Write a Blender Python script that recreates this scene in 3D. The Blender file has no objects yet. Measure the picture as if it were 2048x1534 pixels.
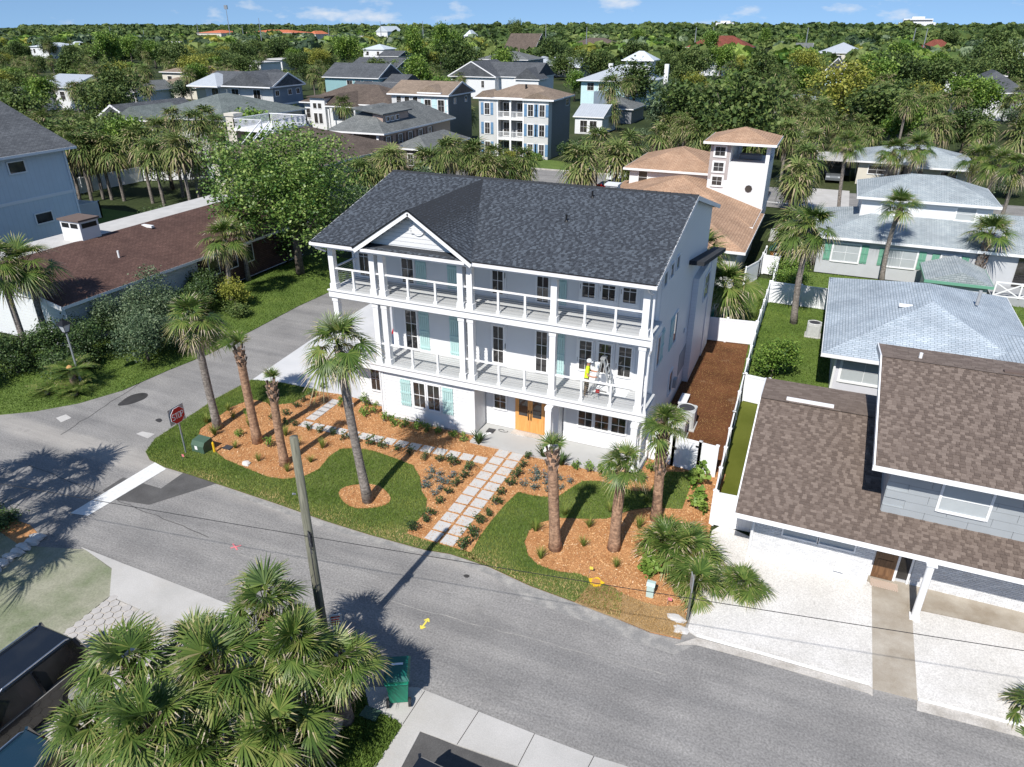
# A new white three-storey beach house on a street corner, seen from the air. Units are metres:
# X runs along the house front, Y away from the street, Z up.
import bpy, math, random
import numpy as np
from mathutils import Vector, Matrix
R = math.radians
sc = bpy.context.scene
COL = sc.collection
rnd = random.Random(7)
nr = np.random.RandomState(11)

# ------------------------------------------------------------------ camera, sky, sun, exposure
cam_data = bpy.data.cameras.new('camera')
cam_data.sensor_width = 36.0
cam_data.lens = 25.3125
cam_data.clip_start = 0.5
cam_data.clip_end = 9000
cam = bpy.data.objects.new('camera', cam_data)
COL.objects.link(cam)
cam.location = (0, 0, 17.0)
cam.rotation_euler = (R(90 - 26.4695), 0, R(23.186))
sc.camera = cam

SUN_EL, SUN_AZ = 48.0, 88.0          # elevation; direction the shadows fall, from +X towards +Y
sun = bpy.data.lights.new('sun', 'SUN')
sun.energy = 4.7
sun.angle = R(0.53)
sun.color = (1.0, 0.96, 0.9)
sun_o = bpy.data.objects.new('sun', sun)
COL.objects.link(sun_o)
_d = Vector((math.cos(R(SUN_AZ)) * math.cos(R(SUN_EL)), math.sin(R(SUN_AZ)) * math.cos(R(SUN_EL)), -math.sin(R(SUN_EL))))
sun_o.rotation_euler = _d.to_track_quat('-Z', 'Y').to_euler()
sun_o.location = (-10, -20, 40)

world = bpy.data.worlds.new('World')
sc.world = world
world.use_nodes = True
wn, wl = world.node_tree.nodes, world.node_tree.links
wn.clear()
sky = wn.new('ShaderNodeTexSky')
sky.sky_type = 'NISHITA'
sky.sun_disc = False
sky.sun_elevation = R(SUN_EL)
sky.sun_rotation = R(180 + 2)         # the sun stands behind the camera, towards -Y
sky.altitude = 20
sky.air_density = 1.0
sky.dust_density = 0.0
sky.ozone_density = 3.0
bg = wn.new('ShaderNodeBackground')
bg.inputs['Strength'].default_value = 0.105
wo = wn.new('ShaderNodeOutputWorld')
# scattered small fair-weather clouds all round the sky
tc = wn.new('ShaderNodeTexCoord')
mp = wn.new('ShaderNodeMapping'); mp.inputs['Scale'].default_value = (1, 1, 2.6)
nz = wn.new('ShaderNodeTexNoise'); nz.inputs['Scale'].default_value = 17; nz.inputs['Detail'].default_value = 7; nz.inputs['Roughness'].default_value = 0.55
rp = wn.new('ShaderNodeValToRGB')
rp.color_ramp.elements[0].position = 0.56; rp.color_ramp.elements[0].color = (0, 0, 0, 1)
rp.color_ramp.elements[1].position = 0.74; rp.color_ramp.elements[1].color = (.8, .8, .8, 1)
mx = wn.new('ShaderNodeMix'); mx.data_type = 'RGBA'
mx.inputs[7].default_value = (6.2, 6.5, 7.0, 1)
tint = wn.new('ShaderNodeMix'); tint.data_type = 'RGBA'; tint.blend_type = 'MULTIPLY'
tint.inputs[0].default_value = 1.0; tint.inputs[7].default_value = (0.9, 0.98, 1.04, 1)
wl.new(tc.outputs['Generated'], mp.inputs['Vector'])
wl.new(mp.outputs['Vector'], nz.inputs['Vector'])
wl.new(nz.outputs['Fac'], rp.inputs['Fac'])
wl.new(rp.outputs['Color'], mx.inputs[0])
lift = wn.new('ShaderNodeVectorMath'); lift.operation = 'ADD'; lift.inputs[1].default_value = (0, 0, .18)   # clear sea air: little white band low down
wl.new(tc.outputs['Generated'], lift.inputs[0]); wl.new(lift.outputs[0], sky.inputs['Vector'])
wl.new(sky.outputs['Color'], tint.inputs[6])
wl.new(tint.outputs[2], mx.inputs[6])
wl.new(mx.outputs[2], bg.inputs['Color'])
wl.new(bg.outputs['Background'], wo.inputs['Surface'])

sc.view_settings.view_transform = 'Standard'
sc.view_settings.look = 'None'
sc.view_settings.exposure = 0.32
sc.view_settings.gamma = 1.0
sc.view_settings.use_curve_mapping = False
sc.cycles.max_bounces = 6
sc.cycles.diffuse_bounces = 3
sc.cycles.glossy_bounces = 3
sc.cycles.transmission_bounces = 3
sc.cycles.transparent_max_bounces = 6
sc.cycles.caustics_reflective = False
sc.cycles.caustics_refractive = False

# ------------------------------------------------------------------ helpers: materials
MATS = {}
def _new(name):
    m = bpy.data.materials.new(name); m.use_nodes = True
    nt = m.node_tree
    b = nt.nodes['Principled BSDF']
    MATS[name] = m
    return m, nt.nodes, nt.links, b
def _uv(n):
    return n.new('ShaderNodeUVMap').outputs['UV']
def _noise(n, l, vec, scale, detail=4, rough=.55):
    x = n.new('ShaderNodeTexNoise'); x.inputs['Scale'].default_value = scale
    x.inputs['Detail'].default_value = detail; x.inputs['Roughness'].default_value = rough
    if vec is not None: l.new(vec, x.inputs['Vector'])
    return x.outputs['Fac']
def _ramp(n, l, fac, stops):
    r = n.new('ShaderNodeValToRGB'); e = r.color_ramp.elements
    while len(e) < len(stops): e.new(0.5)
    for i, (p, c) in enumerate(stops):
        e[i].position = p; e[i].color = (c[0], c[1], c[2], 1)
    l.new(fac, r.inputs['Fac'])
    return r.outputs['Color']
def _mix(n, l, fac, a, b, mode='MIX'):
    x = n.new('ShaderNodeMix'); x.data_type = 'RGBA'; x.blend_type = mode
    for sock, v in ((x.inputs[0], fac), (x.inputs[6], a), (x.inputs[7], b)):
        if isinstance(v, (int, float)): sock.default_value = v
        elif isinstance(v, tuple): sock.default_value = (v[0], v[1], v[2], 1)
        else: l.new(v, sock)
    return x.outputs[2]
def _bump(n, l, b, h, strength=.3, dist=.02):
    x = n.new('ShaderNodeBump'); x.inputs['Strength'].default_value = strength; x.inputs['Distance'].default_value = dist
    l.new(h, x.inputs['Height']); l.new(x.outputs['Normal'], b.inputs['Normal'])
def _math(n, l, op, a, b=0.0, c=None):
    x = n.new('ShaderNodeMath'); x.operation = op
    for i, v in enumerate((a, b, c)):
        if v is None: continue
        if isinstance(v, (int, float)): x.inputs[i].default_value = v
        else: l.new(v, x.inputs[i])
    return x.outputs[0]
def _obj(n):
    return n.new('ShaderNodeTexCoord').outputs['Object']
def _geo(n):
    return n.new('ShaderNodeNewGeometry').outputs['Position']
def shade(c, f): return tuple(min(1, v * f) for v in c[:3])

def plain(name, col, rough=.6, var=.06, scale=3., bump=0., metal=0., spec=.4):
    """painted or cast surface: one colour, slightly mottled"""
    m, n, l, b = _new(name)
    v = _noise(n, l, _geo(n), scale, 5)
    l.new(_ramp(n, l, v, [(.25, shade(col, 1 - var)), (.75, shade(col, 1 + var))]), b.inputs['Base Color'])
    b.inputs['Roughness'].default_value = rough; b.inputs['Metallic'].default_value = metal
    b.inputs['Specular IOR Level'].default_value = spec
    if bump: _bump(n, l, b, v, bump)
    return m
def lines(name, col, pitch, axis=1, rough=.55, depth=.5, var=.05, groove=.6):
    """boards or ribs too fine to build: grooves across the surface every `pitch` metres"""
    m, n, l, b = _new(name)
    s = n.new('ShaderNodeSeparateXYZ'); l.new(_uv(n), s.inputs[0])
    t = _math(n, l, 'FRACT', _math(n, l, 'DIVIDE', s.outputs[axis], pitch))
    g = _math(n, l, 'LESS_THAN', t, .09)
    base = _ramp(n, l, _noise(n, l, _geo(n), 1.3, 5), [(.3, shade(col, 1 - var)), (.7, shade(col, 1 + var))])
    l.new(_mix(n, l, g, base, shade(col, groove)), b.inputs['Base Color'])
    b.inputs['Roughness'].default_value = rough
    _bump(n, l, b, t, depth, .03)
    return m
def shingle(name, c1, c2, c3=None, w=.32, h=.15, rough=.9):
    """asphalt shingles on roofs too far away to pick the tabs apart"""
    m, n, l, b = _new(name)
    uv = _uv(n)
    t = n.new('ShaderNodeTexBrick')
    t.inputs['Color1'].default_value = (*c1, 1); t.inputs['Color2'].default_value = (*c2, 1)
    t.inputs['Mortar'].default_value = (*shade(c1, .45), 1)
    t.inputs['Scale'].default_value = 1; t.inputs['Mortar Size'].default_value = .012
    t.inputs['Brick Width'].default_value = w; t.inputs['Row Height'].default_value = h
    t.offset = .37
    l.new(uv, t.inputs['Vector'])
    big = _noise(n, l, _geo(n), .5, 5, .6)
    k = _ramp(n, l, big, [(.3, (.78, .78, .78)), (.7, (1.18, 1.17, 1.15))])
    c = _mix(n, l, 1., t.outputs['Color'], k, 'MULTIPLY')
    if c3:
        st = _noise(n, l, uv, 9, 3)
        c = _mix(n, l, _ramp(n, l, st, [(.55, (0, 0, 0)), (.68, (.7, .7, .7))]), c, c3)
    l.new(c, b.inputs['Base Color']); b.inputs['Roughness'].default_value = rough
    b.inputs['Specular IOR Level'].default_value = .2
    _bump(n, l, b, t.outputs['Fac'], -.5, .02)
    return m
def toned(name, stops, rough=.85, attr='tone', scale=30., spec=.2, trans=0., objvar=.0, grain=.12):
    """each piece takes its colour from its own `tone` between the stops"""
    m, n, l, b = _new(name)
    a = n.new('ShaderNodeAttribute'); a.attribute_name = attr
    f = a.outputs['Fac']
    if objvar:
        oi = n.new('ShaderNodeObjectInfo')
        f = _math(n, l, 'ADD', f, _math(n, l, 'MULTIPLY', _math(n, l, 'SUBTRACT', oi.outputs['Random'], .5), objvar))
    c = _ramp(n, l, f, stops)
    if grain:
        g = _noise(n, l, _geo(n), scale, 3)
        c = _mix(n, l, 1., c, _ramp(n, l, g, [(.3, (1 - grain,) * 3), (.7, (1 + grain,) * 3)]), 'MULTIPLY')
    l.new(c, b.inputs['Base Color']); b.inputs['Roughness'].default_value = rough
    b.inputs['Specular IOR Level'].default_value = spec
    if trans:
        tr = n.new('ShaderNodeBsdfTranslucent'); l.new(c, tr.inputs['Color'])
        ms = n.new('ShaderNodeMixShader'); ms.inputs[0].default_value = trans
        l.new(b.outputs[0], ms.inputs[1]); l.new(tr.outputs[0], ms.inputs[2])
        l.new(ms.outputs[0], n['Material Output'].inputs['Surface'])
    return m
def glass(name, col=(.02, .025, .03), rough=.05, spec=.6):
    m, n, l, b = _new(name)
    v = _noise(n, l, _geo(n), .9, 2)
    l.new(_ramp(n, l, v, [(.35, shade(col, .6)), (.65, shade(col, 1.7))]), b.inputs['Base Color'])
    b.inputs['Roughness'].default_value = rough; b.inputs['Specular IOR Level'].default_value = spec
    return m
def ground_mat(name, stops, scale, fine, fine_amt=.25, rough=.95, bump=.4, dist=.02, extra=None):
    """earth-like surfaces: broad patches plus a fine grain"""
    m, n, l, b = _new(name)
    p = _geo(n)
    c = _ramp(n, l, _noise(n, l, p, scale, 6, .6), stops)
    g = _noise(n, l, p, fine, 3, .6)
    c = _mix(n, l, 1., c, _ramp(n, l, g, [(.3, (1 - fine_amt,) * 3), (.7, (1 + fine_amt,) * 3)]), 'MULTIPLY')
    if extra: c = extra(n, l, p, c)
    l.new(c, b.inputs['Base Color']); b.inputs['Roughness'].default_value = rough
    b.inputs['Specular IOR Level'].default_value = .2
    if bump: _bump(n, l, b, g, bump, dist)
    return m

# ------------------------------------------------------------------ helpers: meshes and objects
def link_mesh(name, me, parent=None):
    o = bpy.data.objects.new(name, me); COL.objects.link(o)
    if parent is not None:
        o.parent = parent
        if parent.type == 'EMPTY' and not parent.get('local'):
            o.matrix_parent_inverse = (Matrix.Translation(parent.location) @ Matrix.Rotation(parent.rotation_euler[2], 4, 'Z')).inverted()
    return o
class MB:
    """collects boxes, bars, prisms and tubes; build() links them as ONE mesh object"""
    def __init__(s): s.v = []; s.f = []; s.m = []
    def add(s, vs, fs, m=0):
        k = len(s.v); s.v += [tuple(p) for p in vs]
        s.f += [tuple(i + k for i in f) for f in fs]; s.m += [m] * len(fs)
        return s
    def box(s, x0, y0, z0, x1, y1, z1, m=0):
        if x0 > x1: x0, x1 = x1, x0
        if y0 > y1: y0, y1 = y1, y0
        if z0 > z1: z0, z1 = z1, z0
        return s.add([(x0, y0, z0), (x1, y0, z0), (x1, y1, z0), (x0, y1, z0), (x0, y0, z1), (x1, y0, z1), (x1, y1, z1), (x0, y1, z1)],
                     [(0, 3, 2, 1), (4, 5, 6, 7), (0, 1, 5, 4), (1, 2, 6, 5), (2, 3, 7, 6), (3, 0, 4, 7)], m)
    def poly(s, pts, m=0): return s.add(pts, [tuple(range(len(pts)))], m)
    def hexa(s, lo, hi, m=0):
        """solid between two four-cornered faces given in the same order (lo below, counter-clockwise from above)"""
        return s.add(list(lo) + list(hi), [(3, 2, 1, 0), (4, 5, 6, 7), (0, 1, 5, 4), (1, 2, 6, 5), (2, 3, 7, 6), (3, 0, 4, 7)], m)
    def prism(s, pts, a, b, axis='z', m=0):
        n = len(pts)
        area = sum(pts[i][0] * pts[(i + 1) % n][1] - pts[(i + 1) % n][0] * pts[i][1] for i in range(n))
        if (area < 0) != (axis == 'y'): pts = pts[::-1]
        f = {'z': lambda p, t: (p[0], p[1], t), 'y': lambda p, t: (p[0], t, p[1]), 'x': lambda p, t: (t, p[0], p[1])}[axis]
        vs = [f(p, a) for p in pts] + [f(p, b) for p in pts]
        return s.add(vs, [tuple(range(n))[::-1], tuple(range(n, 2 * n))] + [(i, (i + 1) % n, n + (i + 1) % n, n + i) for i in range(n)], m)
    def beam(s, a, b, w, h, m=0, up=(0, 0, 1)):
        a, b = Vector(a), Vector(b); d = (b - a).normalized()
        x = d.cross(Vector(up))
        if x.length < 1e-4: x = d.cross(Vector((0, 1, 0)))
        x.normalize(); y = x.cross(d)
        x *= w / 2; y *= h / 2
        return s.add([a - x - y, a + x - y, a + x + y, a - x + y, b - x - y, b + x - y, b + x + y, b - x + y],
                     [(0, 3, 2, 1)[::-1], (4, 5, 6, 7)[::-1], (0, 1, 5, 4)[::-1], (1, 2, 6, 5)[::-1], (2, 3, 7, 6)[::-1], (3, 0, 4, 7)[::-1]], m)
    def tube(s, path, rs, n=8, m=0, cap=True):
        k = len(s.v); N = len(path)
        if isinstance(rs, (int, float)): rs = [rs] * N
        ref = None
        for i, p in enumerate(path):
            p = Vector(p)
            d = (Vector(path[min(i + 1, N - 1)]) - Vector(path[max(i - 1, 0)])).normalized()
            if ref is None: ref = Vector((0, 1, 0)) if abs(d.y) < .9 else Vector((1, 0, 0))
            x = ref - d * ref.dot(d); x.normalize(); y = d.cross(x); ref = x
            for j in range(n):
                t = 2 * math.pi * j / n
                s.v.append(tuple(p + (x * math.cos(t) + y * math.sin(t)) * rs[i]))
        for i in range(N - 1):
            for j in range(n):
                a, b = k + i * n + j, k + i * n + (j + 1) % n
                s.f.append((a, b, b + n, a + n)); s.m.append(m)
        if cap:
            s.f.append(tuple(k + j for j in range(n))[::-1]); s.m.append(m)
            s.f.append(tuple(k + (N - 1) * n + j for j in range(n))); s.m.append(m)
        return s
    def cyl(s, x, y, z0, z1, r, n=12, m=0, r1=None):
        return s.tube([(x, y, z0), (x, y, z1)], [r, r if r1 is None else r1], n, m)
    def mesh(s, name, mats, smooth=False):
        me = bpy.data.meshes.new(name)
        me.from_pydata(s.v, [], s.f)
        mats = mats if isinstance(mats, (list, tuple)) else [mats]
        for q in mats: me.materials.append(MATS[q] if isinstance(q, str) else q)
        if len(mats) > 1: me.polygons.foreach_set('material_index', s.m)
        set_uv(me)
        if smooth: me.polygons.foreach_set('use_smooth', [True] * len(me.polygons))
        me.update()
        return me
    def build(s, name, mats, parent=None, smooth=False, kind=None):
        o = link_mesh(name, s.mesh(name, mats, smooth), parent)
        if kind: o['kind'] = kind
        return o
def set_uv(me):
    """UVs in metres: u runs level along the surface, v up it"""
    nl = len(me.loops)
    if not nl: return
    co = np.empty(len(me.vertices) * 3); me.vertices.foreach_get('co', co); co = co.reshape(-1, 3)
    vi = np.empty(nl, dtype=np.int32); me.loops.foreach_get('vertex_index', vi)
    no = np.empty(len(me.polygons) * 3); me.polygons.foreach_get('normal', no); no = no.reshape(-1, 3)
    tot = np.empty(len(me.polygons), dtype=np.int32); me.polygons.foreach_get('loop_total', tot)
    n = np.repeat(no, tot, axis=0)
    u = np.stack([-n[:, 1], n[:, 0], np.zeros(nl)], 1); L = np.linalg.norm(u, axis=1)
    flat = L < .02
    u[flat] = (1, 0, 0); L[flat] = 1; u /= L[:, None]
    v = np.cross(n, u)
    p = co[vi]
    uv = np.stack([(p * u).sum(1), (p * v).sum(1)], 1)
    lay = me.uv_layers.new(name='UVMap')
    lay.data.foreach_set('uv', uv.astype(np.float32).ravel())
def np_mesh(name, V, F, mat, tone=None, smooth=None, uv=False):
    """mesh from arrays: V (n,3), F (m,3 or 4)"""
    me = bpy.data.meshes.new(name)
    V = np.asarray(V, dtype=np.float32); F = np.asarray(F, dtype=np.int32)
    k = F.shape[1]
    me.vertices.add(len(V)); me.vertices.foreach_set('co', V.ravel())
    me.loops.add(F.size); me.loops.foreach_set('vertex_index', F.ravel())
    me.polygons.add(len(F)); me.polygons.foreach_set('loop_start', np.arange(0, F.size, k, dtype=np.int32))
    mats = mat if isinstance(mat, (list, tuple)) else [mat]
    for q in mats: me.materials.append(MATS[q])
    if tone is not None:
        a = me.attributes.new('tone', 'FLOAT', 'FACE'); a.data.foreach_set('value', np.asarray(tone, dtype=np.float32))
    if smooth is not None: me.polygons.foreach_set('use_smooth', np.full(len(F), smooth, dtype=bool))
    me.update(calc_edges=True)
    if uv: set_uv(me)
    return me
def thing(name, label, cat, loc=(0, 0, 0), rotz=0., group=None):
    o = bpy.data.objects.new(name, None); COL.objects.link(o)
    o.empty_display_size = .3
    o.location = loc if len(loc) == 3 else (*loc, 0); o.rotation_euler = (0, 0, rotz)
    return tag(o, label, cat, group)
def tag(o, label, cat=None, group=None):
    o['label'] = label
    if cat: o['category'] = cat
    if group: o['group'] = group
    return o
def struct(o, label=None):
    o['kind'] = 'structure'
    if label: o['label'] = label
    return o
def local(name, label, cat, loc, rotz=0., group=None):
    """a thing whose parts are built about its own base"""
    o = thing(name, label, cat, loc, rotz, group); o['local'] = True
    return o
def copy_part(src, parent, loc=None, rot=None, scale=None, name=None):
    c = src.copy(); COL.objects.link(c); c.parent = parent
    c.matrix_parent_inverse = Matrix()
    if loc is not None: c.location = loc
    if rot is not None: c.rotation_euler = rot
    if scale is not None: c.scale = (scale,) * 3 if isinstance(scale, (int, float)) else scale
    return c
def inst(name, me, parent, loc=(0, 0, 0), rot=(0, 0, 0), scale=1.):
    o = bpy.data.objects.new(name, me); COL.objects.link(o)
    if parent is not None: o.parent = parent
    o.location = loc; o.rotation_euler = rot
    o.scale = (scale,) * 3 if isinstance(scale, (int, float)) else scale
    return o
def sheet(name, pts, z, m, thick=0.):
    mb = MB()
    area = sum(pts[i][0] * pts[(i + 1) % len(pts)][1] - pts[(i + 1) % len(pts)][0] * pts[i][1] for i in range(len(pts)))
    if area < 0: pts = pts[::-1]
    if thick: mb.prism(pts, z - thick, z)
    else: mb.poly([(x, y, z) for x, y in pts])
    return struct(mb.build(name, m))
def in_poly(P, pts):
    x, y = P[:, 0], P[:, 1]; c = np.zeros(len(P), bool); n = len(pts)
    for i in range(n):
        (x0, y0), (x1, y1) = pts[i], pts[(i + 1) % n]
        if y0 == y1: continue
        k = ((y0 > y) != (y1 > y)) & (x < (x1 - x0) * (y - y0) / (y1 - y0) + x0)
        c ^= k
    return c
def scatter(pts, density, rs, holes=()):
    a = np.array(pts); lo, hi = a.min(0), a.max(0)
    n = int(np.prod(hi - lo) * density)
    P = rs.rand(n, 2) * (hi - lo) + lo
    k = in_poly(P, pts)
    for h in holes: k &= ~in_poly(P, h)
    return P[k]
def smooth_poly(pts, it=2):
    for _ in range(it):
        q = []
        for i in range(len(pts)):
            a, b = pts[i], pts[(i + 1) % len(pts)]
            q += [(a[0] * .75 + b[0] * .25, a[1] * .75 + b[1] * .25), (a[0] * .25 + b[0] * .75, a[1] * .25 + b[1] * .75)]
        pts = q
    return pts

# ------------------------------------------------------------------ ground materials
def _road_extra(n, l, p, c):
    s = n.new('ShaderNodeSeparateXYZ'); l.new(p, s.inputs[0])
    # dusty verge: sand washed along both gutters of the street, and long tyre-worn streaks
    def band(lo, hi):
        a = n.new('ShaderNodeMapRange'); a.interpolation_type = 'SMOOTHSTEP'
        a.inputs['From Min'].default_value = lo; a.inputs['From Max'].default_value = hi
        l.new(_math(n, l, 'ADD', s.outputs[1], _math(n, l, 'MULTIPLY', _noise(n, l, p, .7, 4), .9)), a.inputs['Value'])
        return a.outputs[0]
    verge = _math(n, l, 'MULTIPLY', band(17.5, 18.3), _math(n, l, 'SUBTRACT', 1.0, band(18.7, 19.4)))
    c = _mix(n, l, _math(n, l, 'MULTIPLY', verge, .5), c, (.4, .375, .34))
    wv = n.new('ShaderNodeMapping'); wv.inputs['Scale'].default_value = (.09, 1.3, 1)
    l.new(p, wv.inputs['Vector'])
    st = _noise(n, l, wv.outputs[0], 1.0, 5, .65)
    c = _mix(n, l, 1., c, _ramp(n, l, st, [(.32, (.84, .84, .85)), (.62, (1.12, 1.11, 1.1))]), 'MULTIPLY')
    # faint dusty ground where the side streets meet
    d = _noise(n, l, p, .16, 4, .6)
    c = _mix(n, l, _ramp(n, l, d, [(.55, (0, 0, 0)), (.72, (.25, .25, .25))]), c, (.33, .315, .29))
    # darker drips down the lane and small tar spots
    o1 = _noise(n, l, p, 1.1, 5, .6)
    c = _mix(n, l, _ramp(n, l, o1, [(.6, (0, 0, 0)), (.75, (.35, .35, .35))]), c, (.11, .108, .105))
    o2 = _noise(n, l, p, 4.5, 2)
    c = _mix(n, l, _ramp(n, l, o2, [(.73, (0, 0, 0)), (.77, (.5, .5, .5))]), c, (.09, .09, .09))
    return c
ground_mat('asphalt', [(.3, (.195, .19, .184)), (.7, (.265, .258, .248))], .5, 16, .3, bump=.25, dist=.008, extra=_road_extra)
ground_mat('fresh_asphalt', [(.3, (.075, .073, .072)), (.7, (.115, .112, .11))], 1.2, 40, .2, bump=.3, dist=.008)
def _conc_extra(n, l, p, c):
    d = _noise(n, l, p, .8, 6, .7)
    return _mix(n, l, _ramp(n, l, d, [(.5, (0, 0, 0)), (.75, (.35, .35, .35))]), c, (.38, .35, .31))
ground_mat('concrete', [(.3, (.4, .39, .37)), (.7, (.5, .485, .465))], .6, 30, .1, bump=.1, dist=.005, extra=_conc_extra)
ground_mat('new_concrete', [(.3, (.5, .505, .51)), (.7, (.58, .58, .58))], .5, 30, .05, bump=.05, dist=.004)
ground_mat('old_concrete', [(.3, (.27, .225, .17)), (.7, (.45, .41, .35))], .9, 40, .1, bump=.12, dist=.006, extra=_conc_extra)
ground_mat('kerb_concrete', [(.3, (.34, .31, .27)), (.7, (.55, .52, .48))], 1.6, 25, .2, bump=.3, dist=.01)
ground_mat('shell', [(.25, (.52, .5, .465)), (.75, (.67, .65, .62))], .7, 22, .2, bump=.5, dist=.012,
           extra=lambda n, l, p, c: _mix(n, l, _ramp(n, l, _noise(n, l, p, 3.2, 6, .7), [(.6, (0, 0, 0)), (.72, (.6, .6, .6))]), c, (.36, .34, .31)))
ground_mat('gutter_dust', [(.4, (.235, .23, .222)), (.66, (.36, .345, .32))], 2.6, 20, .2, bump=.2)
ground_mat('sand', [(.3, (.26, .17, .08)), (.7, (.4, .28, .15))], 1.2, 30, .15, bump=.3)
ground_mat('lawn_soil', [(.3, (.07, .11, .025)), (.7, (.13, .16, .05))], .5, 9, .3, bump=.5, dist=.03)
ground_mat('lush_soil', [(.3, (.075, .125, .025)), (.7, (.13, .18, .045))], .4, 9, .3, bump=.5, dist=.03)
ground_mat('mulch_bed', [(.3, (.36, .16, .06)), (.7, (.52, .27, .12))], 1.1, 30, .4, bump=.8, dist=.03)
ground_mat('bare_soil', [(.25, (.085, .034, .014)), (.75, (.17, .072, .032))], .7, 24, .35, bump=.6, dist=.03,
           extra=lambda n, l, p, c: _mix(n, l, _ramp(n, l, _noise(n, l, p, .55, 6, .65), [(.62, (0, 0, 0)), (.74, (.5, .5, .5))]), c, (.4, .3, .2)))
ground_mat('turf', [(.3, (.085, .1, .012)), (.7, (.12, .135, .022))], .6, 60, .2, bump=.3, dist=.01)
ground_mat('dusty_turf', [(.3, (.15, .18, .1)), (.52, (.27, .27, .2)), (.72, (.36, .34, .28))], .45, 18, .18, bump=.2, dist=.01)
ground_mat('earth', [(.3, (.02, .032, .01)), (.55, (.04, .055, .018)), (.8, (.085, .07, .035))], .05, 3, .35, bump=.5, dist=.05)
plain('road_paint', (.68, .68, .66), .7, .12, 6)
plain('yellow_paint', (.75, .62, .1), .7, .1, 8)
plain('pink_paint', (.7, .2, .22), .7, .1, 8)
plain('tar', (.05, .047, .045), .5, .3, 2)
plain('plastic_edging', (.82, .83, .85), .45, .03)
plain('paver_stone', (.5, .49, .475), .85, .05, 4, bump=.1)
plain('paving_block', (.43, .41, .39), .9, .12, 5, bump=.2)

# ------------------------------------------------------------------ the ground itself
g = MB()
g.poly([(-5200, -900, -.06), (4200, -900, -.06), (4200, 6500, -.06), (-5200, 6500, -.06)])
struct(g.build('ground', 'earth'), 'dark leafy ground stretching to the horizon')

ROAD_N = [(-60, 13.4), (-47, 15.4), (-40, 16.9)] + [(-35.01,18.41),(-33.77,19.32),(-32.53,20.76),(-31.7,22.68),(-31.45,25.34),(-30.97,28.11),(-31.16,31.22),(-31.3,36.52),(-31.09,39.94)] + [(-31.2, 80), (-26.2, 80)]
YARD_W = [(-26.68,29.57),(-26.38,26.24),(-26.53,23.74),(-26.34,21.58),(-26.18,19.62),(-25.68,18.66),(-25.02,18.27),(-23.95,18.09),(-22.52,18.07),(-20.82,18),(-17.63,17.86),(-15.37,17.71),(-13.32,17.67),(-11.02,17.72),(-10.08,17.88),(-8.46,17.8),(-6.83,17.49),(-5.18,17.35),(-3.61,17.17),(-2.6,17.03),(-1.67,17.12)]
road_pts = ROAD_N + [(-27.11,39.06),(-26.68,29.57),(-26.38,26.24),(-26.53,23.74),(-26.34,21.58),(-26.18,19.62),(-25.68,18.66)] + [(-25.3, 18.5)] + [(-25.0, 19.0), (-1.5, 18.6), (3, 18.6), (9, 18.6), (30, 18.6), (30, 9), (-4, 9.5), (-18, 9.5), (-24, 6), (-60, 4)]
struct(sheet('road', road_pts, 0, 'asphalt'), 'grey worn asphalt street and the side street joining it')
struct(sheet('back_road', [(-120, 80), (40, 80), (40, 90.8), (-120, 90.8)], 0.0, 'asphalt'), 'street running behind the white house')
struct(sheet('back_road_line', [(-60, 82.3), (20, 82.3), (20, 82.6), (-60, 82.6)], .006, 'road_paint'), 'pale line along the back street')
struct(sheet('back_kerb', [(-60, 90.8), (-20, 90.8), (-20, 91.2), (-60, 91.2)], .1, 'kerb_concrete', .12))

# the white house plot: mulch everywhere, lawns and paving laid over it
PLOT = [(-20.97,26.72),(-21.34,26.68),(-22.39,26.54),(-26.38,26.24)] + YARD_W[2:] + [(-1.66,18.98),(-1.73,22.95)] + [(-1.75, 27), (-5.2, 27), (-5.2, 25.3), (-12.7, 25.3), (-12.7, 25.8), (-17.7, 25.8), (-17.7, 26.6), (-20.6, 26.7)]
mulch = sheet('mulch_bed', PLOT, .03, 'mulch_bed', .05)
mulch['label'] = 'orange wood-chip mulch bed in front of the white house'
LAWN_A = [(-26.38,26.24),(-24.78,26.59),(-22.46,26.64),(-22.55,25.8),(-22.66,24.99),(-23.3,24.48),(-24.56,24.52),(-24.94,24.19),(-25.18,23.39),(-25.03,22.19),(-24.98,21.17),(-24.65,20.71),(-23.72,20.24),(-22.01,19.56),(-20.67,19.36),(-19.33,19.2),(-18.63,19.33),(-18.04,19.75),(-17.75,20.49),(-17.95,21.61),(-17.88,22.23),(-17.32,22.57),(-16.37,22.69),(-15.09,22.53),(-14.24,22.37),(-13.49,21.7),(-12.95,20.87),(-12.44,20.41),(-12.08,19.7),(-12.12,18.73),(-12.1,18.25),(-11.35,18.17),(-10.09,18.18),(-9.42,18.2),(-8.46,17.8),(-10.08,17.88),(-11.02,17.72),(-13.32,17.67),(-15.37,17.71),(-17.63,17.86),(-20.82,18),(-22.52,18.07),(-23.95,18.09),(-25.02,18.27),(-25.68,18.66),(-26.18,19.62),(-26.34,21.58),(-26.53,23.74)]
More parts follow.
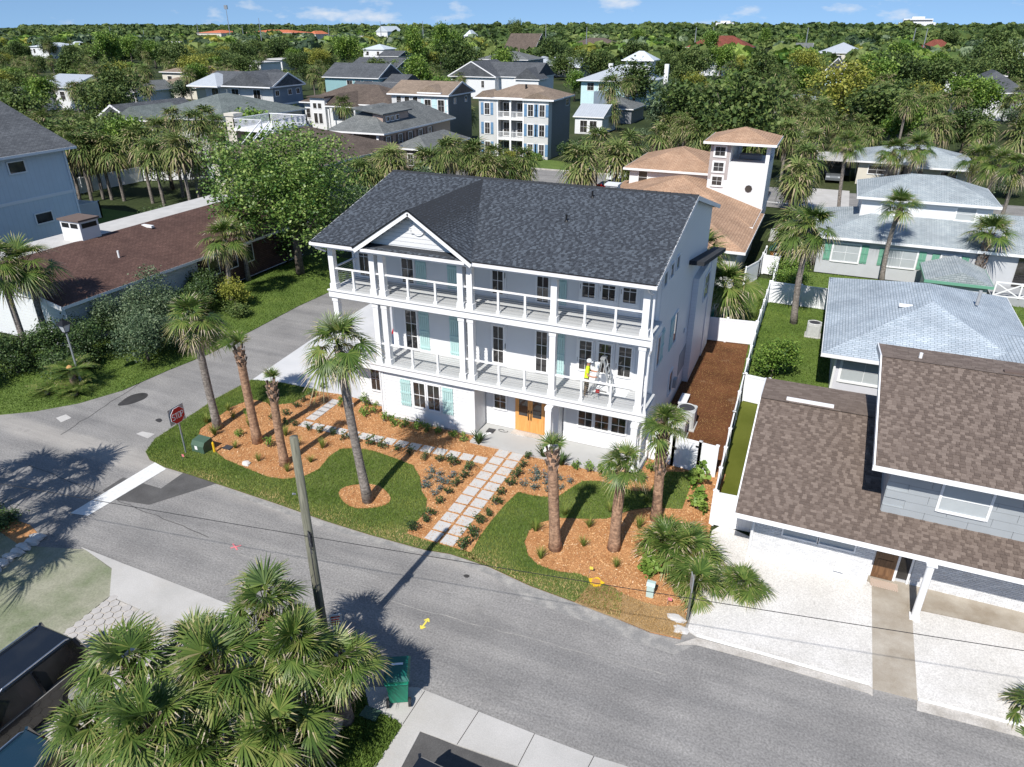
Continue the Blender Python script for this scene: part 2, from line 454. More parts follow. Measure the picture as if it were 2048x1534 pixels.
LAWN_B = [(-9.4,18.24),(-9.5,19.12),(-9.5,20.33),(-9.43,21.41),(-9.29,22.32),(-8.64,22.33),(-8.13,22.44),(-7.66,22.75),(-7.38,23.52),(-7.13,24.1),(-6.5,24.37),(-5.92,24.34),(-5.11,24.22),(-4.38,24.46),(-4.33,26.07),(-3.08,26.56),(-2.94,25.15),(-2.95,23.82),(-3.19,23.72),(-4.17,23.41),(-4.83,22.88),(-5.51,22.03),(-6.34,21.68),(-7.17,21.39),(-7.73,20.85),(-7.95,20.23),(-7.86,19.51),(-7.47,18.89),(-6.96,18.53),(-6.2,18.49),(-5.48,18.66),(-4.82,18.53),(-4.23,18.47),(-3.84,18.32),(-3.61,17.17),(-5.18,17.35),(-6.83,17.49),(-8.46,17.8),(-9.61,17.94)]
DRY = [(-4.96,18.29),(-4.23,18.47),(-3.84,18.32),(-3.2,18.2),(-2.59,18.21),(-1.9,18.51),(-1.62,17.91),(-1.67,17.14),(-2.6,17.03),(-3.61,17.17),(-4.64,17.28),(-5.18,17.35)]
lawn_a = sheet('lawn', LAWN_A, .05, 'lawn_soil', .06); lawn_a['label'] = 'mown corner lawn wrapping the mulch bed'
lawn_b = sheet('lawn', LAWN_B, .05, 'lawn_soil', .06); lawn_b['label'] = 'mown lawn between stepping-stone path and palm island'
dry = sheet('dry_lawn', DRY, .054, 'sand', .06); dry['label'] = 'patch of brown dried grass at the street edge'
RING = [(-14.85 + 1.05 * math.cos(a) + .1 * math.cos(3 * a), 19.62 + .82 * math.sin(a)) for a in np.linspace(0, 2 * math.pi, 24, endpoint=False)]
ring = sheet('mulch_ring', RING, .075, 'mulch_bed', .05)
SAND_EDGE = [(-23.89,18.03),(-20.77,17.94),(-17.59,17.8),(-15.34,17.66),(-13.29,17.62),(-10.99,17.68),(-10.06,17.84),(-8.44,17.75),(-6.81,17.44),(-5.16,17.3),(-3.59,17.13),(-2.59,16.99),(-1.66,17.08),(-1.21,17.07),(-1.73,16.45),(-2.62,16.47),(-3.77,16.6),(-5.13,16.71),(-6.73,16.81),(-8.3,17.45),(-9.94,17.62),(-10.89,17.51),(-13.11,17.35),(-15.1,17.33),(-17.33,17.49),(-20.59,17.75)]
sheet('gutter_sand', SAND_EDGE, .005, 'gutter_dust')

# paving
DRIVE = [(-26.38,26.24),(-26.68,29.57),(-26.98,33.01),(-27.11,39.06)] + [(-20.6, 39.0), (-17.9, 39.0), (-17.9, 26.6), (-20.6, 26.6)] + [(-20.97,26.72),(-22.46,26.64),(-24.78,26.59)]
sheet('driveway', DRIVE, .02, 'new_concrete', .06)['label'] = 'new white concrete driveway beside the house'
path = bpy.data.objects.new('path', None); COL.objects.link(path); path['kind'] = 'structure'
path['label'] = 'stepping-stone path from the street to the porch and driveway'
pm = MB().box(-.268, -.26, 0, .268, .26, .034).mesh('paver', 'paver_stone')
for k in range(11):
    for x in (-11.07, -10.42):
        o = inst('paver', pm, path, (x, 18.52 + .622 * k, .02 + rnd.uniform(-.004, .004)), (0, 0, rnd.uniform(-.015, .015)))
wx = [(-20.69,23.47),(-18.97,23.29),(-17.43,23.13),(-16.02,23.08),(-14.71,23.04),(-13.47,23.05),(-12.45,22.97),(-11.62,23.62)]
A, B = Vector((*wx[0], 0)), Vector((-11.75, 23.9, 0))
nrow = 15
for k in range(nrow):
    p = A.lerp(B, k / (nrow - 1))
    inst('paver', pm, path, (p.x, p.y, .02), (0, 0, math.atan2(B.y - A.y, B.x - A.x) + rnd.uniform(-.02, .02)), (.98, .98, 1))
C2, D2 = A + Vector((-.1, .72, 0)), Vector((*(-20.8,25.84), 0))
for k in range(5):
    p = C2.lerp(D2, k / 4)
    inst('paver', pm, path, (p.x, p.y, .02), (0, 0, math.atan2(D2.y - C2.y, D2.x - C2.x)), (.98, .98, 1))

# side yard of bare soil, neighbour lawns, shells, patio
sheet('bare_soil', [(-5.3, 26.9), (-2.3, 26.9), (-2.1, 24.0), (-1.7, 24.0), (-2.35, 41.7), (-5.6, 41.7)], .012, 'bare_soil')['label'] = 'bare brown soil yard beside the white house'
sheet('green_turf', [(-1.75, 23.6), (-.3, 23.6), (-.3, 34.2), (-2.1, 34.2)], .015, 'turf')['label'] = 'narrow strip of dark green artificial turf by the fence'
SIDE_LAWN = [(-2.25, 34.2), (2.2, 34.2), (2.2, 48.2), (.8, 50.5), (-2.9, 50.5)]
sheet('lawn', SIDE_LAWN, .02, 'lush_soil')['label'] = 'bright green lawn between white fence and grey roofed cottage'
BACK_LAWN = [(-5.6, 41.9), (-2.35, 41.9), (-2.6, 55), (-8, 55), (-8, 47)]
sheet('lawn', BACK_LAWN, .02, 'lush_soil')['label'] = 'strip of lawn by the splash pool behind the white fence'
STRIP = [(-.3, 50.5), (24, 50.5), (24, 58.0), (-.3, 58.0)]
sheet('lawn', STRIP, .018, 'lush_soil')['label'] = 'grass along the house with green shutters'
RLAWN = [(11.2, 42), (24, 42), (24, 50), (11.2, 50)]
sheet('lawn', RLAWN, .016, 'lush_soil')['label'] = 'lawn corner at the grey roofed cottage'
FARL = [(13, 66), (24, 66), (24, 80), (13, 80)]
sheet('lawn', FARL, .018, 'lush_soil')['label'] = 'far lawn beside the grey upper-storey house'
sheet('parking_pad', [(-1.5, 66), (2.6, 66), (2.6, 92), (-1.5, 92)], .015, 'concrete')['label'] = 'concrete drive in front of the carport'
WLAWN = [(-31.09,39.94),(-31.3,36.52),(-31.16,31.22),(-30.97,28.11),(-31.45,25.34),(-31.7,22.68),(-32.53,20.76),(-33.77,19.32),(-35.01,18.41)] + [(-37, 17.4), (-48, 15.3), (-48, 25), (-38.5, 25), (-38.2, 47), (-31.2, 47)]
sheet('lawn', WLAWN, .03, 'lush_soil', .06)['label'] = 'lush shaded lawn in front of the maroon roofed house'
B6LAWN = [(-52, 91.2), (-26, 91.2), (-30, 97.5), (-46, 98.5), (-52, 98)]
sheet('lawn', B6LAWN, .06, 'lush_soil')['label'] = 'front lawn of the house with blue shutters'
sheet('lawn', [(-71, 46), (-58, 46), (-58, 52), (-71, 52)], .02, 'lush_soil')['label'] = 'small lawn behind the white panel fence'
SHELL_A = [(-1.54,18.42),(-1.63,20.3),(-1.65,22.92),(-1.35,23.45),(-0.29,23.09),(3.83,22.16),(3.75,17.44),(3.64,17.51),(0.56,17.47),(-1.23,17.42),(-1.55,17.55)]
sheet('shell_yard', SHELL_A, .03, 'shell', .05)['label'] = 'white crushed-shell yard left of the front walk'
SHELL_B = [(4.9,17.51), (4.98,21.35), (6.58,21.47), (8.13,21.56), (14.5, 20.9), (14.5, 16.9)] + [(7.5,17.67)]
sheet('shell_yard', SHELL_B, .03, 'shell', .05)['label'] = 'white crushed-shell yard right of the front walk'
sheet('front_walk', [(3.75,17.44),(3.8,22.12),(4.97,21.82),(4.98,21.38),(4.9,17.51)], .036, 'old_concrete', .06)['label'] = 'stained concrete walk to the brown front door'
sheet('patio', [(3.8,22.04), (4.97,21.77), (4.98,21.4), (6.59,21.52), (8.14,21.61), (14.5, 21.0), (14.5, 22.8), (3.3, 22.8)], .033, 'old_concrete', .05)['label'] = 'stained concrete porch floor'
for nm, pts in (('kerb', [(-1.78,16.83),(-1.22,17.37),(0.56,17.43),(3.64,17.47),(3.75,17.41),(3.75,17.16),(3.63,17.22),(0.59,17.17),(-1.17,17.09)]), ('kerb', [(4.9,17.47), (7.49,17.64), (14.5, 16.8), (14.5, 16.5), (7.43,17.28), (4.87,17.12)])):
    sheet(nm, pts, .02, 'kerb_concrete', .05)
e = MB()
for seg in ([(-1.23,17.44),(-0.37,17.45),(0.55,17.49),(1.79,17.5),(3.64,17.53)], [(4.92,17.5),(6.21,17.59),(7.49,17.66)]):
    for a, b in zip(seg, seg[1:]): e.beam((*a, .05), (*b, .05), .05, .06)
struct(e.build('edging', 'plastic_edging'), 'white plastic edging along the shell yard')

# near side of the street
APRON = [(-22.56,12.93), (-20.53,12.88), (-16.54,12.81), (-14.5, 12.75), (-14.5, 10.6), (-17.23,11.43), (-19.49,11.54), (-20.58,12.55)]
sheet('apron', APRON, .03, 'concrete', .05)['label'] = 'pale concrete driveway apron beside the dusty turf'
TURF2 = [(-22.32,12.88), (-20.54,12.51), (-19.47,11.53), (-19.4,9.7), (-20.4,8.43), (-24, 7.5), (-34, 9.5), (-31, 13.2), (-24.7,12.11)]
sheet('dusty_lawn', TURF2, .024, 'dusty_turf', .05)['label'] = 'dusty green turf across the street'
sheet('sidewalk', [(-9.64,11.74), (-8.21,12.34), (-6.29,12.29), (-4.59,12.25), (-2.93,12.24), (-2.2, 12.3), (6, 12.3), (6, 10.8), (-4.64,11.22), (-6.35,11.14), (-7.97,11.1), (-8.23,11.17), (-9.07,11.17)], .03, 'concrete', .05)['label'] = 'concrete sidewalk along the near side of the street'
j = MB()
for a, b in (((-7.97,12.31), (-7.98,11.11)), ((-6.27,12.29), (-6.35,11.14)), ((-4.59,12.25), (-4.64,11.22)), ((-2.93,12.24), (-3.1, 10.9))):
    j.beam((*a, .032), (*b, .032), .018, .006)
struct(j.build('sidewalk_joint', 'tar'))
sheet('walk', [(-7.96,11.09), (-7.44,11.14), (-7.34,9.66), (-9.3, 8.6), (-8.03,9.36)], .028, 'concrete', .05)
sheet('near_drive', [(-7.44,11.14), (-6.33,11.11), (-4.63,11.19), (-2, 10.6), (-2, 6), (-7.3, 6), (-8.2, 9)], .012, 'fresh_asphalt')['label'] = 'dark gravelly parking pad by the sidewalk'
NEAR_GRASS = [(-9.63,11.73), (-9.09,11.16), (-8.23,11.16), (-7.98,11.06), (-7.95,9.69), (-9.6, 8), (-14, 8), (-14, 10.4), (-12, 12.0)]
sheet('ground_cover_bed', NEAR_GRASS, .02, 'lush_soil', .05)['label'] = 'dense green ground cover under the foreground palms'
# interlocking paver driveway on the near side, block by block
pd = bpy.data.objects.new('paver_driveway', None); COL.objects.link(pd); pd['kind'] = 'structure'; pd['label'] = 'hexagon block driveway half hidden by palms'
PDV = [(-19.45,11.51), (-17.23,11.43), (-14.5, 10.55), (-14.5, 6.5), (-20.5, 5.5), (-19.21,8.53), (-19.4,9.7)]
sheet('paver_bedding', PDV, .012, 'kerb_concrete').parent = pd
hexm = MB().prism([(.155 * math.cos(R(60 * k)), .155 * math.sin(R(60 * k))) for k in range(6)], 0, .02).mesh('block', 'paving_block')
cells = [(-22 + .27 * i, 5.6 + .31 * k + (.155 if i % 2 else 0)) for i in range(30) for k in range(24)]
ok = in_poly(np.array(cells), PDV)
cells = [c for c, q in zip(cells, ok) if q]
cells.sort(key=lambda c: -c[1])
for c in cells[:300]: inst('block', hexm, pd, (c[0], c[1], .016))
m_ = MB()
for c in cells[300:]: m_.prism([(c[0] + .155 * math.cos(R(60 * k)), c[1] + .155 * math.sin(R(60 * k))) for k in range(6)], .016, .036)
if m_.v: m_.build('block_field', 'paving_block', pd, kind='stuff')
# flower bed kerbed with white stones, upper left
sheet('shell_bed', [(-24.8,10.38), (-24.46,11.2), (-24.56,12.79), (-25.52,13.09), (-27.18,13.06), (-31, 13), (-33, 12)], .02, 'mulch_bed')['label'] = 'dark planting bed kerbed with pale stones'

# worn seam down the middle of the street and old repair lines
def seam(pts, w, m, label):
    s_ = MB()
    for a, b in zip(pts, pts[1:]):
        d = Vector((b[0] - a[0], b[1] - a[1], 0)).normalized(); q = Vector((-d.y, d.x, 0)) * w
        A_, B_ = Vector((*a, .0065)), Vector((*b, .0065)); s_.poly([A_ - q, B_ - q, B_ + q, A_ + q])
    struct(s_.build('road_seam', m), label)
def wobble(a, b, n, amp, seed):
    r_ = random.Random(seed)
    return [(a[0] + (b[0] - a[0]) * k / n + r_.uniform(-amp, amp), a[1] + (b[1] - a[1]) * k / n + r_.uniform(-amp, amp)) for k in range(n + 1)]
seam(wobble((-17.24,14.91), (-13.47,14.83), 14, .03, 1), .02, 'gutter_dust', 'pale worn seam in the asphalt left of the pole')
seam(wobble((-13.47,14.83), (-1.81,15.58), 30, .04, 2), .016, 'gutter_dust', 'pale worn seam along the middle of the street')
seam(wobble((-29.46,15.94), (-18.69,15.21), 22, .05, 4), .012, 'tar', 'hairline crack across the corner')
seam(wobble((-30.58,18.22), (-31.91,25.64), 18, .06, 5), .014, 'tar', 'crack along the side street')
# marks on the road
def mark(name, pts, m, label, z=.008): struct(sheet(name, pts, z, m), label)
mark('stop_line', [(-24.66,18.21),(-23.8,18.02),(-23.99,14.36),(-24.77,14.2)], 'road_paint', 'wide white stop line at the corner', .012)
mark('asphalt_patch', [(-24.96,16.82),(-24.94,15.8),(-23.88,15.55),(-22.4,15.82),(-20.95,18.14),(-22.91,18.24),(-22.86,16.85)], 'fresh_asphalt', 'darker L-shaped asphalt patch crossed by the stop line')
mark('oil_stain', smooth_poly([(-30.6,21.3),(-30.81,21.91),(-30.9,22.47),(-30.58,22.91),(-30.14,22.91),(-29.88,22.48),(-29.99,21.91),(-30.23,21.52)]), 'tar', 'dark oily stain on the side street')
mark('stain', smooth_poly([(-27.71,20.99),(-27.61,21.25),(-27.28,21.12),(-27.26,20.87)]), 'tar', 'small round stain on the side street')
mark('manhole', smooth_poly([(-9.15,17.03),(-9.08,17.17),(-8.9,17.14),(-8.95,16.98)], 1), 'tar', 'small dark patch near the yard')
mark('manhole', [(-32.23,19.27),(-32.1,19.71),(-31.54,19.57),(-31.6,19.06)], 'concrete', 'pale square utility cover on the side street')
mark('manhole', [(-27.42,19.68),(-27.33,19.96),(-26.61,20.02),(-26.58,19.59)], 'concrete', 'pale concrete square at the lawn corner')
ar = MB()
a, b = Vector((*(-9.25,14.34), .012)), Vector((*(-9.25,14.81), .012))
ar.beam(a, b, .06, .006)
for p, s in ((a, 1), (b, -1)):
    d = (b - a).normalized() * s * .12; q = Vector((-d.y, d.x, 0)) * .7
    ar.beam(p, p + d + q, .05, .007); ar.beam(p, p + d - q, .05, .008)
tag(struct(ar.build('utility_arrow', 'yellow_paint')), 'yellow sprayed double arrow on the asphalt')
pk = MB()
p = Vector((*(-17.45,15.15), .012))
pk.beam(p + Vector((-.2, .1, 0)), p + Vector((.2, -.1, 0)), .05, .006); pk.beam(p + Vector((-.1, -.12, 0)), p + Vector((.15, .15, 0)), .05, .007)
tag(struct(pk.build('utility_mark', 'pink_paint')), 'faded pink sprayed cross on the asphalt')

# ------------------------------------------------------------------ the white house
plain('white_paint', (.71, .71, .71), .45, .02, 1.5)
plain('white_trim', (.8, .8, .8), .4, .015, 2)
lines('white_stucco_lap', (.74, .74, .74), .19, 1, .5, .25, .02, .88)
plain('aqua_paint', (.42, .6, .58), .5, .04, 3)
lines('deck_boards', (.5, .51, .51), .14, 1, .6, .2, .05, .72)
plain('porch_slab', (.42, .42, .41), .75, .05, 1.2)
glass('window_glass', (.035, .033, .032), .04, .8)
plain('black_metal', (.012, .012, .013), .4, .1)
plain('steel_cable', (.55, .56, .57), .35, .05, metal=.6)
plain('gutter_metal', (.78, .77, .78), .4, .03)
plain('foundation', (.33, .34, .35), .8, .1, 3)
toned('dark_shingle', [(0, (.02, .023, .028)), (.45, (.055, .063, .076)), (1, (.115, .135, .16))], .9, scale=60, grain=.25)
plain('dark_roof_deck', (.03, .033, .038), .9, .1)
def _wood(name, c1, c2, rough=.35):
    m, n, l, b = _new(name)
    mp_ = n.new('ShaderNodeMapping'); mp_.inputs['Scale'].default_value = (14, 14, 1.2)
    l.new(_geo(n), mp_.inputs['Vector'])
    l.new(_ramp(n, l, _noise(n, l, mp_.outputs[0], 1.5, 4), [(.3, c1), (.7, c2)]), b.inputs['Base Color'])
    b.inputs['Roughness'].default_value = rough
_wood('door_wood', (.62, .27, .07), (.78, .4, .13))
_wood('brown_door_wood', (.1, .05, .025), (.22, .12, .06))

H = thing('beach_house', 'new white three-storey house with double balconies and dark shingle roof', 'house', (-12.6, 32, 0))
XL, XR, WY, DY = -19.95, -5.25, 27.4, 25.45
Z2, Z3, ZE, ZR, YE, YR, YB = 2.94, 6.26, 8.5, 10.36, 25.12, 32.3, 39.4
def roof_z(y): return ZE + (ZR - ZE) * (y - YE) / (YR - YE) if y <= YR else ZR - (ZR - 8.55) * (y - YR) / (YB - YR)
# body walls
w = MB()
w.box(-17.94, WY, 0, XR, 38.9, Z3 - .1)                                   # storeys one and two behind the balconies
w.box(XL + .05, WY, Z3 - .35, -17.95, 38.9, Z3)                           # floor of the overhanging top storey
side = [(WY, Z3 - .1), (38.9, Z3 - .1)] + [(y, roof_z(y) - .16) for y in (38.9, YR, WY)]
w.prism([(y, z) for y, z in side], XL + .05, XR, 'x')
w.build('wall', 'white_stucco_lap', H)
MB().box(-17.67, 25.68, .12, -12.82, WY - .02, Z2 - .42).build('wall', 'white_paint', H)
MB().box(-19.5, 26.46, .12, -17.7, 38.5, Z2 - .42).build('wall', 'white_paint', H)
MB().box(-12.8, 26.82, .15, -9.0, WY - .01, Z2 - .42).build('wall', 'white_paint', H)
MB().box(-8.95, 26.8, .15, XR + .01, WY - .012, Z2 - .42).build('wall', 'white_paint', H)
for q in ((-17.69, 25.66, -.02, -12.8, 26.2, .13), (-19.52, 26.44, -.02, -17.72, 27, .13), (-5.6, WY - .02, -.02, XR + .015, 38.92, .14)): MB().box(*q).build('foundation', 'foundation', H)
# lap siding, board by board, on the front faces
def siding(x0, x1, y, z0, z1, pitch=.175, parent=H):
    me = MB().add([(0, 0, 0), (1, 0, 0), (1, 0, pitch + .012), (0, 0, pitch + .012), (0, -.034, 0), (1, -.034, 0), (1, -.008, pitch + .012), (0, -.008, pitch + .012)],
                  [(0, 1, 5, 4), (4, 5, 6, 7), (3, 7, 6, 2), (0, 4, 7, 3), (1, 2, 6, 5)]).mesh('siding_board', 'white_paint')
    z = z0
    while z < z1 - .05:
        o = bpy.data.objects.new('siding_board', me); COL.objects.link(o); o.parent = parent
        o.matrix_parent_inverse = Matrix.Translation(-Vector(parent.location))
        o.location = (x0, y, z); o.scale = (x1 - x0, 1, min(1, (z1 - z) / (pitch + .012)))
        z += pitch
siding(-17.65, -12.84, 25.675, .14, 2.5)
siding(-19.48, -17.72, 26.455, .14, 2.5)
siding(-12.78, -9.02, 26.815, .17, 2.5)
siding(-8.93, -5.27, 26.795, .17, 2.5)
siding(-17.92, -5.27, WY - .005, Z2 + .05, 5.8)
siding(XL + .07, -5.27, WY - .005, Z3 + .05, 8.6)
for x, y, z0, z1 in ((-17.62, 25.63, .1, 2.5), (-12.87, 25.63, .1, 2.5), (-19.44, 26.41, .1, 2.5), (-17.88, WY - .05, Z2 + .02, 5.8), (-5.33, WY - .05, Z2 + .02, 5.8), (XL + .12, WY - .05, Z3 + .02, 8.6), (-5.33, WY - .05, Z3 + .02, 8.6), (-8.9, 26.75, .16, 2.5), (-5.33, 26.75, .16, 2.5)):
    MB().box(x - .06, y, z0, x + .06, y + .07, z1).build('corner_board', 'white_trim', H)
# decks
def deck(z, x0, x1):
    d = MB().box(x0, DY + .02, z - .06, x1, WY + .02, z).build('deck', 'deck_boards', H)
    f = MB().box(x0 - .02, DY - .03, z - .36, x1 + .02, DY + .02, z - .05)
    f.box(x0 - .05, DY - .09, z - .052, x1 + .05, DY + .03, z - .002)
    f.box(x0 - .02, DY + .021, z - .42, x0 + .03, WY, z - .062).box(x1 - .03, DY + .021, z - .42, x1 + .02, WY, z - .062)
    f.box(x0 + .031, DY + .022, z - .4, x1 - .031, WY - .1, z - .36)
    f.build('fascia', 'white_trim', d)
deck(Z2, XL, -5.12)
deck(Z3, XL, -5.12)
MB().box(-12.79, 25.02, -.02, -5.08, 26.84, .15).build('porch_slab', 'porch_slab', H)
MB().box(-11.35, 26.3, .15, -9.75, 26.8, .19).build('door_step', 'kerb_concrete', H)
# columns with base and capital
def column(x, y, z0, z1):
    c = MB().box(x - .13, y - .13, z0, x + .13, y + .13, z1).build('column', 'white_trim', H)
    MB().box(x - .165, y - .165, z0, x + .165, y + .165, z0 + .26).build('plinth', 'white_trim', c)
    MB().box(x - .155, y - .155, z1 - .16, x + .155, y + .155, z1 - .001).build('capital', 'white_trim', c)
CX3 = [-19.74, -17.6, -17.14, -13.3, -12.87, -9.14, -5.42]
for x in CX3: column(x, DY + .2, Z3, 8.36)
for x in CX3: column(x, DY + .2, Z2, 5.84)
column(-19.74, DY + .2, 0, 2.52)
column(-9.14, 25.35, .15, 2.52); column(-5.42, 25.35, .15, 2.52)
MB().box(-9.32, 26.2, .15, -9.0, 26.84, 2.5).build('stub_wall', 'white_paint', H)
# railings: hand rail, posts and steel cables, bay by bay
def railing(z, xs, posts):
    for a, b in zip(xs, xs[1:]):
        y = DY + .2
        r = MB().box(a + .13, y - .05, z + .93, b - .13, y + .05, z + .985).build('hand_rail', 'white_trim', H)
        for k in range(9): MB().box(a + .13, y - .004, z + .1 + .092 * k, b - .13, y + .004, z + .108 + .092 * k).build('cable', 'steel_cable', r)
        for p in posts:
            if a < p < b:
                MB().box(p - .045, y - .045, z, p + .045, y + .045, z + .93).box(p - .075, y - .075, z, p + .075, y + .075, z + .1).build('rail_post', 'white_trim', r)
railing(Z3, CX3, [-18.7, -15.9, -14.55, -11.6, -10.4, -7.85, -6.6])
railing(Z2, CX3, [-18.7, -15.9, -14.6, -11.6, -10.4, -7.85, -6.6])
for z, x in ((Z3, XL + .21),):
    r = MB().box(x - .05, DY + .33, z + .93, x + .05, WY, z + .985).build('hand_rail', 'white_trim', H)
    for k in range(9): MB().box(x - .004, DY + .33, z + .1 + .092 * k, x + .004, WY, z + .108 + .092 * k).build('cable', 'steel_cable', r)
# windows and doors. plane 'y' faces the street, plane 'x' faces the side yard
def window(parent, x0, x1, y, z0, z1, nx=2, nz=2, split=None, frame='white_trim', pane='window_glass', cas=.075, axis='y', name='window', proud=.05):
    def bx(mb, a0, d0, b0, a1, d1, b1):
        if axis == 'y': mb.box(a0, y + d0, b0, a1, y + d1, b1)
        elif axis == '-x': mb.box(y + d0, a0, b0, y + d1, a1, b1)
        else: mb.box(y - d0, a0, b0, y - d1, a1, b1)
    f = MB()
    bx(f, x0 - cas, -proud, z0 - cas, x0, 0, z1 + cas); bx(f, x1, -proud, z0 - cas, x1 + cas, 0, z1 + cas)
    bx(f, x0, -proud, z1, x1, 0, z1 + cas); bx(f, x0, -proud - .015, z0 - cas, x1, 0, z0)
    for i in range(1, nx):
        t = x0 + (x1 - x0) * i / nx; bx(f, t - .009, -.034, z0, t + .009, -.008, z1)
    zz = [z0 + (z1 - z0) * i / nz for i in range(1, nz)] if split is None else split
    for t in zz: bx(f, x0, -.036, t - .01, x1, -.01, t + .01)
    fo = f.build(name, frame, parent)
    p = MB(); bx(p, x0, -.016, z0, x1, -.001, z1); p.build('pane', pane, fo)
    return fo
def shutter(parent, x0, x1, y, z0, z1, col='aqua_paint', rails=3, axis='y', nb=5):
    s = MB()
    def bx(a0, d0, b0, a1, d1, b1):
        if axis == 'y': s.box(a0, y + d0, b0, a1, y + d1, b1)
        else: s.box(y - d0, a0, b0, y - d1, a1, b1)
    wd = (x1 - x0) / nb
    for i in range(nb): bx(x0 + i * wd + .007, -.04, z0, x0 + (i + 1) * wd - .007, -.002, z1)
    for k in range(rails):
        t = z0 + (z1 - z0) * ((.1, .5, .9) if rails == 3 else (.12, .56, .985, .99))[k]
        bx(x0, -.062, t - .05, x1, -.041, t + .05)
    return s.build('shutter', col, parent)
Y_ = WY - .026
for z in (Z2, Z3):
    for a, b in ((-17.2, -16.62), (-14.17, -13.6), (-10.54, -10.04)): window(H, a, b, Y_, z + .12, z + 2.05, 2, 3)
    for a, b in ((-16.48, -15.95), (-14.86, -14.33), (-9.74, -9.22)): shutter(H, a, b, Y_, z + .1, z + 2.1)
    for a in (-8.52, -7.66, -6.78):
        d = MB().box(a - .16, Y_ - .035, z + .04, a + .68, Y_, z + 2.2).build('french_door', 'white_trim', H)
        window(d, a, a + .53, Y_ - .036, z + .62, z + 1.96, 2, 3, [z + 1.1, z + 1.55], name='door_light')
        MB().box(a - .1, Y_ - .06, z + .95, a - .05, Y_ - .035, z + 1.15).build('handle', 'black_metal', d)
    d = MB().box(-12.75, Y_ - .035, z + .04, -11.98, Y_, z + 2.2).build('balcony_door', 'white_trim', H)
    window(d, -12.62, -12.13, Y_ - .036, z + .22, z + 1.98, 2, 3, name='door_light')
    MB().box(-12.07, Y_ - .06, z + .95, -12.03, Y_ - .035, z + 1.2).build('handle', 'black_metal', d)
window(H, -19.5, -19.0, Y_, Z3 + .15, Z3 + 2.0, 2, 2); window(H, -18.7, -18.3, Y_, Z3 + .15, Z3 + 2.0, 2, 2)
window(H, -15.94, -15.36, 25.65, .97, 2.23); window(H, -15.19, -14.6, 25.65, .97, 2.23)
shutter(H, -16.66, -16.12, 25.65, .9, 2.26, rails=3); shutter(H, -14.44, -13.9, 25.65, .9, 2.26, rails=3)
window(H, -18.8, -18.28, 26.43, .93, 2.15)
window(H, -12.34, -11.78, 26.79, 1.1, 2.2, 2, 3)
for a in (-8.25, -7.5, -6.74): window(H, a, a + .61, 26.77, 1.08, 2.2, 2, 3)
# double front door in varnished wood with glazed tops
fd = MB().box(-11.28, 26.72, .19, -9.8, 26.79, 2.3).build('door_frame', 'door_wood', H)
for i, x0 in enumerate((-11.2, -10.53)):
    d = MB().box(x0, 26.69, .21, x0 + .655, 26.715, 1.0).box(x0, 26.69, 1.0, x0 + .11, 26.715, 2.2).box(x0 + .545, 26.69, 1.0, x0 + .655, 26.715, 2.2).box(x0 + .11, 26.69, 2.08, x0 + .545, 26.715, 2.2)
    d.box(x0 + .1, 26.68, .3, x0 + .555, 26.689, .92)
    do = d.build('front_door', 'door_wood', H)
    MB().box(x0 + .11, 26.705, 1.0, x0 + .545, 26.714, 2.08).build('pane', 'window_glass', do)
    hx = x0 + (.6 if i == 0 else .055)
    MB().tube([(hx, 26.66, .85), (hx, 26.63, .95), (hx, 26.63, 1.1), (hx, 26.66, 1.2)], .018, 6).box(hx - .02, 26.66, 1.24, hx + .02, 26.69, 1.34).build('handle', 'black_metal', do)
for x in (-11.55, -9.6): MB().box(x - .06, 26.6, 1.95, x + .06, 26.8, 2.12).cyl(x, 26.62, 2.12, 2.2, .09, 8).build('wall_lamp', 'black_metal', H)
# side wall windows
window(H, 27.5, 27.98, XR + .002, 4.1, 5.45, 1, 1, axis='x'); shutter(H, 28.1, 28.7, XR + .002, 4.0, 5.5, axis='x')
window(H, 30.95, 31.6, XR + .002, 3.8, 5.25, 1, 1, axis='x'); shutter(H, 30.2, 30.85, XR + .002, 3.75, 5.3, axis='x')
window(H, 31.2, 31.85, XR + .002, 1.05, 2.2, 1, 1, axis='x')
for y in (27.5, 28.75, 29.95): window(H, y, y + .55, XR + .002, 7.65, 8.2, 1, 1, axis='x', cas=.05)
MB().box(XR, 33.5, 1.0, XR + .02, 36.9, 2.2).build('vent_recess', 'foundation', H)
MB().box(XR + .005, 32.4, .9, XR + .16, 32.8, 1.35).build('meter_box', 'foundation', H)
MB().cyl(XR + .06, 34.1, 3.2, 3.45, .06, 8).build('wall_light', 'white_trim', H)
# rear bump-out with its own low roof
bo = MB().box(-8.5, 38.91, 0, XR + .35, 40.9, 5.6).build('rear_wing', 'white_stucco_lap', H)
MB().prism([(33.3, 7.15), (33.3, 6.95), (41.3, 5.55), (41.3, 5.75)], -5.24, -4.55, 'x').build('wing_roof', 'dark_roof_deck', bo)
MB().box(-5.24, 35.2, 0, -4.95, 40.9, 5.7).build('wing_wall', 'white_stucco_lap', bo)
window(bo, 37.2, 38.6, -4.945, 3.9, 5.2, 2, 2, axis='x')
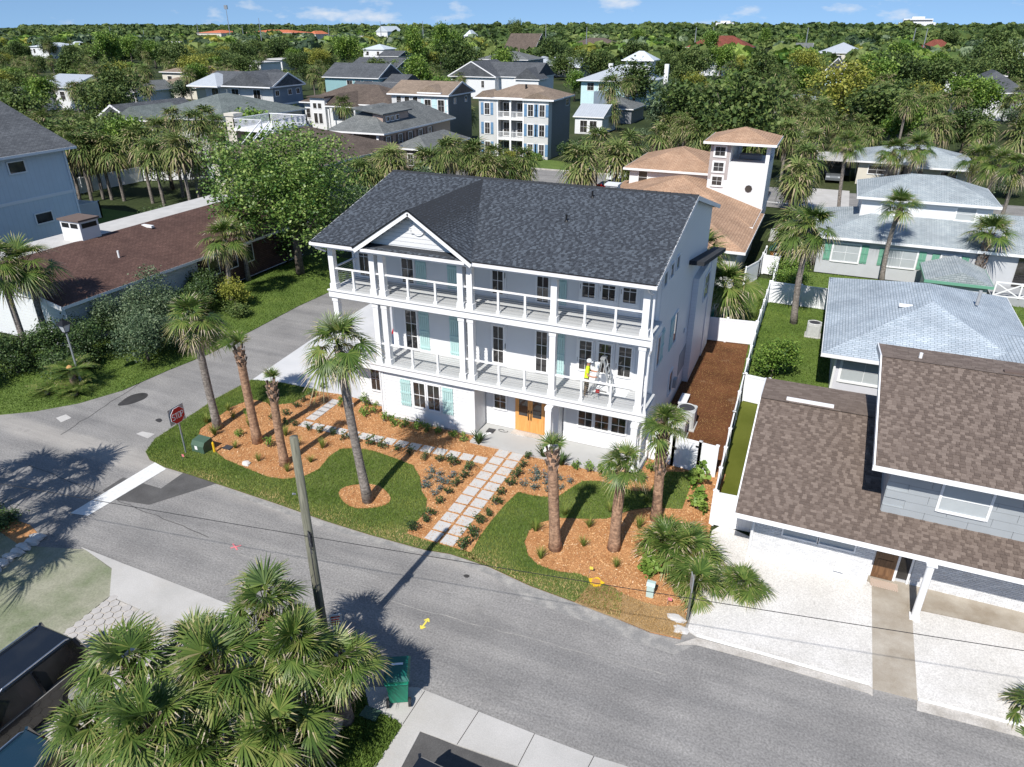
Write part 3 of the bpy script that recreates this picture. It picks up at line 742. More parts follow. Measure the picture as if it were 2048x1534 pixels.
# roof: planes, then shingle tabs laid course by course
RX0, RX1 = -20.42, -4.98
GX, GW = -15.3, 2.78
rf = MB()
rf.hexa([(RX0, YE, ZE - .16), (RX1, YE, ZE - .16), (RX1, YR, ZR - .16), (RX0, YR, ZR - .16)], [(RX0, YE, ZE), (RX1, YE, ZE), (RX1, YR, ZR), (RX0, YR, ZR)])
rf.hexa([(RX0, YR, ZR - .16), (RX1, YR, ZR - .16), (RX1, YB + .5, roof_z(YB + .5) - .16), (RX0, YB + .5, roof_z(YB + .5) - .16)], [(RX0, YR, ZR), (RX1, YR, ZR), (RX1, YB + .5, roof_z(YB + .5)), (RX0, YB + .5, roof_z(YB + .5))])
roof = rf.build('roof', 'dark_roof_deck', H)
GZ = 10.34
gs = (GZ - ZE) / GW
gy = YR - .05
gm = MB()
for s in (-1, 1):
    a = [(GX, YE - .12, GZ), (GX, gy, GZ), (GX + s * GW, YE - .12, ZE - .02)]
    b = [(p[0], p[1], p[2] - .14) for p in a]
    if s > 0: a, b = [a[0], a[2], a[1]], [b[0], b[2], b[1]]
    gm.add(a + b, [(0, 1, 2), (5, 4, 3), (0, 3, 4, 1), (1, 4, 5, 2), (2, 5, 3, 0)])
gab = gm.build('gable_roof', 'dark_roof_deck', roof)
def shingles(name, mat, parent, origin, ud, vd, inside, U, V, rs, e=.115, wmin=.07, wmax=.16, lift=.016, count=300, tones=(.05, .95), near=None):
    """courses of tabs on a plane; the nearest `count` are parts of their own, the rest one field"""
    origin, ud, vd = np.array(origin, float), np.array(ud, float), np.array(vd, float)
    nd = np.cross(ud, vd)
    flip = nd[2] < 0
    if flip: nd = -nd
    tabs = []
    v = V[0]; row = 0
    while v < V[1]:
        u = U[0] - rs.rand() * .3; dk_ = rs.rand() < .5
        while u < U[1]:
            wd = rs.uniform(wmin, wmax)
            dk_ = not dk_ if rs.rand() < .8 else dk_
            if not dk_: wd *= 1.25
            if u + wd > U[0] + .02 and u < U[1] - .02 and inside(u + wd / 2, v + e / 2): tabs.append((max(u, U[0]), v, min(u + wd, U[1]), v + e, rs.rand(), .8 if dk_ else .2))
            u += wd
        v += e; row += 1
    T = np.array(tabs); N = len(T)
    j = (rs.rand(N) - .5) * .03
    lo = np.where(T[:, 5] > .55, lift, lift * .45)
    def pt(u, v, h): return origin + u[:, None] * ud + v[:, None] * vd + h[:, None] * nd
    g = .004
    b0 = pt(T[:, 0] + g, T[:, 1] - .01 + j * .3, lo); b1 = pt(T[:, 2] - g, T[:, 1] - .01 + j * .3, lo)
    t1 = pt(T[:, 2] - g, T[:, 3], lo * .3); t0 = pt(T[:, 0] + g, T[:, 3], lo * .3)
    s0 = pt(T[:, 0] + g, T[:, 1] - .01 + j * .3, lo * 0 - .004); s1 = pt(T[:, 2] - g, T[:, 1] - .01 + j * .3, lo * 0 - .004)
    Vv = np.stack([b0, b1, t1, t0, s0, s1], 1)
    tone = tones[0] + (tones[1] - tones[0]) * np.clip(np.where(T[:, 5] > .55, .2 + .25 * T[:, 4], .42 + .45 * T[:, 4]), 0, 1)
    idx = np.arange(N)
    if count:
        order = np.argsort(((Vv.mean(1) - np.array([0, 0, 17.])) ** 2).sum(1))[:count]
        for i in order:
            me = np_mesh('shingle', Vv[i], [(0, 1, 2, 3), (4, 5, 1, 0)], mat, [tone[i]] * 2, False)
            link_mesh('shingle', me, parent)
        idx = np.setdiff1d(idx, order)
    k = np.arange(len(idx)) * 6
    F = np.concatenate([np.stack([k, k + 1, k + 2, k + 3], 1), np.stack([k + 4, k + 5, k + 1, k], 1)])
    if flip: F = F[:, ::-1]
    o = link_mesh(name, np_mesh(name, Vv[idx].reshape(-1, 3), F, mat, np.concatenate([tone[idx], tone[idx] * .8]), False), parent)
    o['kind'] = 'stuff'
    return o
rs = np.random.RandomState(3)
sl = math.hypot(YR - YE, ZR - ZE)
vd = ((YR - YE) / sl, (ZR - ZE) / sl)
def gable_cover(y): return GW * (1 - (y - YE) / (YR - YE))
def in_main(u, v): return abs(RX0 + u - GX) > gable_cover(YE + v * vd[0]) - .12
shingles('shingle_field', 'dark_shingle', roof, (RX0, YE, ZE), (1, 0, 0), (0, vd[0], vd[1]), in_main, (0, RX1 - RX0), (0, sl), rs, count=0)
gl = math.hypot(GW, GZ - ZE)
for s in (-1, 1):
    def in_g(u, v): return u < (YR - YE) * (v / gl) + .12
    shingles('shingle_field', 'dark_shingle', gab, (GX + s * GW, YE - .12, ZE - .015), (0, 1, 0), (-s * GW / gl, 0, (GZ - ZE) / gl), in_g, (0, YR - YE + .1), (0, gl), rs, count=0)
# the little skirt roof and siding inside the gable
sk = MB().hexa([(GX - 2.5, YE - .02, 8.44), (GX + 2.5, YE - .02, 8.44), (GX + 2.2, 25.62, 8.6), (GX - 2.2, 25.62, 8.6)], [(GX - 2.5, YE - .02, 8.5), (GX + 2.5, YE - .02, 8.5), (GX + 2.2, 25.62, 8.68), (GX - 2.2, 25.62, 8.68)]).build('skirt_roof', 'dark_roof_deck', roof)
sv = math.hypot(.64, .18)
shingles('shingle_field', 'dark_shingle', sk, (GX - 2.5, YE - .02, 8.505), (1, 0, 0), (0, .64 / sv, .18 / sv), lambda u, v: True, (0, 5), (0, sv), rs, count=0)
gw = MB().prism([(GX - 2.3, 8.6), (GX + 2.3, 8.6), (GX, GZ - .2)], 25.5, 25.65, 'y').build('gable_wall', 'white_paint', H)
z = 8.7
while z < GZ - .4:
    hw = 2.25 * (GZ - .3 - z) / (GZ - .3 - 8.6)
    MB().box(GX - hw, 25.475, z, GX + hw, 25.499, z + .165).build('siding_board', 'white_paint', gw); z += .185
for s in (-1, 1):
    MB().beam((GX, YE - .1, GZ - .12), (GX + s * (GW + .02), YE - .1, ZE - .14), .05, .2).build('rake_board', 'white_trim', roof)
    MB().beam((GX, YE - .14, GZ + .0), (GX + s * (GW + .06), YE - .14, ZE - .02), .03, .06).build('rake_edge', 'black_metal', roof)
vt = MB().tube([(GX + .2, 25.48, 9.5), (GX + .2, 25.42, 9.5)], .3, 20)
for k in range(6): vt.box(GX - .02 - .2 * math.cos((k - 2.5) * .35), 25.405, 9.29 + .07 * k, GX + .42 - .2 + .2 * math.cos((k - 2.5) * .35), 25.422, 9.33 + .07 * k)
vt.build('round_vent', 'white_trim', gw)
ev = MB()
for a, b in ((RX0, GX - GW + .05), (GX - GW + .3, GX + GW - .3), (GX + GW - .05, RX1)): ev.box(a, YE - .1, ZE - .15, b, YE - .005, ZE - .03)
ev.build('gutter', 'gutter_metal', roof)
MB().box(RX0, YE - .02, ZE - .03, GX - GW - .02, YE + .02, ZE + .018).box(GX + GW + .02, YE - .02, ZE - .03, RX1, YE + .02, ZE + .018).build('drip_edge', 'black_metal', roof)
MB().box(RX0 + .05, YE + .05, ZE - .26, RX1 - .05, 25.9, ZE - .17).box(XL, DY + .08, 8.2, -5.28, DY + .32, ZE - .12).build('soffit', 'white_trim', roof)
for x in (RX0 + .02, RX1 - .02):
    MB().beam((x, YE, ZE - .1), (x, YR, ZR - .1), .05, .2).build('rake_board', 'white_trim', roof)
    MB().beam((x, YR, ZR - .1), (x, YB + .5, roof_z(YB + .5) - .1), .05, .2).build('rake_board', 'white_trim', roof)
cp = MB()
n_ = 50
for k in range(n_): cp.hexa([(RX0 + (RX1 - RX0) * k / n_, YR - .14, ZR - .02), (RX0 + (RX1 - RX0) * (k + .97) / n_, YR - .14, ZR - .02), (RX0 + (RX1 - RX0) * (k + .97) / n_, YR + .14, ZR - .02), (RX0 + (RX1 - RX0) * k / n_, YR + .14, ZR - .02)],
                            [(RX0 + (RX1 - RX0) * k / n_, YR - .03, ZR + .035), (RX0 + (RX1 - RX0) * (k + .97) / n_, YR - .03, ZR + .045), (RX0 + (RX1 - RX0) * (k + .97) / n_, YR + .03, ZR + .045), (RX0 + (RX1 - RX0) * k / n_, YR + .03, ZR + .035)])
cp.build('ridge_cap', 'dark_roof_deck', roof)
for x, y in ((-9.9, 29.0), (-9.5, 31.3)):
    v = MB().cyl(x, y, roof_z(y) - .05, roof_z(y) + .3, .045, 8).cyl(x, y, roof_z(y) - .02, roof_z(y) + .06, .11, 8, r1=.06)
    v.build('vent_pipe', 'black_metal', roof)
for pts in ([(-5.3, 25.1, 8.36), (-5.28, 25.2, 8.2), (-5.14, 25.52, 8.0), (-5.14, 25.52, 6.5), (-5.06, 25.38, 6.3), (-5.06, 25.38, 5.8), (-5.14, 25.5, 5.5), (-5.14, 25.5, 3.2), (-5.06, 25.36, 2.95), (-5.06, 25.36, 2.5), (-5.14, 25.36, 2.3), (-5.14, 25.3, .3), (-5.05, 24.95, .1)],
            [(-20.3, 25.1, 8.4), (-20.2, 25.2, 8.2), (-19.93, 25.5, 8.0)], [(-17.72, 25.6, 2.5), (-17.72, 25.6, .1)]):
    MB().tube(pts, .045, 6).build('downspout', 'white_trim', H)
# chimney-like box on the far slope
MB().box(-10.15, 35.6, 8.9, -9.55, 36.2, 9.8).box(-10.2, 35.55, 9.801, -9.5, 36.25, 9.88).build('chimney_box', 'white_paint', roof)

# ------------------------------------------------------------------ neighbouring houses
def roof_solid(x0, x1, y0, y1, ze, rise, kind, th=.16):
    """a pitched roof over a rectangle; kind: hip, gx / gy (ridge along x / y), flat, pyr"""
    m = MB()
    if kind == 'flat': return m.box(x0, y0, ze - th, x1, y1, ze + .12)
    w, d = x1 - x0, y1 - y0; cx, cy = (x0 + x1) / 2, (y0 + y1) / 2; zr = ze + rise
    if kind == 'hip':
        a, b = ((x0 + d / 2, cy), (x1 - d / 2, cy)) if w >= d else ((cx, y0 + w / 2), (cx, y1 - w / 2))
    elif kind == 'gx': a, b = (x0, cy), (x1, cy)
    else: a, b = (cx, y0), (cx, y1)
    V = [(x0, y0, ze), (x1, y0, ze), (x1, y1, ze), (x0, y1, ze), (*a, zr), (*b, zr)]
    if kind == 'gx' or (kind == 'hip' and w >= d): F = [(0, 1, 5, 4), (2, 3, 4, 5), (1, 2, 5), (3, 0, 4)]
    else: F = [(0, 1, 4), (2, 3, 5), (1, 2, 5, 4), (3, 0, 4, 5)]
    V += [(x, y, z - th) for x, y, z in V[:4]]
    F += [(1, 0, 6, 7), (2, 1, 7, 8), (3, 2, 8, 9), (0, 3, 9, 6), (6, 9, 8, 7)]
    return m.add(V, F)
def eave_trim(x0, x1, y0, y1, ze, mat, parent, th=.18):
    for q in ((x0 - .03, y0 - .03, x1 + .03, y0 - .002), (x1 + .002, y0, x1 + .03, y1), (x0 - .03, y0, x0 - .002, y1)):
        MB().box(q[0], q[1], ze - th, q[2], q[3], ze + .01).build('fascia', mat, parent)
def bhouse(name, label, c, ze, kind, rise, wall, roofm, ov=.5, wins=(), trim='white_trim', shut=None, nx=2, nz=2, z0=0., depth=None, split=None):
    """house from its eave corners: front left, front right, back right"""
    x0, x1 = c[0][0], c[1][0]; y0 = (c[0][1] + c[1][1]) / 2; y1 = c[2][1] if depth is None else y0 + depth
    t = thing(name, label, 'house', ((x0 + x1) / 2, (y0 + y1) / 2, 0), group='houses of the neighbourhood')
    a0, a1, b0, b1 = x0 + ov, x1 - ov, y0 + ov, y1 - ov
    wl_ = MB().box(a0, b0, z0, a1, b1, ze - .1)
    if kind == 'gy': wl_.prism([(a0, ze - .1), (a1, ze - .1), ((a0 + a1) / 2, ze + rise * (a1 - a0) / (x1 - x0) - .12)], b0, b1, 'y')
    if kind == 'gx': wl_.prism([(b0, ze - .1), (b1, ze - .1), ((b0 + b1) / 2, ze + rise * (b1 - b0) / (y1 - y0) - .12)], a0, a1, 'x')
    wl_.build('wall', wall, t)
    ro = roof_solid(x0, x1, y0, y1, ze, rise, kind).build('roof', roofm, t)
    eave_trim(x0, x1, y0, y1, ze, trim, ro)
    if kind == 'gy':
        cx, zr = (x0 + x1) / 2, ze + rise
        for s in (x0, x1): MB().beam((s, y0 - .02, ze - .05), (cx, y0 - .02, zr - .05), .06, .24).build('rake_board', trim, ro)
    if kind == 'gx':
        cy, zr = (y0 + y1) / 2, ze + rise
        for s in (y0, y1): MB().beam((x1 + .02, s, ze - .05), (x1 + .02, cy, zr - .05), .06, .24).build('rake_board', trim, ro)
    for q in wins:
        f, u0, u1, za, zb = q[:5]
        if f == 'f':
            window(t, a0 + (a1 - a0) * u0, a0 + (a1 - a0) * u1, b0 - .002, za, zb, nx, nz, cas=.1, frame=trim)
            if len(q) > 5:
                w_ = .45
                for e0 in (a0 + (a1 - a0) * u0 - .14 - w_, a0 + (a1 - a0) * u1 + .14): shutter(t, e0, e0 + w_, b0 - .002, za, zb, q[5], 2, nb=2)
        elif f == 'r':
            window(t, b0 + (b1 - b0) * u0, b0 + (b1 - b0) * u1, a1 + .002, za, zb, nx, nz, cas=.1, axis='x', frame=trim)
            if len(q) > 5:
                w_ = .45
                for e0 in (b0 + (b1 - b0) * u0 - .14 - w_, b0 + (b1 - b0) * u1 + .14): shutter(t, e0, e0 + w_, a1 + .002, za, zb, q[5], 2, axis='x', nb=2)
    t['box'] = (a0, a1, b0, b1)
    return t
def pitched(parent, x0, x1, y0, y1, ze, rise, kind, roofm, name='roof', trim='white_trim', wall=None, z0=0, ov=.35):
    """another roofed block of the same house"""
    r = roof_solid(x0, x1, y0, y1, ze, rise, kind).build(name, roofm, parent)
    eave_trim(x0, x1, y0, y1, ze, trim, r)
    if wall:
        m = MB().box(x0 + ov, y0 + ov, z0, x1 - ov, y1 - ov, ze - .1)
        if kind == 'gy': m.prism([(x0 + ov, ze - .1), (x1 - ov, ze - .1), ((x0 + x1) / 2, ze + rise - .25)], y0 + ov, y1 - ov, 'y')
        if kind == 'gx': m.prism([(y0 + ov, ze - .1), (y1 - ov, ze - .1), ((y0 + y1) / 2, ze + rise - .25)], x0 + ov, x1 - ov, 'x')
        m.build('wall', wall, parent)
    return r
def balustrade(parent, a, b, z, h=.95, step=.16, mat='white_trim'):
    a, b = Vector((*a, z)), Vector((*b, z)); L = (b - a).length; n = max(2, int(L / step)); u = Vector((0, 0, h))
    m = MB().beam(a + u, b + u, .08, .07).beam(a + Vector((0, 0, .1)), b + Vector((0, 0, .1)), .06, .06)
    for k in range(n + 1):
        p = a.lerp(b, k / n); e = .09 if k in (0, n) else .04
        m.box(p.x - e / 2, p.y - e / 2, z, p.x + e / 2, p.y + e / 2, z + h + (.08 if e > .05 else -.02))
    return m.build('balustrade', mat, parent)

toned('brown_shingle', [(0, (.085, .065, .055)), (.4, (.14, .108, .09)), (1, (.235, .188, .158))], .9, scale=60, grain=.22)
plain('brown_roof_deck', (.13, .095, .08), .9, .1)
shingle('blue_grey_shingle', (.34, .4, .46), (.43, .49, .55), (.3, .35, .41), .3, .14)
shingle('pale_grey_shingle', (.3, .345, .37), (.38, .42, .44), (.24, .27, .29), .32, .14)
shingle('maroon_shingle', (.095, .055, .046), (.135, .08, .066), (.065, .042, .038), .3, .14)
shingle('charcoal_shingle', (.075, .082, .092), (.12, .128, .14), (.05, .054, .06), .34, .16)
shingle('grey_shingle', (.13, .14, .14), (.19, .2, .2), (.1, .105, .105), .34, .16)
shingle('green_grey_shingle', (.13, .155, .15), (.19, .215, .21), (.1, .12, .115), .34, .16)
shingle('tan_shingle', (.37, .235, .155), (.45, .3, .205), (.28, .17, .105), .34, .2)
shingle('taupe_shingle', (.22, .17, .13), (.29, .225, .175), (.17, .13, .1), .34, .16)
shingle('brown_far_shingle', (.105, .082, .068), (.15, .12, .1), (.08, .06, .05), .34, .16)
shingle('red_tile', (.16, .05, .035), (.22, .07, .05), (.12, .04, .03), .3, .3)
shingle('orange_tile', (.5, .15, .07), (.6, .2, .1), (.4, .12, .06), .3, .3)
lines('metal_roof', (.42, .45, .48), .42, 0, .35, .6, .05, .75)
lines('pale_metal_roof', (.55, .6, .63), .42, 0, .35, .6, .05, .8)
lines('white_lap', (.74, .75, .76), .2, 1, .5, .4, .03, .8)
lines('grey_lap', (.47, .49, .51), .2, 1, .55, .4, .04, .8)
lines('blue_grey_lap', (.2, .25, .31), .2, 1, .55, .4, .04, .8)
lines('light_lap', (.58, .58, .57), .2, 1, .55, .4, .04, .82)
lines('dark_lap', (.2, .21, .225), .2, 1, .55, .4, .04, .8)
lines('pink_lap', (.42, .31, .26), .2, 1, .55, .4, .04, .8)
lines('taupe_lap', (.24, .2, .175), .2, 1, .55, .4, .04, .8)
lines('mauve_lap', (.45, .4, .385), .2, 1, .55, .4, .04, .82)
lines('teal_batten', (.25, .42, .44), .4, 0, .55, .5, .04, .8)
lines('mint_lap', (.55, .74, .76), .2, 1, .55, .4, .04, .86)
lines('board_batten', (.6, .665, .72), .42, 0, .55, .35, .03, .9)
lines('grey_wide_lap', (.36, .385, .4), .3, 1, .55, .5, .05, .75)
plain('lavender_stucco', (.56, .56, .6), .8, .04, 2)
plain('grey_block', (.47, .485, .5), .8, .05, 2)
plain('cream_stucco', (.62, .58, .5), .8, .05, 2)
plain('green_paint', (.14, .34, .24), .55, .04)
plain('blue_paint', (.13, .25, .4), .55, .04)
plain('brown_paint', (.13, .09, .075), .55, .05)
plain('flat_roof', (.34, .35, .36), .9, .15, .8)
plain('white_flat_roof', (.47, .46, .44), .85, .12, 1.2)
plain('pool_water', (.03, .12, .15), .08, .1)
plain('blinds', (.4, .43, .44), .5, .05)
toned('white_brick', [(0, (.58, .58, .58)), (1, (.74, .74, .74))], .7, scale=20, grain=.06)
plain('mortar', (.5, .5, .5), .9, .05)
_wood('cedar', (.45, .2, .06), (.6, .3, .1), .6)

# --- brown shingle house on the right
N1 = thing('brown_roof_house', 'white brick house with brown shingle roofs and grey upper storey', 'house', (6, 25, 0))
E1, S1 = 21.1, .3
def n1z(y): return 2.35 + S1 * (y - E1)
lo = MB()
lo.hexa([(-.87, E1, 2.22), (16, E1, 2.22), (16, 26.7, n1z(26.7) - .13), (-.87, 26.7, n1z(26.7) - .13)], [(-.87, E1, 2.35), (16, E1, 2.35), (16, 26.7, n1z(26.7)), (-.87, 26.7, n1z(26.7))])
lo.hexa([(-.87, 26.7, n1z(26.7) - .13), (3.4, 26.7, n1z(26.7) - .13), (3.4, 29.4, 3.5), (-.87, 29.4, 3.5)], [(-.87, 26.7, n1z(26.7)), (3.4, 26.7, n1z(26.7)), (3.4, 29.4, 3.63), (-.87, 29.4, 3.63)])
lr = lo.build('lower_roof', 'brown_roof_deck', N1)
sl1 = math.hypot(1, S1)
rs = np.random.RandomState(5)
shingles('shingle_field', 'brown_shingle', lr, (-.87, E1, 2.355), (1, 0, 0), (0, 1 / sl1, S1 / sl1), lambda u, v: u < 4.45 or v < 1.42, (0, 12), (0, 5.6 * sl1), rs, e=.12, wmin=.09, wmax=.2, lift=.02)
sb1 = math.hypot(2.7, .4)
shingles('shingle_field', 'brown_shingle', lr, (-.87, 29.4, 3.645), (1, 0, 0), (0, -2.7 / sb1, .4 / sb1), lambda u, v: True, (0, 4.25), (0, sb1), rs, e=.15, wmin=.2, wmax=.4, lift=.003, count=0, tones=(.3, .95))
up = MB()
up.hexa([(2.93, 21.75, 4.66), (16, 21.75, 4.66), (16, 26.9, 6.22), (2.93, 26.9, 6.22)], [(2.93, 21.75, 4.8), (16, 21.75, 4.8), (16, 26.9, 6.36), (2.93, 26.9, 6.36)])
up.hexa([(2.93, 26.9, 6.22), (16, 26.9, 6.22), (16, 28.9, 5.92), (2.93, 28.9, 5.92)], [(2.93, 26.9, 6.36), (16, 26.9, 6.36), (16, 28.9, 6.06), (2.93, 28.9, 6.06)])
ur = up.build('upper_roof', 'brown_roof_deck', N1)
su = math.hypot(5.15, 1.56)
shingles('shingle_field', 'brown_shingle', ur, (2.93, 21.75, 4.805), (1, 0, 0), (0, 5.15 / su, 1.56 / su), lambda u, v: True, (0, 10), (0, su), rs, e=.12, wmin=.09, wmax=.2, lift=.02)
su = math.hypot(2.0, .3)
shingles('shingle_field', 'brown_shingle', ur, (2.93, 28.9, 6.075), (1, 0, 0), (0, -2.0 / su, .3 / su), lambda u, v: True, (0, 10), (0, su), rs, e=.15, wmin=.2, wmax=.4, lift=.003, count=0, tones=(.3, .95))
for nm, x, y, z, par in (('ridge_vent', 0.9, 26.78, 4.06, lr), ('ridge_vent', 7.6, 27.1, 6.36, ur)):
    MB().box(x - .85, y, z - .03, x + .85, y + .22, z + .03).build(nm, 'gutter_metal' if par is lr else 'brown_roof_deck', par)
MB().cyl(4.2, 27.4, 6.1, 6.5, .06, 8).build('vent_pipe', 'white_trim', ur)
MB().box(-.92, E1 - .1, 2.2, 16, E1 - .003, 2.33).build('gutter', 'white_trim', lr)
MB().box(-.92, E1, 2.2, -.873, 26.7, 2.3).build('fascia', 'white_trim', lr)
MB().box(2.86, 21.64, 4.66, 16, 21.747, 4.79).build('gutter', 'white_trim', ur)
for a, b in (((2.9, 21.75, 4.72), (2.9, 26.9, 6.28)), ((2.9, 26.9, 6.28), (2.9, 28.9, 5.98))): MB().beam(a, b, .05, .22).build('rake_board', 'white_trim', ur)
for a, b in (((-.9, E1, 2.28), (-.9, 26.7, 3.96)), ((-.9, 26.7, 3.96), (-.9, 29.4, 3.56))): MB().beam(a, b, .05, .16).build('rake_board', 'white_trim', lr)
MB().box(-.22, 22.05, 0, 3.6, 28.8, 2.34).prism([(22.05, 2.3), (28.8, 2.3), (28.8, 3.45), (26.7, 3.8)], -.22, 3.4, 'x').build('wall', 'mortar', N1)
MB().box(3.6, 22.6, 0, 16, 28.8, 2.6).build('wall', 'mortar', N1)
uw = MB().box(3.5, 22.47, 2.5, 16, 28.5, 4.66).prism([(22.47, 4.6), (28.5, 4.6), (28.5, 5.6), (26.9, 6.15), (22.47, 4.8)], 3.5, 15, 'x').build('upper_wall', 'grey_wide_lap', N1)
k = 0
for z in np.arange(2.72, 4.6, .31):
    for i in range(9):
        x = 3.52 + i * 1.22 + (.6 if k % 2 else 0)
        MB().box(x + .004, 22.435 - rnd.uniform(0, .006), z, min(x + 1.215, 15.9), 22.469, z + .32).build('siding_panel', 'grey_wide_lap', uw)
    k += 1
window(uw, 5.05, 6.35, 22.43, 3.3, 4.25, 1, 2, pane='blinds')
def brick_face(parent, x0, x1, y, z0, z1, holes, rs):
    V, F, T = [], [], []
    z = z0; row = 0
    while z < z1:
        x = x0 - (.1 if row % 2 else 0)
        while x < x1:
            a, b = max(x, x0), min(x + .19, x1)
            if b - a > .03 and not any(h[0] < (a + b) / 2 < h[1] and h[2] < z + .03 < h[3] for h in holes):
                k = len(V); d = y - .012 - rs.rand() * .006
                V += [(a, d, z), (b, d, z), (b, d, z + .057), (a, d, z + .057), (a, y, z), (b, y, z), (b, y, z + .057), (a, y, z + .057)]
                F += [(k, k + 1, k + 2, k + 3), (k + 3, k + 2, k + 6, k + 7), (k + 1, k + 5, k + 6, k + 2), (k + 4, k + 0, k + 3, k + 7)]; T += [rs.rand()] * 4
            x += .2
        z += .068; row += 1
    o = link_mesh('brick_field', np_mesh('brick_field', V, F, 'white_brick', T, False), parent); o['kind'] = 'stuff'
brick_face(N1, -.22, 3.62, 22.05, .03, 2.3, [(.7, 3.05, 1.2, 1.95)], rs)
brick_face(N1, 4.95, 16, 22.6, .03, 2.4, [], rs)
for a in (.75, 1.92): window(N1, a, a + 1.08, 22.045, 1.25, 1.9, 1, 1, pane='blinds', cas=.06)
dr = MB().box(3.75, 22.5, .06, 4.42, 22.59, 2.1).build('front_door', 'brown_door_wood', N1)
MB().box(3.68, 22.52, .05, 3.75, 22.6, 2.2).box(4.42, 22.52, .05, 4.5, 22.6, 2.2).box(3.75, 22.52, 2.1, 4.9, 22.6, 2.2).box(4.84, 22.52, .05, 4.9, 22.6, 2.1).build('door_frame', 'white_trim', dr)
MB().box(4.5, 22.55, .2, 4.84, 22.58, 2.1).build('sidelight', 'window_glass', dr)
for q in ((3.85, .95, 4.32, 1.95), (3.85, .2, 4.32, .85)): MB().box(q[0], 22.48, q[1], q[2], 22.499, q[3]).build('door_panel', 'brown_door_wood', dr)
pc = MB().cyl(5.02, 20.95, .06, 2.25, .11, 16).box(4.87, 20.8, .03, 5.17, 21.1, .1).box(4.87, 20.8, 2.2, 5.17, 21.1, 2.24).build('porch_column', 'white_trim', N1, smooth=False)
MB().tube([(-.12, 21.1, 2.25), (-.15, 21.6, 2.1), (-.25, 21.95, 1.9), (-.25, 21.95, .15), (-.25, 21.6, .08)], .05, 6).build('downspout', 'white_trim', N1)
MB().box(2.55, 21.9, .35, 2.85, 22.04, .75).build('meter_box', 'white_trim', N1)

# --- blue-grey hip roofed cottage behind it
N2 = bhouse('grey_cottage', 'low cottage with pale blue-grey hip roof behind the brown roofed house', [(1.27, 35.8), (11.0, 35.8), (11.0, 48.7)], 2.55, 'hip', 1.75, 'lavender_stucco', 'blue_grey_shingle', .7)
window(N2, 2.35, 4.4, 36.498, 1.0, 2.2, 2, 2, pane='blinds', cas=.12)
MB().tube([(2.0, 36.4, 2.4), (2.0, 36.4, .1)], .06, 6).build('downspout', 'white_trim', N2)
for x, y, z in ((5.2, 40.6, 3.9), (5.1, 45.2, 3.55)): MB().box(x - .6, y - .1, z - .05, x + .6, y + .12, z + .08).build('ridge_vent', 'white_trim', N2)
MB().cyl(8.6, 43.5, 3.5, 4.3, .09, 8).build('vent_pipe', 'foundation', N2)
pitched(N2, 7.4, 15.5, 33.0, 42.0, 2.62, 1.3, 'hip', 'blue_grey_shingle', 'wing_roof', wall='lavender_stucco')
# --- grey house with green shutters
N3 = bhouse('grey_shutter_house', 'grey house with green shutters and small upper storey', [(-.15, 57.9), (22, 57.9), (22, 68)], 2.9, 'hip', 1.6, 'grey_block', 'pale_grey_shingle', .45)

for a, b, z0, z1 in ((1.35, 3.15, 1.05, 2.35), (5.1, 6.95, 1.05, 2.3), (8.55, 9.65, .9, 2.25)):
    window(N3, a, b, 58.34, z0, z1, 2 if b - a > 1.3 else 1, 2, pane='blinds', cas=.1)
    for e0 in (a - .62, b + .14): shutter(N3, e0, e0 + .48, 58.34, z0 - .02, z1 + .05, 'green_paint', 2, nb=2)
MB().box(13.2, 58.30, .2, 21.5, 58.36, 2.6).build('screen_porch', 'window_glass', N3)
up3 = pitched(N3, 2.36, 11.85, 61.2, 68.4, 5.35, 1.35, 'hip', 'pale_grey_shingle', 'upper_roof', wall='white_lap', z0=3.2, ov=.4)
for a, b in ((4.2, 6.0), (9.2, 10.4)): window(N3, a, b, 61.595, 4.15, 5.0, 2 if b - a > 1.5 else 1, 2, pane='blinds', cas=.1)
pitched(N3, 7.2, 11.2, 53.4, 57.6, 1.75, .75, 'gy', 'pale_grey_shingle', 'shed_roof', trim='green_paint', wall='grey_block', ov=.25)
dk = MB().box(11.6, 55.4, 0, 22, 58.2, .55).build('porch_deck', 'foundation', N3)
for a in (11.7, 13.2, 14.7, 16.2):
    m = MB().beam((a, 55.45, .62), (a + 1.5, 55.45, 1.5), .07, .07).beam((a, 55.46, 1.5), (a + 1.5, 55.46, .62), .07, .07).beam((a, 55.45, 1.55), (a + 1.5, 55.45, 1.55), .09, .08).beam((a, 55.45, .6), (a + 1.5, 55.45, .6), .07, .07).box(a - .05, 55.4, .5, a + .05, 55.5, 1.6)
    m.build('cross_railing', 'white_trim', dk)
# --- ranch with carport
N4 = bhouse('ranch_house', 'cream ranch house with grey hip roof and open carport', [(2.55, 96.3), (15.2, 96.3), (15.2, 106)], 2.75, 'hip', 1.5, 'cream_stucco', 'pale_grey_shingle', .6, [('f', .1, .26, 1.3, 2.2), ('f', .76, .9, 1.2, 2.0)])
MB().box(6.2, 96.86, .1, 8.9, 96.896, 2.3).build('porch_screen', 'window_glass', N4)
for x in (6.2, 7.5, 8.9): MB().box(x - .06, 96.75, 0, x + .06, 96.85, 2.6).build('porch_post', 'white_trim', N4)
MB().prism([(9.75 + .33 * math.cos(t), 1.4 + .62 * math.sin(t)) for t in np.linspace(0, 6.28, 16, endpoint=False)], 96.85, 96.89, 'y').build('oval_window', 'window_glass', N4)
pitched(N4, 8.9, 15.0, 94.6, 99, 2.7, 1.1, 'hip', 'pale_grey_shingle', 'wing_roof')
MB().box(-1.6, 95.8, 2.6, 2.5, 102, 2.75).build('carport_roof', 'white_flat_roof', N4)
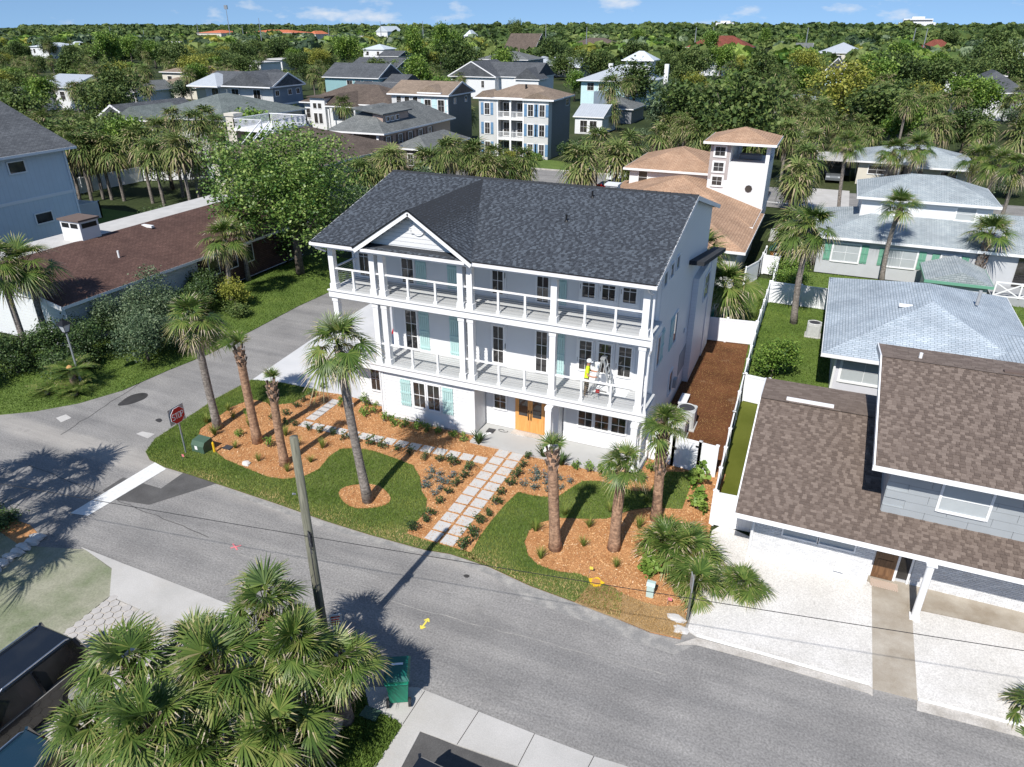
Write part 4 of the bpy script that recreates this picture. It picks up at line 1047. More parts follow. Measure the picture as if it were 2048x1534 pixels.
for x, y in ((-1.5, 95.9), (-1.5, 101.8)): MB().box(x, y, 0, x + .1, y + .1, 2.6).build('carport_post', 'white_trim', N4)
MB().box(-1.6, 101.9, 0, 2.5, 102, 2.6).build('carport_wall', 'dark_lap', N4)
# --- tan roofed house with viewing tower
N5 = bhouse('tower_house', 'white house with tan shingle roofs and a square viewing tower', [(-14.5, 51), (-4.3, 51), (-4.3, 63.5)], 2.9, 'hip', 1.9, 'light_lap', 'tan_shingle', .6)
pitched(N5, -18.5, -4.6, 57.6, 72, 3.1, 2.2, 'hip', 'tan_shingle', 'wing_roof', wall='white_lap', ov=.6)
pitched(N5, -17.8, -8.8, 68.2, 78, 5.0, 1.5, 'hip', 'tan_shingle', 'rear_roof', wall='white_lap', ov=.5)
window(N5, -16.4, -15.6, 68.695, 3.6, 4.7, 1, 2, cas=.08)
TX0, TX1, TY0, TY1 = -9.35, -4.6, 64.0, 68.9
tw = MB().box(TX0, TY0, 2, TX1, TY1, 6.75).box(TX0, TY0, 6.75, -7.7, TY1, 8.3).build('tower', 'white_lap', N5)
for x, y in ((TX1 - .3, TY0 + .001), (TX1 - .3, TY1 - .3), (-7.65, TY1 - .3)): MB().box(x, y, 6.76, x + .3, y + .3, 8.3).build('tower_post', 'white_trim', tw)
MB().box(TX0 - .01, TY0 - .03, 5.35, -7.75, TY0 - .002, 8.25).build('tower_panel', 'mauve_lap', tw)
for z in (7.25, 6.0, 4.85): window(tw, -8.95, -8.15, TY0 - .032, z, z + .7, 2, 2, cas=.14)
MB().tube([(-5.9, TY0 - .02, 4.75), (-5.9, TY0 - .06, 4.75)], .3, 8).build('round_window', 'window_glass', tw)
pitched(N5, -9.9, -4.15, 63.4, 69.4, 8.4, .95, 'hip', 'tan_shingle', 'tower_roof')
MB().box(-7.2, 66, 6.8, -5.4, 67, 7.15).build('tower_bench', 'dark_lap', tw)
# --- maroon roofed ranch across the side street
N6 = thing('maroon_roof_house', 'long low house with maroon shingle roof and white chimney', 'house', (-44, 35, 0))
rm = MB()
Y6 = (24.9, 47.0)
rm.hexa([(-38.0, Y6[0], 2.75), (-38.0, Y6[1], 2.75), (-44.2, Y6[1], 4.2), (-44.2, Y6[0], 4.2)], [(-38.0, Y6[0], 2.9), (-38.0, Y6[1], 2.9), (-44.2, Y6[1], 4.35), (-44.2, Y6[0], 4.35)])
rm.hexa([(-44.2, Y6[0], 4.2), (-44.2, Y6[1], 4.2), (-50, Y6[1], 2.9), (-50, Y6[0], 2.9)], [(-44.2, Y6[0], 4.35), (-44.2, Y6[1], 4.35), (-50, Y6[1], 3.05), (-50, Y6[0], 3.05)])
r6 = rm.build('roof', 'maroon_shingle', N6)
MB().box(-38.12, Y6[0], 2.72, -37.99, Y6[1], 2.9).build('gutter', 'white_trim', r6)
for a, b in (((-38.0, Y6[0] - .03, 2.8), (-44.2, Y6[0] - .03, 4.25)), ((-44.2, Y6[0] - .03, 4.25), (-50, Y6[0] - .03, 2.95))): MB().beam(a, b, .06, .24).build('rake_board', 'white_trim', r6)
MB().box(-49.5, 25.5, 0, -38.7, 46.5, 2.75).prism([(-49.5, 2.7), (-38.7, 2.7), (-44.2, 4.1)], 25.5, 46.5, 'y').build('wall', 'white_lap', N6)
MB().box(-38.705, 35.5, .1, -38.65, 46.5, 2.6).build('brick_panel', 'maroon_shingle', N6)
for y in (36.4, 38.2, 39.9): window(N6, y, y + .9, -38.645, 1.2, 2.4, 1, 1, axis='x', cas=.06)
MB().box(-47.5, 27.5, 3.6, -44.6, 46.8, 4.2).build('flat_roof', 'white_flat_roof', N6)
ch = MB().box(-45.9, 31.6, 3.4, -44.1, 33.0, 5.55).build('chimney', 'white_paint', N6)
for q in ((-44.09, 31.75, -44.08, 32.85),): MB().box(q[0], q[1], 5.1, q[2], q[3], 5.4).build('chimney_slot', 'black_metal', ch)
for x in (-45.75, -44.95): MB().box(x, 31.585, 5.1, x + .65, 31.595, 5.4).build('chimney_slot', 'black_metal', ch)
MB().box(-46.0, 31.5, 5.55, -44.0, 33.1, 5.66).build('chimney_cap', 'brown_roof_deck', ch)
MB().cyl(-41.0, 31.5, 3.5, 4.05, .06, 8).build('vent_pipe', 'white_trim', N6)
MB().box(-44.05, 36.2, 4.2, -43.1, 36.45, 4.35).build('ridge_vent', 'white_trim', N6)
# --- tall board-and-batten house at the left edge
N7 = thing('batten_house', 'tall white board-and-batten house with dark grey roof at picture edge', 'house', (-66, 34, 0))
MB().box(-75, 24, 0, -59.3, 43, 7.9).build('wall', 'board_batten', N7)
MB().box(-59.3, 24, 4.15, -59.26, 43.02, 4.4).build('belt_board', 'white_trim', N7)
r7 = MB().hexa([(-58.6, 23.4, 7.75), (-58.6, 43.6, 7.75), (-68, 43.6, 11.6), (-68, 23.4, 11.6)], [(-58.6, 23.4, 7.9), (-58.6, 43.6, 7.9), (-68, 43.6, 11.75), (-68, 23.4, 11.75)]).hexa([(-68, 23.4, 11.6), (-68, 43.6, 11.6), (-77, 43.6, 7.9), (-77, 23.4, 7.9)], [(-68, 23.4, 11.75), (-68, 43.6, 11.75), (-77, 43.6, 8.05), (-77, 23.4, 8.05)]).build('roof', 'charcoal_shingle', N7)
MB().prism([(-75, 7.8), (-59.3, 7.8), (-68, 11.5)], 24, 42.98, 'y').build('gable_wall', 'board_batten', N7)
MB().box(-58.68, 23.4, 7.7, -58.55, 43.6, 7.9).build('gutter', 'white_trim', r7)
for y, z, w_, h_ in ((32.1, 6.3, .7, .75), (37.9, 6.5, 1.3, .8), (33.9, 2.2, 1.4, .75), (38.9, 2.3, 1.4, .75)):
    window(N7, y, y + w_, -59.255, z, z + h_, 2 if w_ < 1 else 1, 2 if w_ < 1 else 1, axis='x', cas=.1)
MB().tube([(-59.2, 42.8, 7.7), (-59.2, 42.8, .2)], .06, 6).build('downspout', 'white_trim', N7)
pitched(N7, -60.5, -57.2, 26.5, 31.5, 7.2, 1.2, 'gx', 'charcoal_shingle', 'porch_roof')

# ------------------------------------------------------------------ houses behind the back street
# grey three-storey with blue shutters
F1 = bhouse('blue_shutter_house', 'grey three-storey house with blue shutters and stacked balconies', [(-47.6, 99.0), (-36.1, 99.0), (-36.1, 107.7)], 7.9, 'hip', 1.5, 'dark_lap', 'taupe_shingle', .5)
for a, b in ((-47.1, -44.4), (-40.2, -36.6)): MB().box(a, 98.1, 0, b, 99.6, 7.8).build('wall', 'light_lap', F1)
for z in (2.6, 5.3):
    MB().box(-44.4, 98.15, z - .25, -40.2, 99.49, z).build('balcony_floor', 'white_trim', F1)
    balustrade(F1, (-44.3, 98.2), (-40.3, 98.2), z, .85)
for x in (-44.3, -42.3, -40.3): MB().box(x - .13, 98.1, 0, x + .13, 98.36, 7.8).build('column', 'white_trim', F1)
for z in (.5, 3.1, 5.7):
    for a in (-46.2, -39.6, -37.9):
        window(F1, a, a + .75, 98.095, z, z + 1.5, 2, 2, cas=.1)
        for e0 in (a - .6, a + .9): shutter(F1, e0, e0 + .42, 98.095, z - .05, z + 1.55, 'blue_paint', 2, nb=2)
    for a in (-43.9, -41.8): window(F1, a, a + 1.0, 99.49, z - .3, z + 1.5, 2, 2, cas=.08)
window(F1, 105.2, 106.4, -36.595, 6.6, 7.4, 2, 2, axis='x', cas=.08)
MB().box(-47.9, 97.8, 7.72, -35.8, 99, 7.88).build('eave', 'white_trim', F1)
for a, w_ in ((-46.4, 1.3), (-38.2, 2.4)): pitched(F1, a - w_, a + w_, 97.9, 102, 7.92, .85, 'gy', 'taupe_shingle', 'gable_roof', wall='white_lap', z0=7.8, ov=.25)
MB().cyl(-41.5, 102, 8.9, 9.5, .15, 8).build('vent_pipe', 'black_metal', F1)
# tan roofed grey house to its left
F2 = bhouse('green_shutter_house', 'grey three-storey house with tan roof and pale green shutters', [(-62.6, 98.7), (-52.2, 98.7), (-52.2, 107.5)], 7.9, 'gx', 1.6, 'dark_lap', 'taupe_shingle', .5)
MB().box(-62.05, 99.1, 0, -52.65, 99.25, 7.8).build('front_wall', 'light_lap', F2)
for a in (-61.2, -59.8, -58.4): window(F2, a, a + .8, 99.095, 6.2, 7.5, 1, 2, cas=.08)
for a in (-56.4, -54.2):
    window(F2, a, a + 1.0, 99.095, 5.6, 7.2, 2, 2, cas=.1)
    for e0 in (a - .62, a + 1.15): shutter(F2, e0, e0 + .45, 99.095, 5.5, 7.3, 'mint_lap', 2, nb=2)
pitched(F2, -57.5, -53.6, 98.9, 103.5, 8.2, .95, 'gy', 'taupe_shingle', 'gable_roof', wall='white_lap', z0=7.9, ov=.3)
for a in (101.2, 104.8): window(F2, a, a + .7, -52.695, 6.6, 7.3, 1, 1, axis='x', cas=.1)
MB().box(-52.8, 99.05, 0, -52.55, 99.3, 7.8).build('corner_board', 'white_trim', F2)
# pinkish house with dormer, nearer
F3 = bhouse('dormer_house', 'pinkish two-storey house with grey hip roof and shed dormer', [(-57.3, 76), (-49, 76), (-49, 94.5)], 5.5, 'hip', 2.5, 'pink_lap', 'grey_shingle', .6)
MB().box(-53.6, 76.5, 2.6, -50.2, 76.596, 5.3).build('balcony_shade_panel', 'window_glass', F3)  # flat dark slab on the wall face, its colour standing in for balcony shade
for x in (-53.7, -50.2): MB().box(x - .15, 76.4, 0, x + .15, 76.7, 5.3).build('column', 'white_trim', F3)
MB().box(-54, 74.6, 2.3, -49.2, 76.6, 2.6).build('balcony_floor', 'white_trim', F3)
balustrade(F3, (-54, 74.7), (-49.3, 74.7), 2.6, .9); balustrade(F3, (-49.3, 74.7), (-49.3, 76.5), 2.6, .9)
for a in (-56.2, -54.9): window(F3, a, a + .75, 76.595, 3.1, 4.8, 2, 2, cas=.1)
for k, y in enumerate((77.4, 80.2, 82.6, 85.2, 87.6)):
    window(F3, y, y + .8, -49.595, 3.4, 4.9, 2, 2, axis='x', cas=.1)
    for e0 in (y - .6, y + .95): shutter(F3, e0, e0 + .45, -49.595, 3.35, 4.95, 'brown_paint', 2, axis='x', nb=2)
dm = MB().prism([(78.5, 6.0), (78.5, 7.3), (84.5, 7.35), (84.5, 6.0)], -52.0, -50.6, 'x').build('dormer', 'pink_lap', F3)
for y in (79.2, 80.3, 81.4): window(dm, y, y + .7, -50.595, 6.5, 7.0, 1, 1, axis='x', cas=.08)
MB().hexa([(-54.6, 78.1, 7.85), (-50.3, 78.1, 7.3), (-50.3, 85, 7.3), (-54.6, 85, 7.85)], [(-54.6, 78.1, 8.0), (-50.3, 78.1, 7.45), (-50.3, 85, 7.45), (-54.6, 85, 8.0)]).build('dormer_roof', 'grey_shingle', dm)
pitched(F3, -49.7, -44.6, 78.5, 90, 3.6, 1.2, 'hip', 'grey_shingle', 'wing_roof', wall='taupe_lap')
window(F3, -47.6, -46.9, 78.845, 1.6, 2.9, 2, 2, cas=.08)
# house with roof-top deck
F4 = bhouse('roof_deck_house', 'brown roofed house with white railed roof-top deck', [(-61.8, 60.4), (-46.5, 60.4), (-46.5, 76)], 4.4, 'hip', 2.6, 'cream_stucco', 'brown_far_shingle', .6, [('f', .05, .15, 1.8, 3.4), ('f', .22, .3, 1.8, 3.4)])
MB().box(-62.6, 66.3, 6.3, -57.0, 72.5, 6.6).build('deck', 'white_trim', F4)
MB().box(-63.8, 66.6, 3, -62.6, 67.9, 7.8).box(-63.9, 66.5, 7.8, -62.5, 68.0, 8.1).build('chimney', 'cream_stucco', F4)
for a, b in (((-62.5, 66.4), (-58.6, 66.4)), ((-57.1, 66.4), (-57.1, 72.4)), ((-62.5, 72.4), (-57.1, 72.4)), ((-62.5, 66.4), (-62.5, 72.4))): balustrade(F4, a, b, 6.6, 1.0)
for s in (-58.6, -57.4):
    MB().beam((s, 66.3, 7.5), (s + .3, 62.6, 5.6), .09, .09).beam((s, 66.3, 6.6), (s + .3, 62.6, 4.7), .08, .3).build('stair_rail', 'white_trim', F4)
# stone house with green roof and bay window
F5 = bhouse('bay_window_house', 'grey stone house with greenish hip roof and big front gable window', [(-93, 80), (-77, 80), (-77, 98)], 5.3, 'hip', 2.6, 'light_lap', 'green_grey_shingle', .6)
pitched(F5, -94.2, -86.6, 76.8, 84, 5.2, 1.7, 'gy', 'green_grey_shingle', 'gable_roof', wall='light_lap', ov=.6)
for a, w_, pn in ((-92.3, .8, 'window_glass'), (-91.3, 2.2, 'green_paint'), (-88.9, .8, 'window_glass')): window(F5, a, a + w_, 77.395, 3.2, 5.0, 1, 2 if w_ < 1 else 1, pane=pn, cas=.12)
balustrade(F5, (-79, 79.2), (-77.2, 79.2), 2.6, 1.0)
# pale house with peaked front
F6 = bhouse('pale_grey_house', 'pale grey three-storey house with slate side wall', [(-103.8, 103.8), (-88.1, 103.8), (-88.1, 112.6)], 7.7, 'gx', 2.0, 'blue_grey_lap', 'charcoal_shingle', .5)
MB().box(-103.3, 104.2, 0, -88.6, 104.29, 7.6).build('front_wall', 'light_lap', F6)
MB().box(-103.3, 104.1, 4.6, -88.55, 104.19, 4.9).build('belt_board', 'white_trim', F6)
pitched(F6, -98.5, -88.0, 103, 112, 7.7, 2.3, 'gy', 'charcoal_shingle', 'gable_roof', wall='light_lap', z0=7.6)
pitched(F6, -105.5, -98.6, 102.2, 110, 7.6, 1.9, 'hip', 'metal_roof', 'porch_roof')
for a in (-101.8, -97.3, -92.6):
    for z in (.8, 5.3): window(F6, a, a + 1.5, 104.095, z, z + 1.8, 2, 1, cas=.12)
for y in (104.9, 108.2, 110.4): window(F6, y, y + .9, -88.595, 6.2, 7.0, 2, 1, axis='x', cas=.1)
for y in (105.2, 106.6, 108.2): window(F6, y, y + .7, -88.595, 2.4, 3.9, 1, 1, axis='x', cas=.1)
MB().box(-88.6, 104.3, 4.6, -88.52, 112, 4.9).build('belt_board', 'white_trim', F6)
# craftsman with brown roof
c_ = [(-85.99,107.55),(-78.41,122.47),(-80.87,132.41)]
F7 = bhouse('white_craftsman', 'white house with brown hip roof, bracketed bay and small porch gable', [(c_[0][0], c_[0][1]), (c_[0][0] + 18.5, c_[0][1]), (0, c_[0][1] + 13)], 5.2, 'hip', 2.6, 'white_lap', 'brown_far_shingle', .6)
fx, fy = c_[0]
bx_ = MB().box(fx + 2.6, fy - .4, 0, fx + 5.6, fy + 2, 6.0).build('bay', 'white_paint', F7)
for a in (3.2, 4.2):
    for z, h in ((4.3, .8), (1.9, 1.6)): window(bx_, fx + a, fx + a + .7, fy - .405, z, z + h, 1, 1, cas=.06)
MB().box(fx + 2.3, fy - .8, 6.0, fx + 5.9, fy + 2.5, 6.2).build('bay_roof', 'brown_far_shingle', bx_)
pitched(F7, fx + 6.3, fx + 12.5, fy - 1.5, fy + 5, 4.9, 2.0, 'gy', 'brown_far_shingle', 'gable_roof', wall='white_lap', z0=4.6)
for x in (6.8, 12.0): MB().box(fx + x - .12, fy - 1.2, 0, fx + x + .12, fy - .95, 4.7).build('porch_post', 'white_trim', F7)
window(F7, fx + 7.5, fx + 8.3, fy + .595, 2.6, 4.1, 1, 2, cas=.1)
window(F7, fx + .9, fx + 1.7, fy + .595, 2.6, 4.1, 1, 2, cas=.1)
# teal house
F8 = bhouse('teal_house', 'teal board-sided house with slate gable roofs', [(-120, 160), (-103.5, 160), (-103.5, 172)], 5.5, 'gx', 3.0, 'teal_batten', 'charcoal_shingle', .5, [('f', .42, .52, 2.9, 4.8), ('f', .58, .68, 2.9, 4.8), ('f', .74, .9, 2.9, 4.8)])
pitched(F8, -103.6, -97.5, 162, 170, 4.6, 1.6, 'gx', 'charcoal_shingle', 'wing_roof', wall='teal_batten')
pitched(F8, -106, -88, 150, 158, 2.6, 2.6, 'gx', 'charcoal_shingle', 'garage_roof', wall='teal_batten')
# white house with round gable window
c_ = [(-96.8,182.82),(-79.97,179.05),(-78.63,190.61)]
F9 = bhouse('round_window_house', 'white gabled house with charcoal roof and round gable window', [(c_[0][0], c_[0][1]), (c_[0][0] + 14, c_[0][1]), (0, c_[0][1] + 16)], 5.0, 'gy', 3.6, 'white_lap', 'charcoal_shingle', .5, [('f', .05, .13, 2.4, 4.6), ('f', .7, .76, 2.4, 4.0)])
fx, fy = c_[0]
MB().tube([(fx + 7, fy + .5, 6.9), (fx + 7, fy + .42, 6.9)], .55, 14).build('round_window', 'window_glass', F9)
pitched(F9, fx + 7, fx + 24, fy + 3, fy + 17, 5.0, 3.2, 'gx', 'charcoal_shingle', 'side_roof', wall='white_lap')
pitched(F9, fx + 18.5, fx + 25.5, fy + 1.2, fy + 8, 4.6, 2.6, 'gy', 'charcoal_shingle', 'rear_gable', wall='white_lap')
# mint house with metal roof and cupola
c_ = [(-58.37,174.87),(-39.47,174),(-43.85,197.26)]
fx, fy = c_[0]
F10 = bhouse('mint_house', 'mint green house with silver metal hip roof and lookout cupola', [(fx, fy), (fx + 17.5, fy), (0, fy + 17)], 5.4, 'hip', 3.2, 'mint_lap', 'metal_roof', .9, [('f', .1, .2, 3.2, 4.8), ('f', .28, .36, 3.2, 4.8)])
MB().box(fx + 12.6, fy + .86, 2.7, fx + 16.5, fy + .895, 5.2).build('porch_shade_panel', 'window_glass', F10)  # no hollow here: a dark slab gives the porch opening its shade
MB().box(fx + 12, fy - .4, 2.4, fx + 17, fy + .9, 2.7).build('porch_floor', 'white_trim', F10)
balustrade(F10, (fx + 12, fy - .3), (fx + 17, fy - .3), 2.7, .9)
for x in (12.1, 16.9): MB().box(fx + x - .15, fy - .4, 0, fx + x + .15, fy - .1, 5.3).build('porch_post', 'white_trim', F10)
cp_ = MB().box(fx + 9.5, fy + 8, 7, fx + 15.5, fy + 13, 9.6).build('cupola', 'white_lap', F10)
for x in (10, 11.5, 13, 14.5): window(cp_, fx + x, fx + x + .8, fy + 7.995, 8.5, 9.3, 1, 1, cas=.06)
pitched(F10, fx + 8.6, fx + 16.4, fy + 7.2, fy + 13.8, 9.6, 1.9, 'hip', 'pale_metal_roof', 'cupola_roof')
for x, y in ((5, 9), (18.2, 11)): MB().box(fx + x, fy + y, 4, fx + x + 1.0, fy + y + .9, 8.7).build('chimney', 'white_paint', F10)
# low dark roofs in front of the mint house
c_ = [(-45.52,142.18),(-36.09,143.19),(-39.17,155.83)]
F11 = bhouse('low_cottage', 'low cottage with grey roof and pale blue chimney below the mint house', [c_[0], c_[1], (0, c_[1][1] + 10)], 2.7, 'hip', 1.8, 'dark_lap', 'grey_shingle', .4)
MB().box(c_[0][0] + 1.5, c_[0][1] + .5, 1, c_[0][0] + 4.2, c_[0][1] + 1.6, 5.6).build('chimney', 'blue_grey_lap', F11)
c_ = [(-42.34,125.68),(-40.67,131.56),(-43.13,140.94)]
F12 = bhouse('white_garage', 'small white garage with grey gable roof and dormer beside the shutter house', [c_[0], (c_[0][0] + 5.5, c_[0][1]), (0, c_[0][1] + 9)], 2.9, 'gx', 1.7, 'white_lap', 'metal_roof', .3, [('f', .2, .45, .3, 2.2), ('f', .55, .8, .3, 2.2)])
FAR = [
 ('metal_roof_house', 'small house with pale metal hip roof and chimney', [(-109.21,267.09),(-97.29,260.32),(-112.59,302.31)], 4.2, 'hip', 2.6, 'white_lap', 'metal_roof', 14),
 ('metal_shed_house', 'low house with broad silver metal roof', [(-100.81,269.77),(-88.52,267.5),(-107.66,326.33)], 3.4, 'gx', 3.0, 'light_lap', 'pale_metal_roof', 14),
 ('slate_blue_house', 'blue house with grey hip roof and chimney behind the round-window house', [(-118.61,245.37),(-99.14,245.08),(-119.71,296.95)], 6.5, 'hip', 2.4, 'blue_grey_lap', 'grey_shingle', 16),
 ('a_frame_hall', 'big dark brown A-frame roofed hall', [(-191.07,417.41),(-170.88,445.55),(-221.17,581.9)], 3.0, 'gx', 9.5, 'cream_stucco', 'brown_far_shingle', 26),
 ('long_brown_hall', 'long low brown roofed building among trees', [(-184.34,519.09),(-147.79,534.75),(-182.38,662.31)], 4.0, 'hip', 5.0, 'cream_stucco', 'brown_far_shingle', 26),
 ('red_mansion', 'large mansion with dark red tile roof', [(-89.07,455.21),(-52.33,470.94),(-68.25,625.75)], 5.5, 'hip', 6.0, 'cream_stucco', 'red_tile', 24),
 ('silver_roof_house', 'house with broad silver hip roof and cream base', [(-14.37,392.87),(6.34,387.52),(8.5,515.74)], 5.6, 'hip', 4.2, 'cream_stucco', 'metal_roof', 22),
 ('sky_blue_house', 'sky blue gabled house with charcoal roof', [(-6.49,261.08),(-0.09,263.82),(-0.02,308.96)], 4.4, 'gy', 3.6, 'mint_lap', 'charcoal_shingle', 18),
 ('arched_villa', 'villa with red roof and white arched porch', [(34.26,512.98),(54.13,501.28),(71.79,661.95)], 4.6, 'hip', 5.0, 'white_lap', 'red_tile', 16),
 ('modern_flat_house', 'modern white house with flat dark roofs', [(25.22,246.49),(40.13,248.13),(50.1,310.36)], 4.6, 'flat', 0, 'white_lap', 'white_flat_roof', 12),
 ('slate_hip_house', 'white house with large slate hip roof at right edge', [(21.48,174.96),(33.23,177.46),(40.76,220.77)], 5.2, 'hip', 3.6, 'white_lap', 'charcoal_shingle', 18),
 ('white_gable_cottage', 'white cottage with grey gable roof among palms', [(-51.53,299.53),(-41.39,295.34),(-48.89,351.19)], 4.4, 'gy', 3.0, 'white_lap', 'grey_shingle', 16),
 ('flat_ranch', 'low ranch with grey gravel roof and red chimney pots', [(-11.63,145.95),(-3.26,148.64),(-3.61,169.86)], 2.8, 'flat', 0, 'white_lap', 'flat_roof', 13),
 ('flat_ranch', 'low ranch with blue-grey roof behind the gravel roof', [(-12.47,168.4),(-3.94,170.88),(-4.4,191.58)], 2.8, 'hip', 1.0, 'white_lap', 'blue_grey_shingle', 12),
 ('flat_ranch', 'low house with slate roof just beyond the tan tower', [(-8.77,119.49),(-1.51,121.38),(-1.53,133.28)], 2.8, 'flat', 0, 'white_lap', 'flat_roof', 8),
 ('grey_dormer_house', 'distant pale house with grey roof and upper balcony', [(-29.74,469.49),(-20.24,473.56),(-23.83,569.76)], 5.0, 'gx', 3.0, 'white_lap', 'grey_shingle', 14),
 ('tan_hip_house', 'cream house with flat tan hip roof on stilts', [(-175.89,162.22),(-156.02,160.67),(-179.66,186.73)], 5.4, 'hip', 1.5, 'cream_stucco', 'taupe_shingle', 11),
 ('tan_porch_house', 'low tan roofed wing below the cream stilt house', [(-166.1,148.7),(-150.32,148.24),(-171.8,171.08)], 2.8, 'hip', 2.0, 'cream_stucco', 'taupe_shingle', 10),
 ('blue_metal_house', 'white house with blue-grey metal roof among palms', [(-166.73,117.47),(-155.26,117.69),(-184.09,141.68)], 4.8, 'gx', 2.2, 'white_lap', 'metal_roof', 14),
 ('grey_bungalow', 'dark roofed bungalow at the left edge among palms', [(-179.32,111.1),(-161.26,109.53),(-193.81,133.74)], 3.0, 'hip', 1.6, 'white_lap', 'charcoal_shingle', 12),
 ('white_gable_house', 'small white gable end between palms', [(-154.02,128.08),(-147.93,127.68),(-171.96,150.17)], 3.4, 'gy', 1.9, 'white_lap', 'grey_shingle', 12),
 ('dark_gable_house', 'dark gabled house behind the palm row', [(-102.05,80.6),(-95.08,80.14),(-116.52,99.77)], 4.6, 'gy', 1.9, 'dark_lap', 'charcoal_shingle', 14),
 ('hidden_white_house', 'white house half hidden by tall palms', [(-204.63,222.86),(-191.89,219.98),(-235.15,271.15)], 5.0, 'flat', 0, 'white_lap', 'white_flat_roof', 12),
 ('hidden_white_house', 'white flat-topped house right of tall palms', [(-223.58,259.65),(-213.36,258.77),(-253.63,309.23)], 4.4, 'flat', 0, 'white_lap', 'white_flat_roof', 12),
 ('white_lodge', 'long white lodge with pale roof in the far trees', [(-432.59,308.85),(-408.34,307.87),(-498.93,377.67)], 6.0, 'hip', 2.0, 'white_lap', 'pale_metal_roof', 18),
 ('white_pavilion', 'little white pavilion with pale hip roof', [(-433.97,332.65),(-427.35,335.49),(-486.38,383.05)], 6.0, 'hip', 2.2, 'white_lap', 'pale_metal_roof', 10),
 ('grey_cross_house', 'pale house with slate roof and porch in mid distance', [(-242.41,362.32),(-228.18,358.78),(-279.14,441.08)], 5.4, 'hip', 2.4, 'white_lap', 'pale_metal_roof', 14),
 ('slate_low_house', 'slate roofed low house left of the leafy trees', [(-200.59,310.75),(-189.02,309.29),(-228.77,376.29)], 4.2, 'gx', 2.2, 'light_lap', 'charcoal_shingle', 14),
 ('cream_gable_house', 'cream house with slate gables beside the teal house', [(-145.57,209.18),(-127.73,207.13),(-155.73,256.45)], 5.2, 'gx', 2.6, 'cream_stucco', 'charcoal_shingle', 14),
 ('turret_house', 'distant white house with steep turret roof', [(-329.26,653.83),(-320.44,657.61),(-440.11,906.25)], 8.0, 'hip', 5.0, 'white_lap', 'pale_metal_roof', 14),
 ('far_store', 'long flat white store roof in the far trees', [(-464.62,427.51),(-437.08,421.23),(-546.09,528.14)], 6.0, 'flat', 0, 'cream_stucco', 'white_flat_roof', 22),
 ('far_store', 'second long flat cream store roof in the far trees', [(-471.2,464.22),(-447.2,474.5),(-550.03,585.53)], 6.0, 'flat', 0, 'cream_stucco', 'white_flat_roof', 22),
 ('far_warehouse', 'low white warehouse roofs near the horizon', [(-543.63,738.65),(-487.48,720.2),(-622.24,922.19)], 6.0, 'flat', 0, 'white_lap', 'white_flat_roof', 40),
 ('far_church', 'distant white gabled church', [(-456.18,703.62),(-441.96,709.71),(-573.67,923.98)], 11.0, 'gy', 5.0, 'white_lap', 'pale_metal_roof', 30),
 ('far_apartments', 'long row of orange tile roofed apartments near the horizon', [(-681.82,681.09),(-645.88,696.48),(-860.32,930.45)], 9.0, 'hip', 3.0, 'cream_stucco', 'orange_tile', 40),
 ('far_apartments', 'second row of orange tile roofed apartments nearer the middle', [(-657.22,723.15),(-588.32,752.66),(-759,973.84)], 9.0, 'hip', 3.0, 'cream_stucco', 'orange_tile', 40),
 ('far_apartments', 'small orange roofed block right of the long apartments', [(-532.22,690.59),(-521.56,695.15),(-669.8,895.42)], 8.5, 'hip', 3.0, 'cream_stucco', 'orange_tile', 24),
 ('right_edge_house', 'pale roofed house at the far right edge', [(62.97,398.84),(71.32,402.42),(89.1,500.84)], 5.0, 'hip', 2.4, 'white_lap', 'metal_roof', 14),
]
for nm, lb, c, ze, kd, rise, wm, rm_, dp in FAR:
    wd = c[1][0] - c[0][0]
    n_ = 2 if wd < 16 else 3
    ws = [('f', (k + .3) / n_, (k + .3) / n_ + min(.25, 1.6 / wd), ze * .45, ze * .8) for k in range(n_)]
    bhouse(nm, lb, c, ze, kd, rise, wm, rm_, .5, ws if c[0][1] < 420 else (), depth=dp, nx=1)
# tall hospital block on the skyline
hs = thing('white_tower_block', 'white office block rising above the tree line', 'building', (117, 1910, 0))
MB().box(82, 1900, 0, 152, 1930, 22).build('wall', 'white_lap', hs)
MB().box(90, 1901, 22, 146, 1928, 29).build('upper_wall', 'white_lap', hs)
MB().box(106, 1905, 29, 130, 1925, 33).build('penthouse', 'white_paint', hs)
MB().box(91, 1900.4, 24, 145, 1900.9, 26.5).build('window_band', 'window_glass', hs)
hs2 = thing('far_white_block', 'smaller white block on the skyline', 'building', (-280, 1910, 0))
MB().box(-300, 1900, 0, -260, 1920, 22).build('wall', 'white_paint', hs2)
MB().box(-290, 1901, 22, -268, 1915, 26).build('penthouse', 'white_paint', hs2)

# ------------------------------------------------------------------ plant materials
LEAF = [(0, (.02, .045, .01)), (.3, (.07, .13, .025)), (.55, (.16, .23, .05)), (.75, (.32, .32, .1)), (.88, (.5, .42, .25)), (1, (.6, .51, .4))]
toned('palm_leaf', LEAF, .45, spec=.4, trans=.28, objvar=.26, grain=0)
toned('far_palm_leaf', [(0, (.024, .045, .014)), (.3, (.085, .135, .034)), (.55, (.165, .21, .06)), (.75, (.26, .25, .1)), (1, (.38, .3, .2))], .6, spec=.25, trans=.2, objvar=.22, grain=0)
toned('oak_leaf', [(0, (0.022, 0.043, 0.014)), (.5, (0.072, 0.120, 0.031)), (1, (0.180, 0.228, 0.066))], .6, spec=.25, trans=.2, objvar=.3, grain=0)
toned('bright_leaf', [(0, (.03, .085, .014)), (.5, (.13, .23, .035)), (1, (.3, .4, .085))], .5, spec=.3, trans=.28, objvar=.2, grain=0)
toned('sea_grape_leaf', [(0, (.025, .075, .015)), (.5, (.12, .215, .04)), (1, (.32, .4, .11))], .45, spec=.4, trans=.25, grain=0)
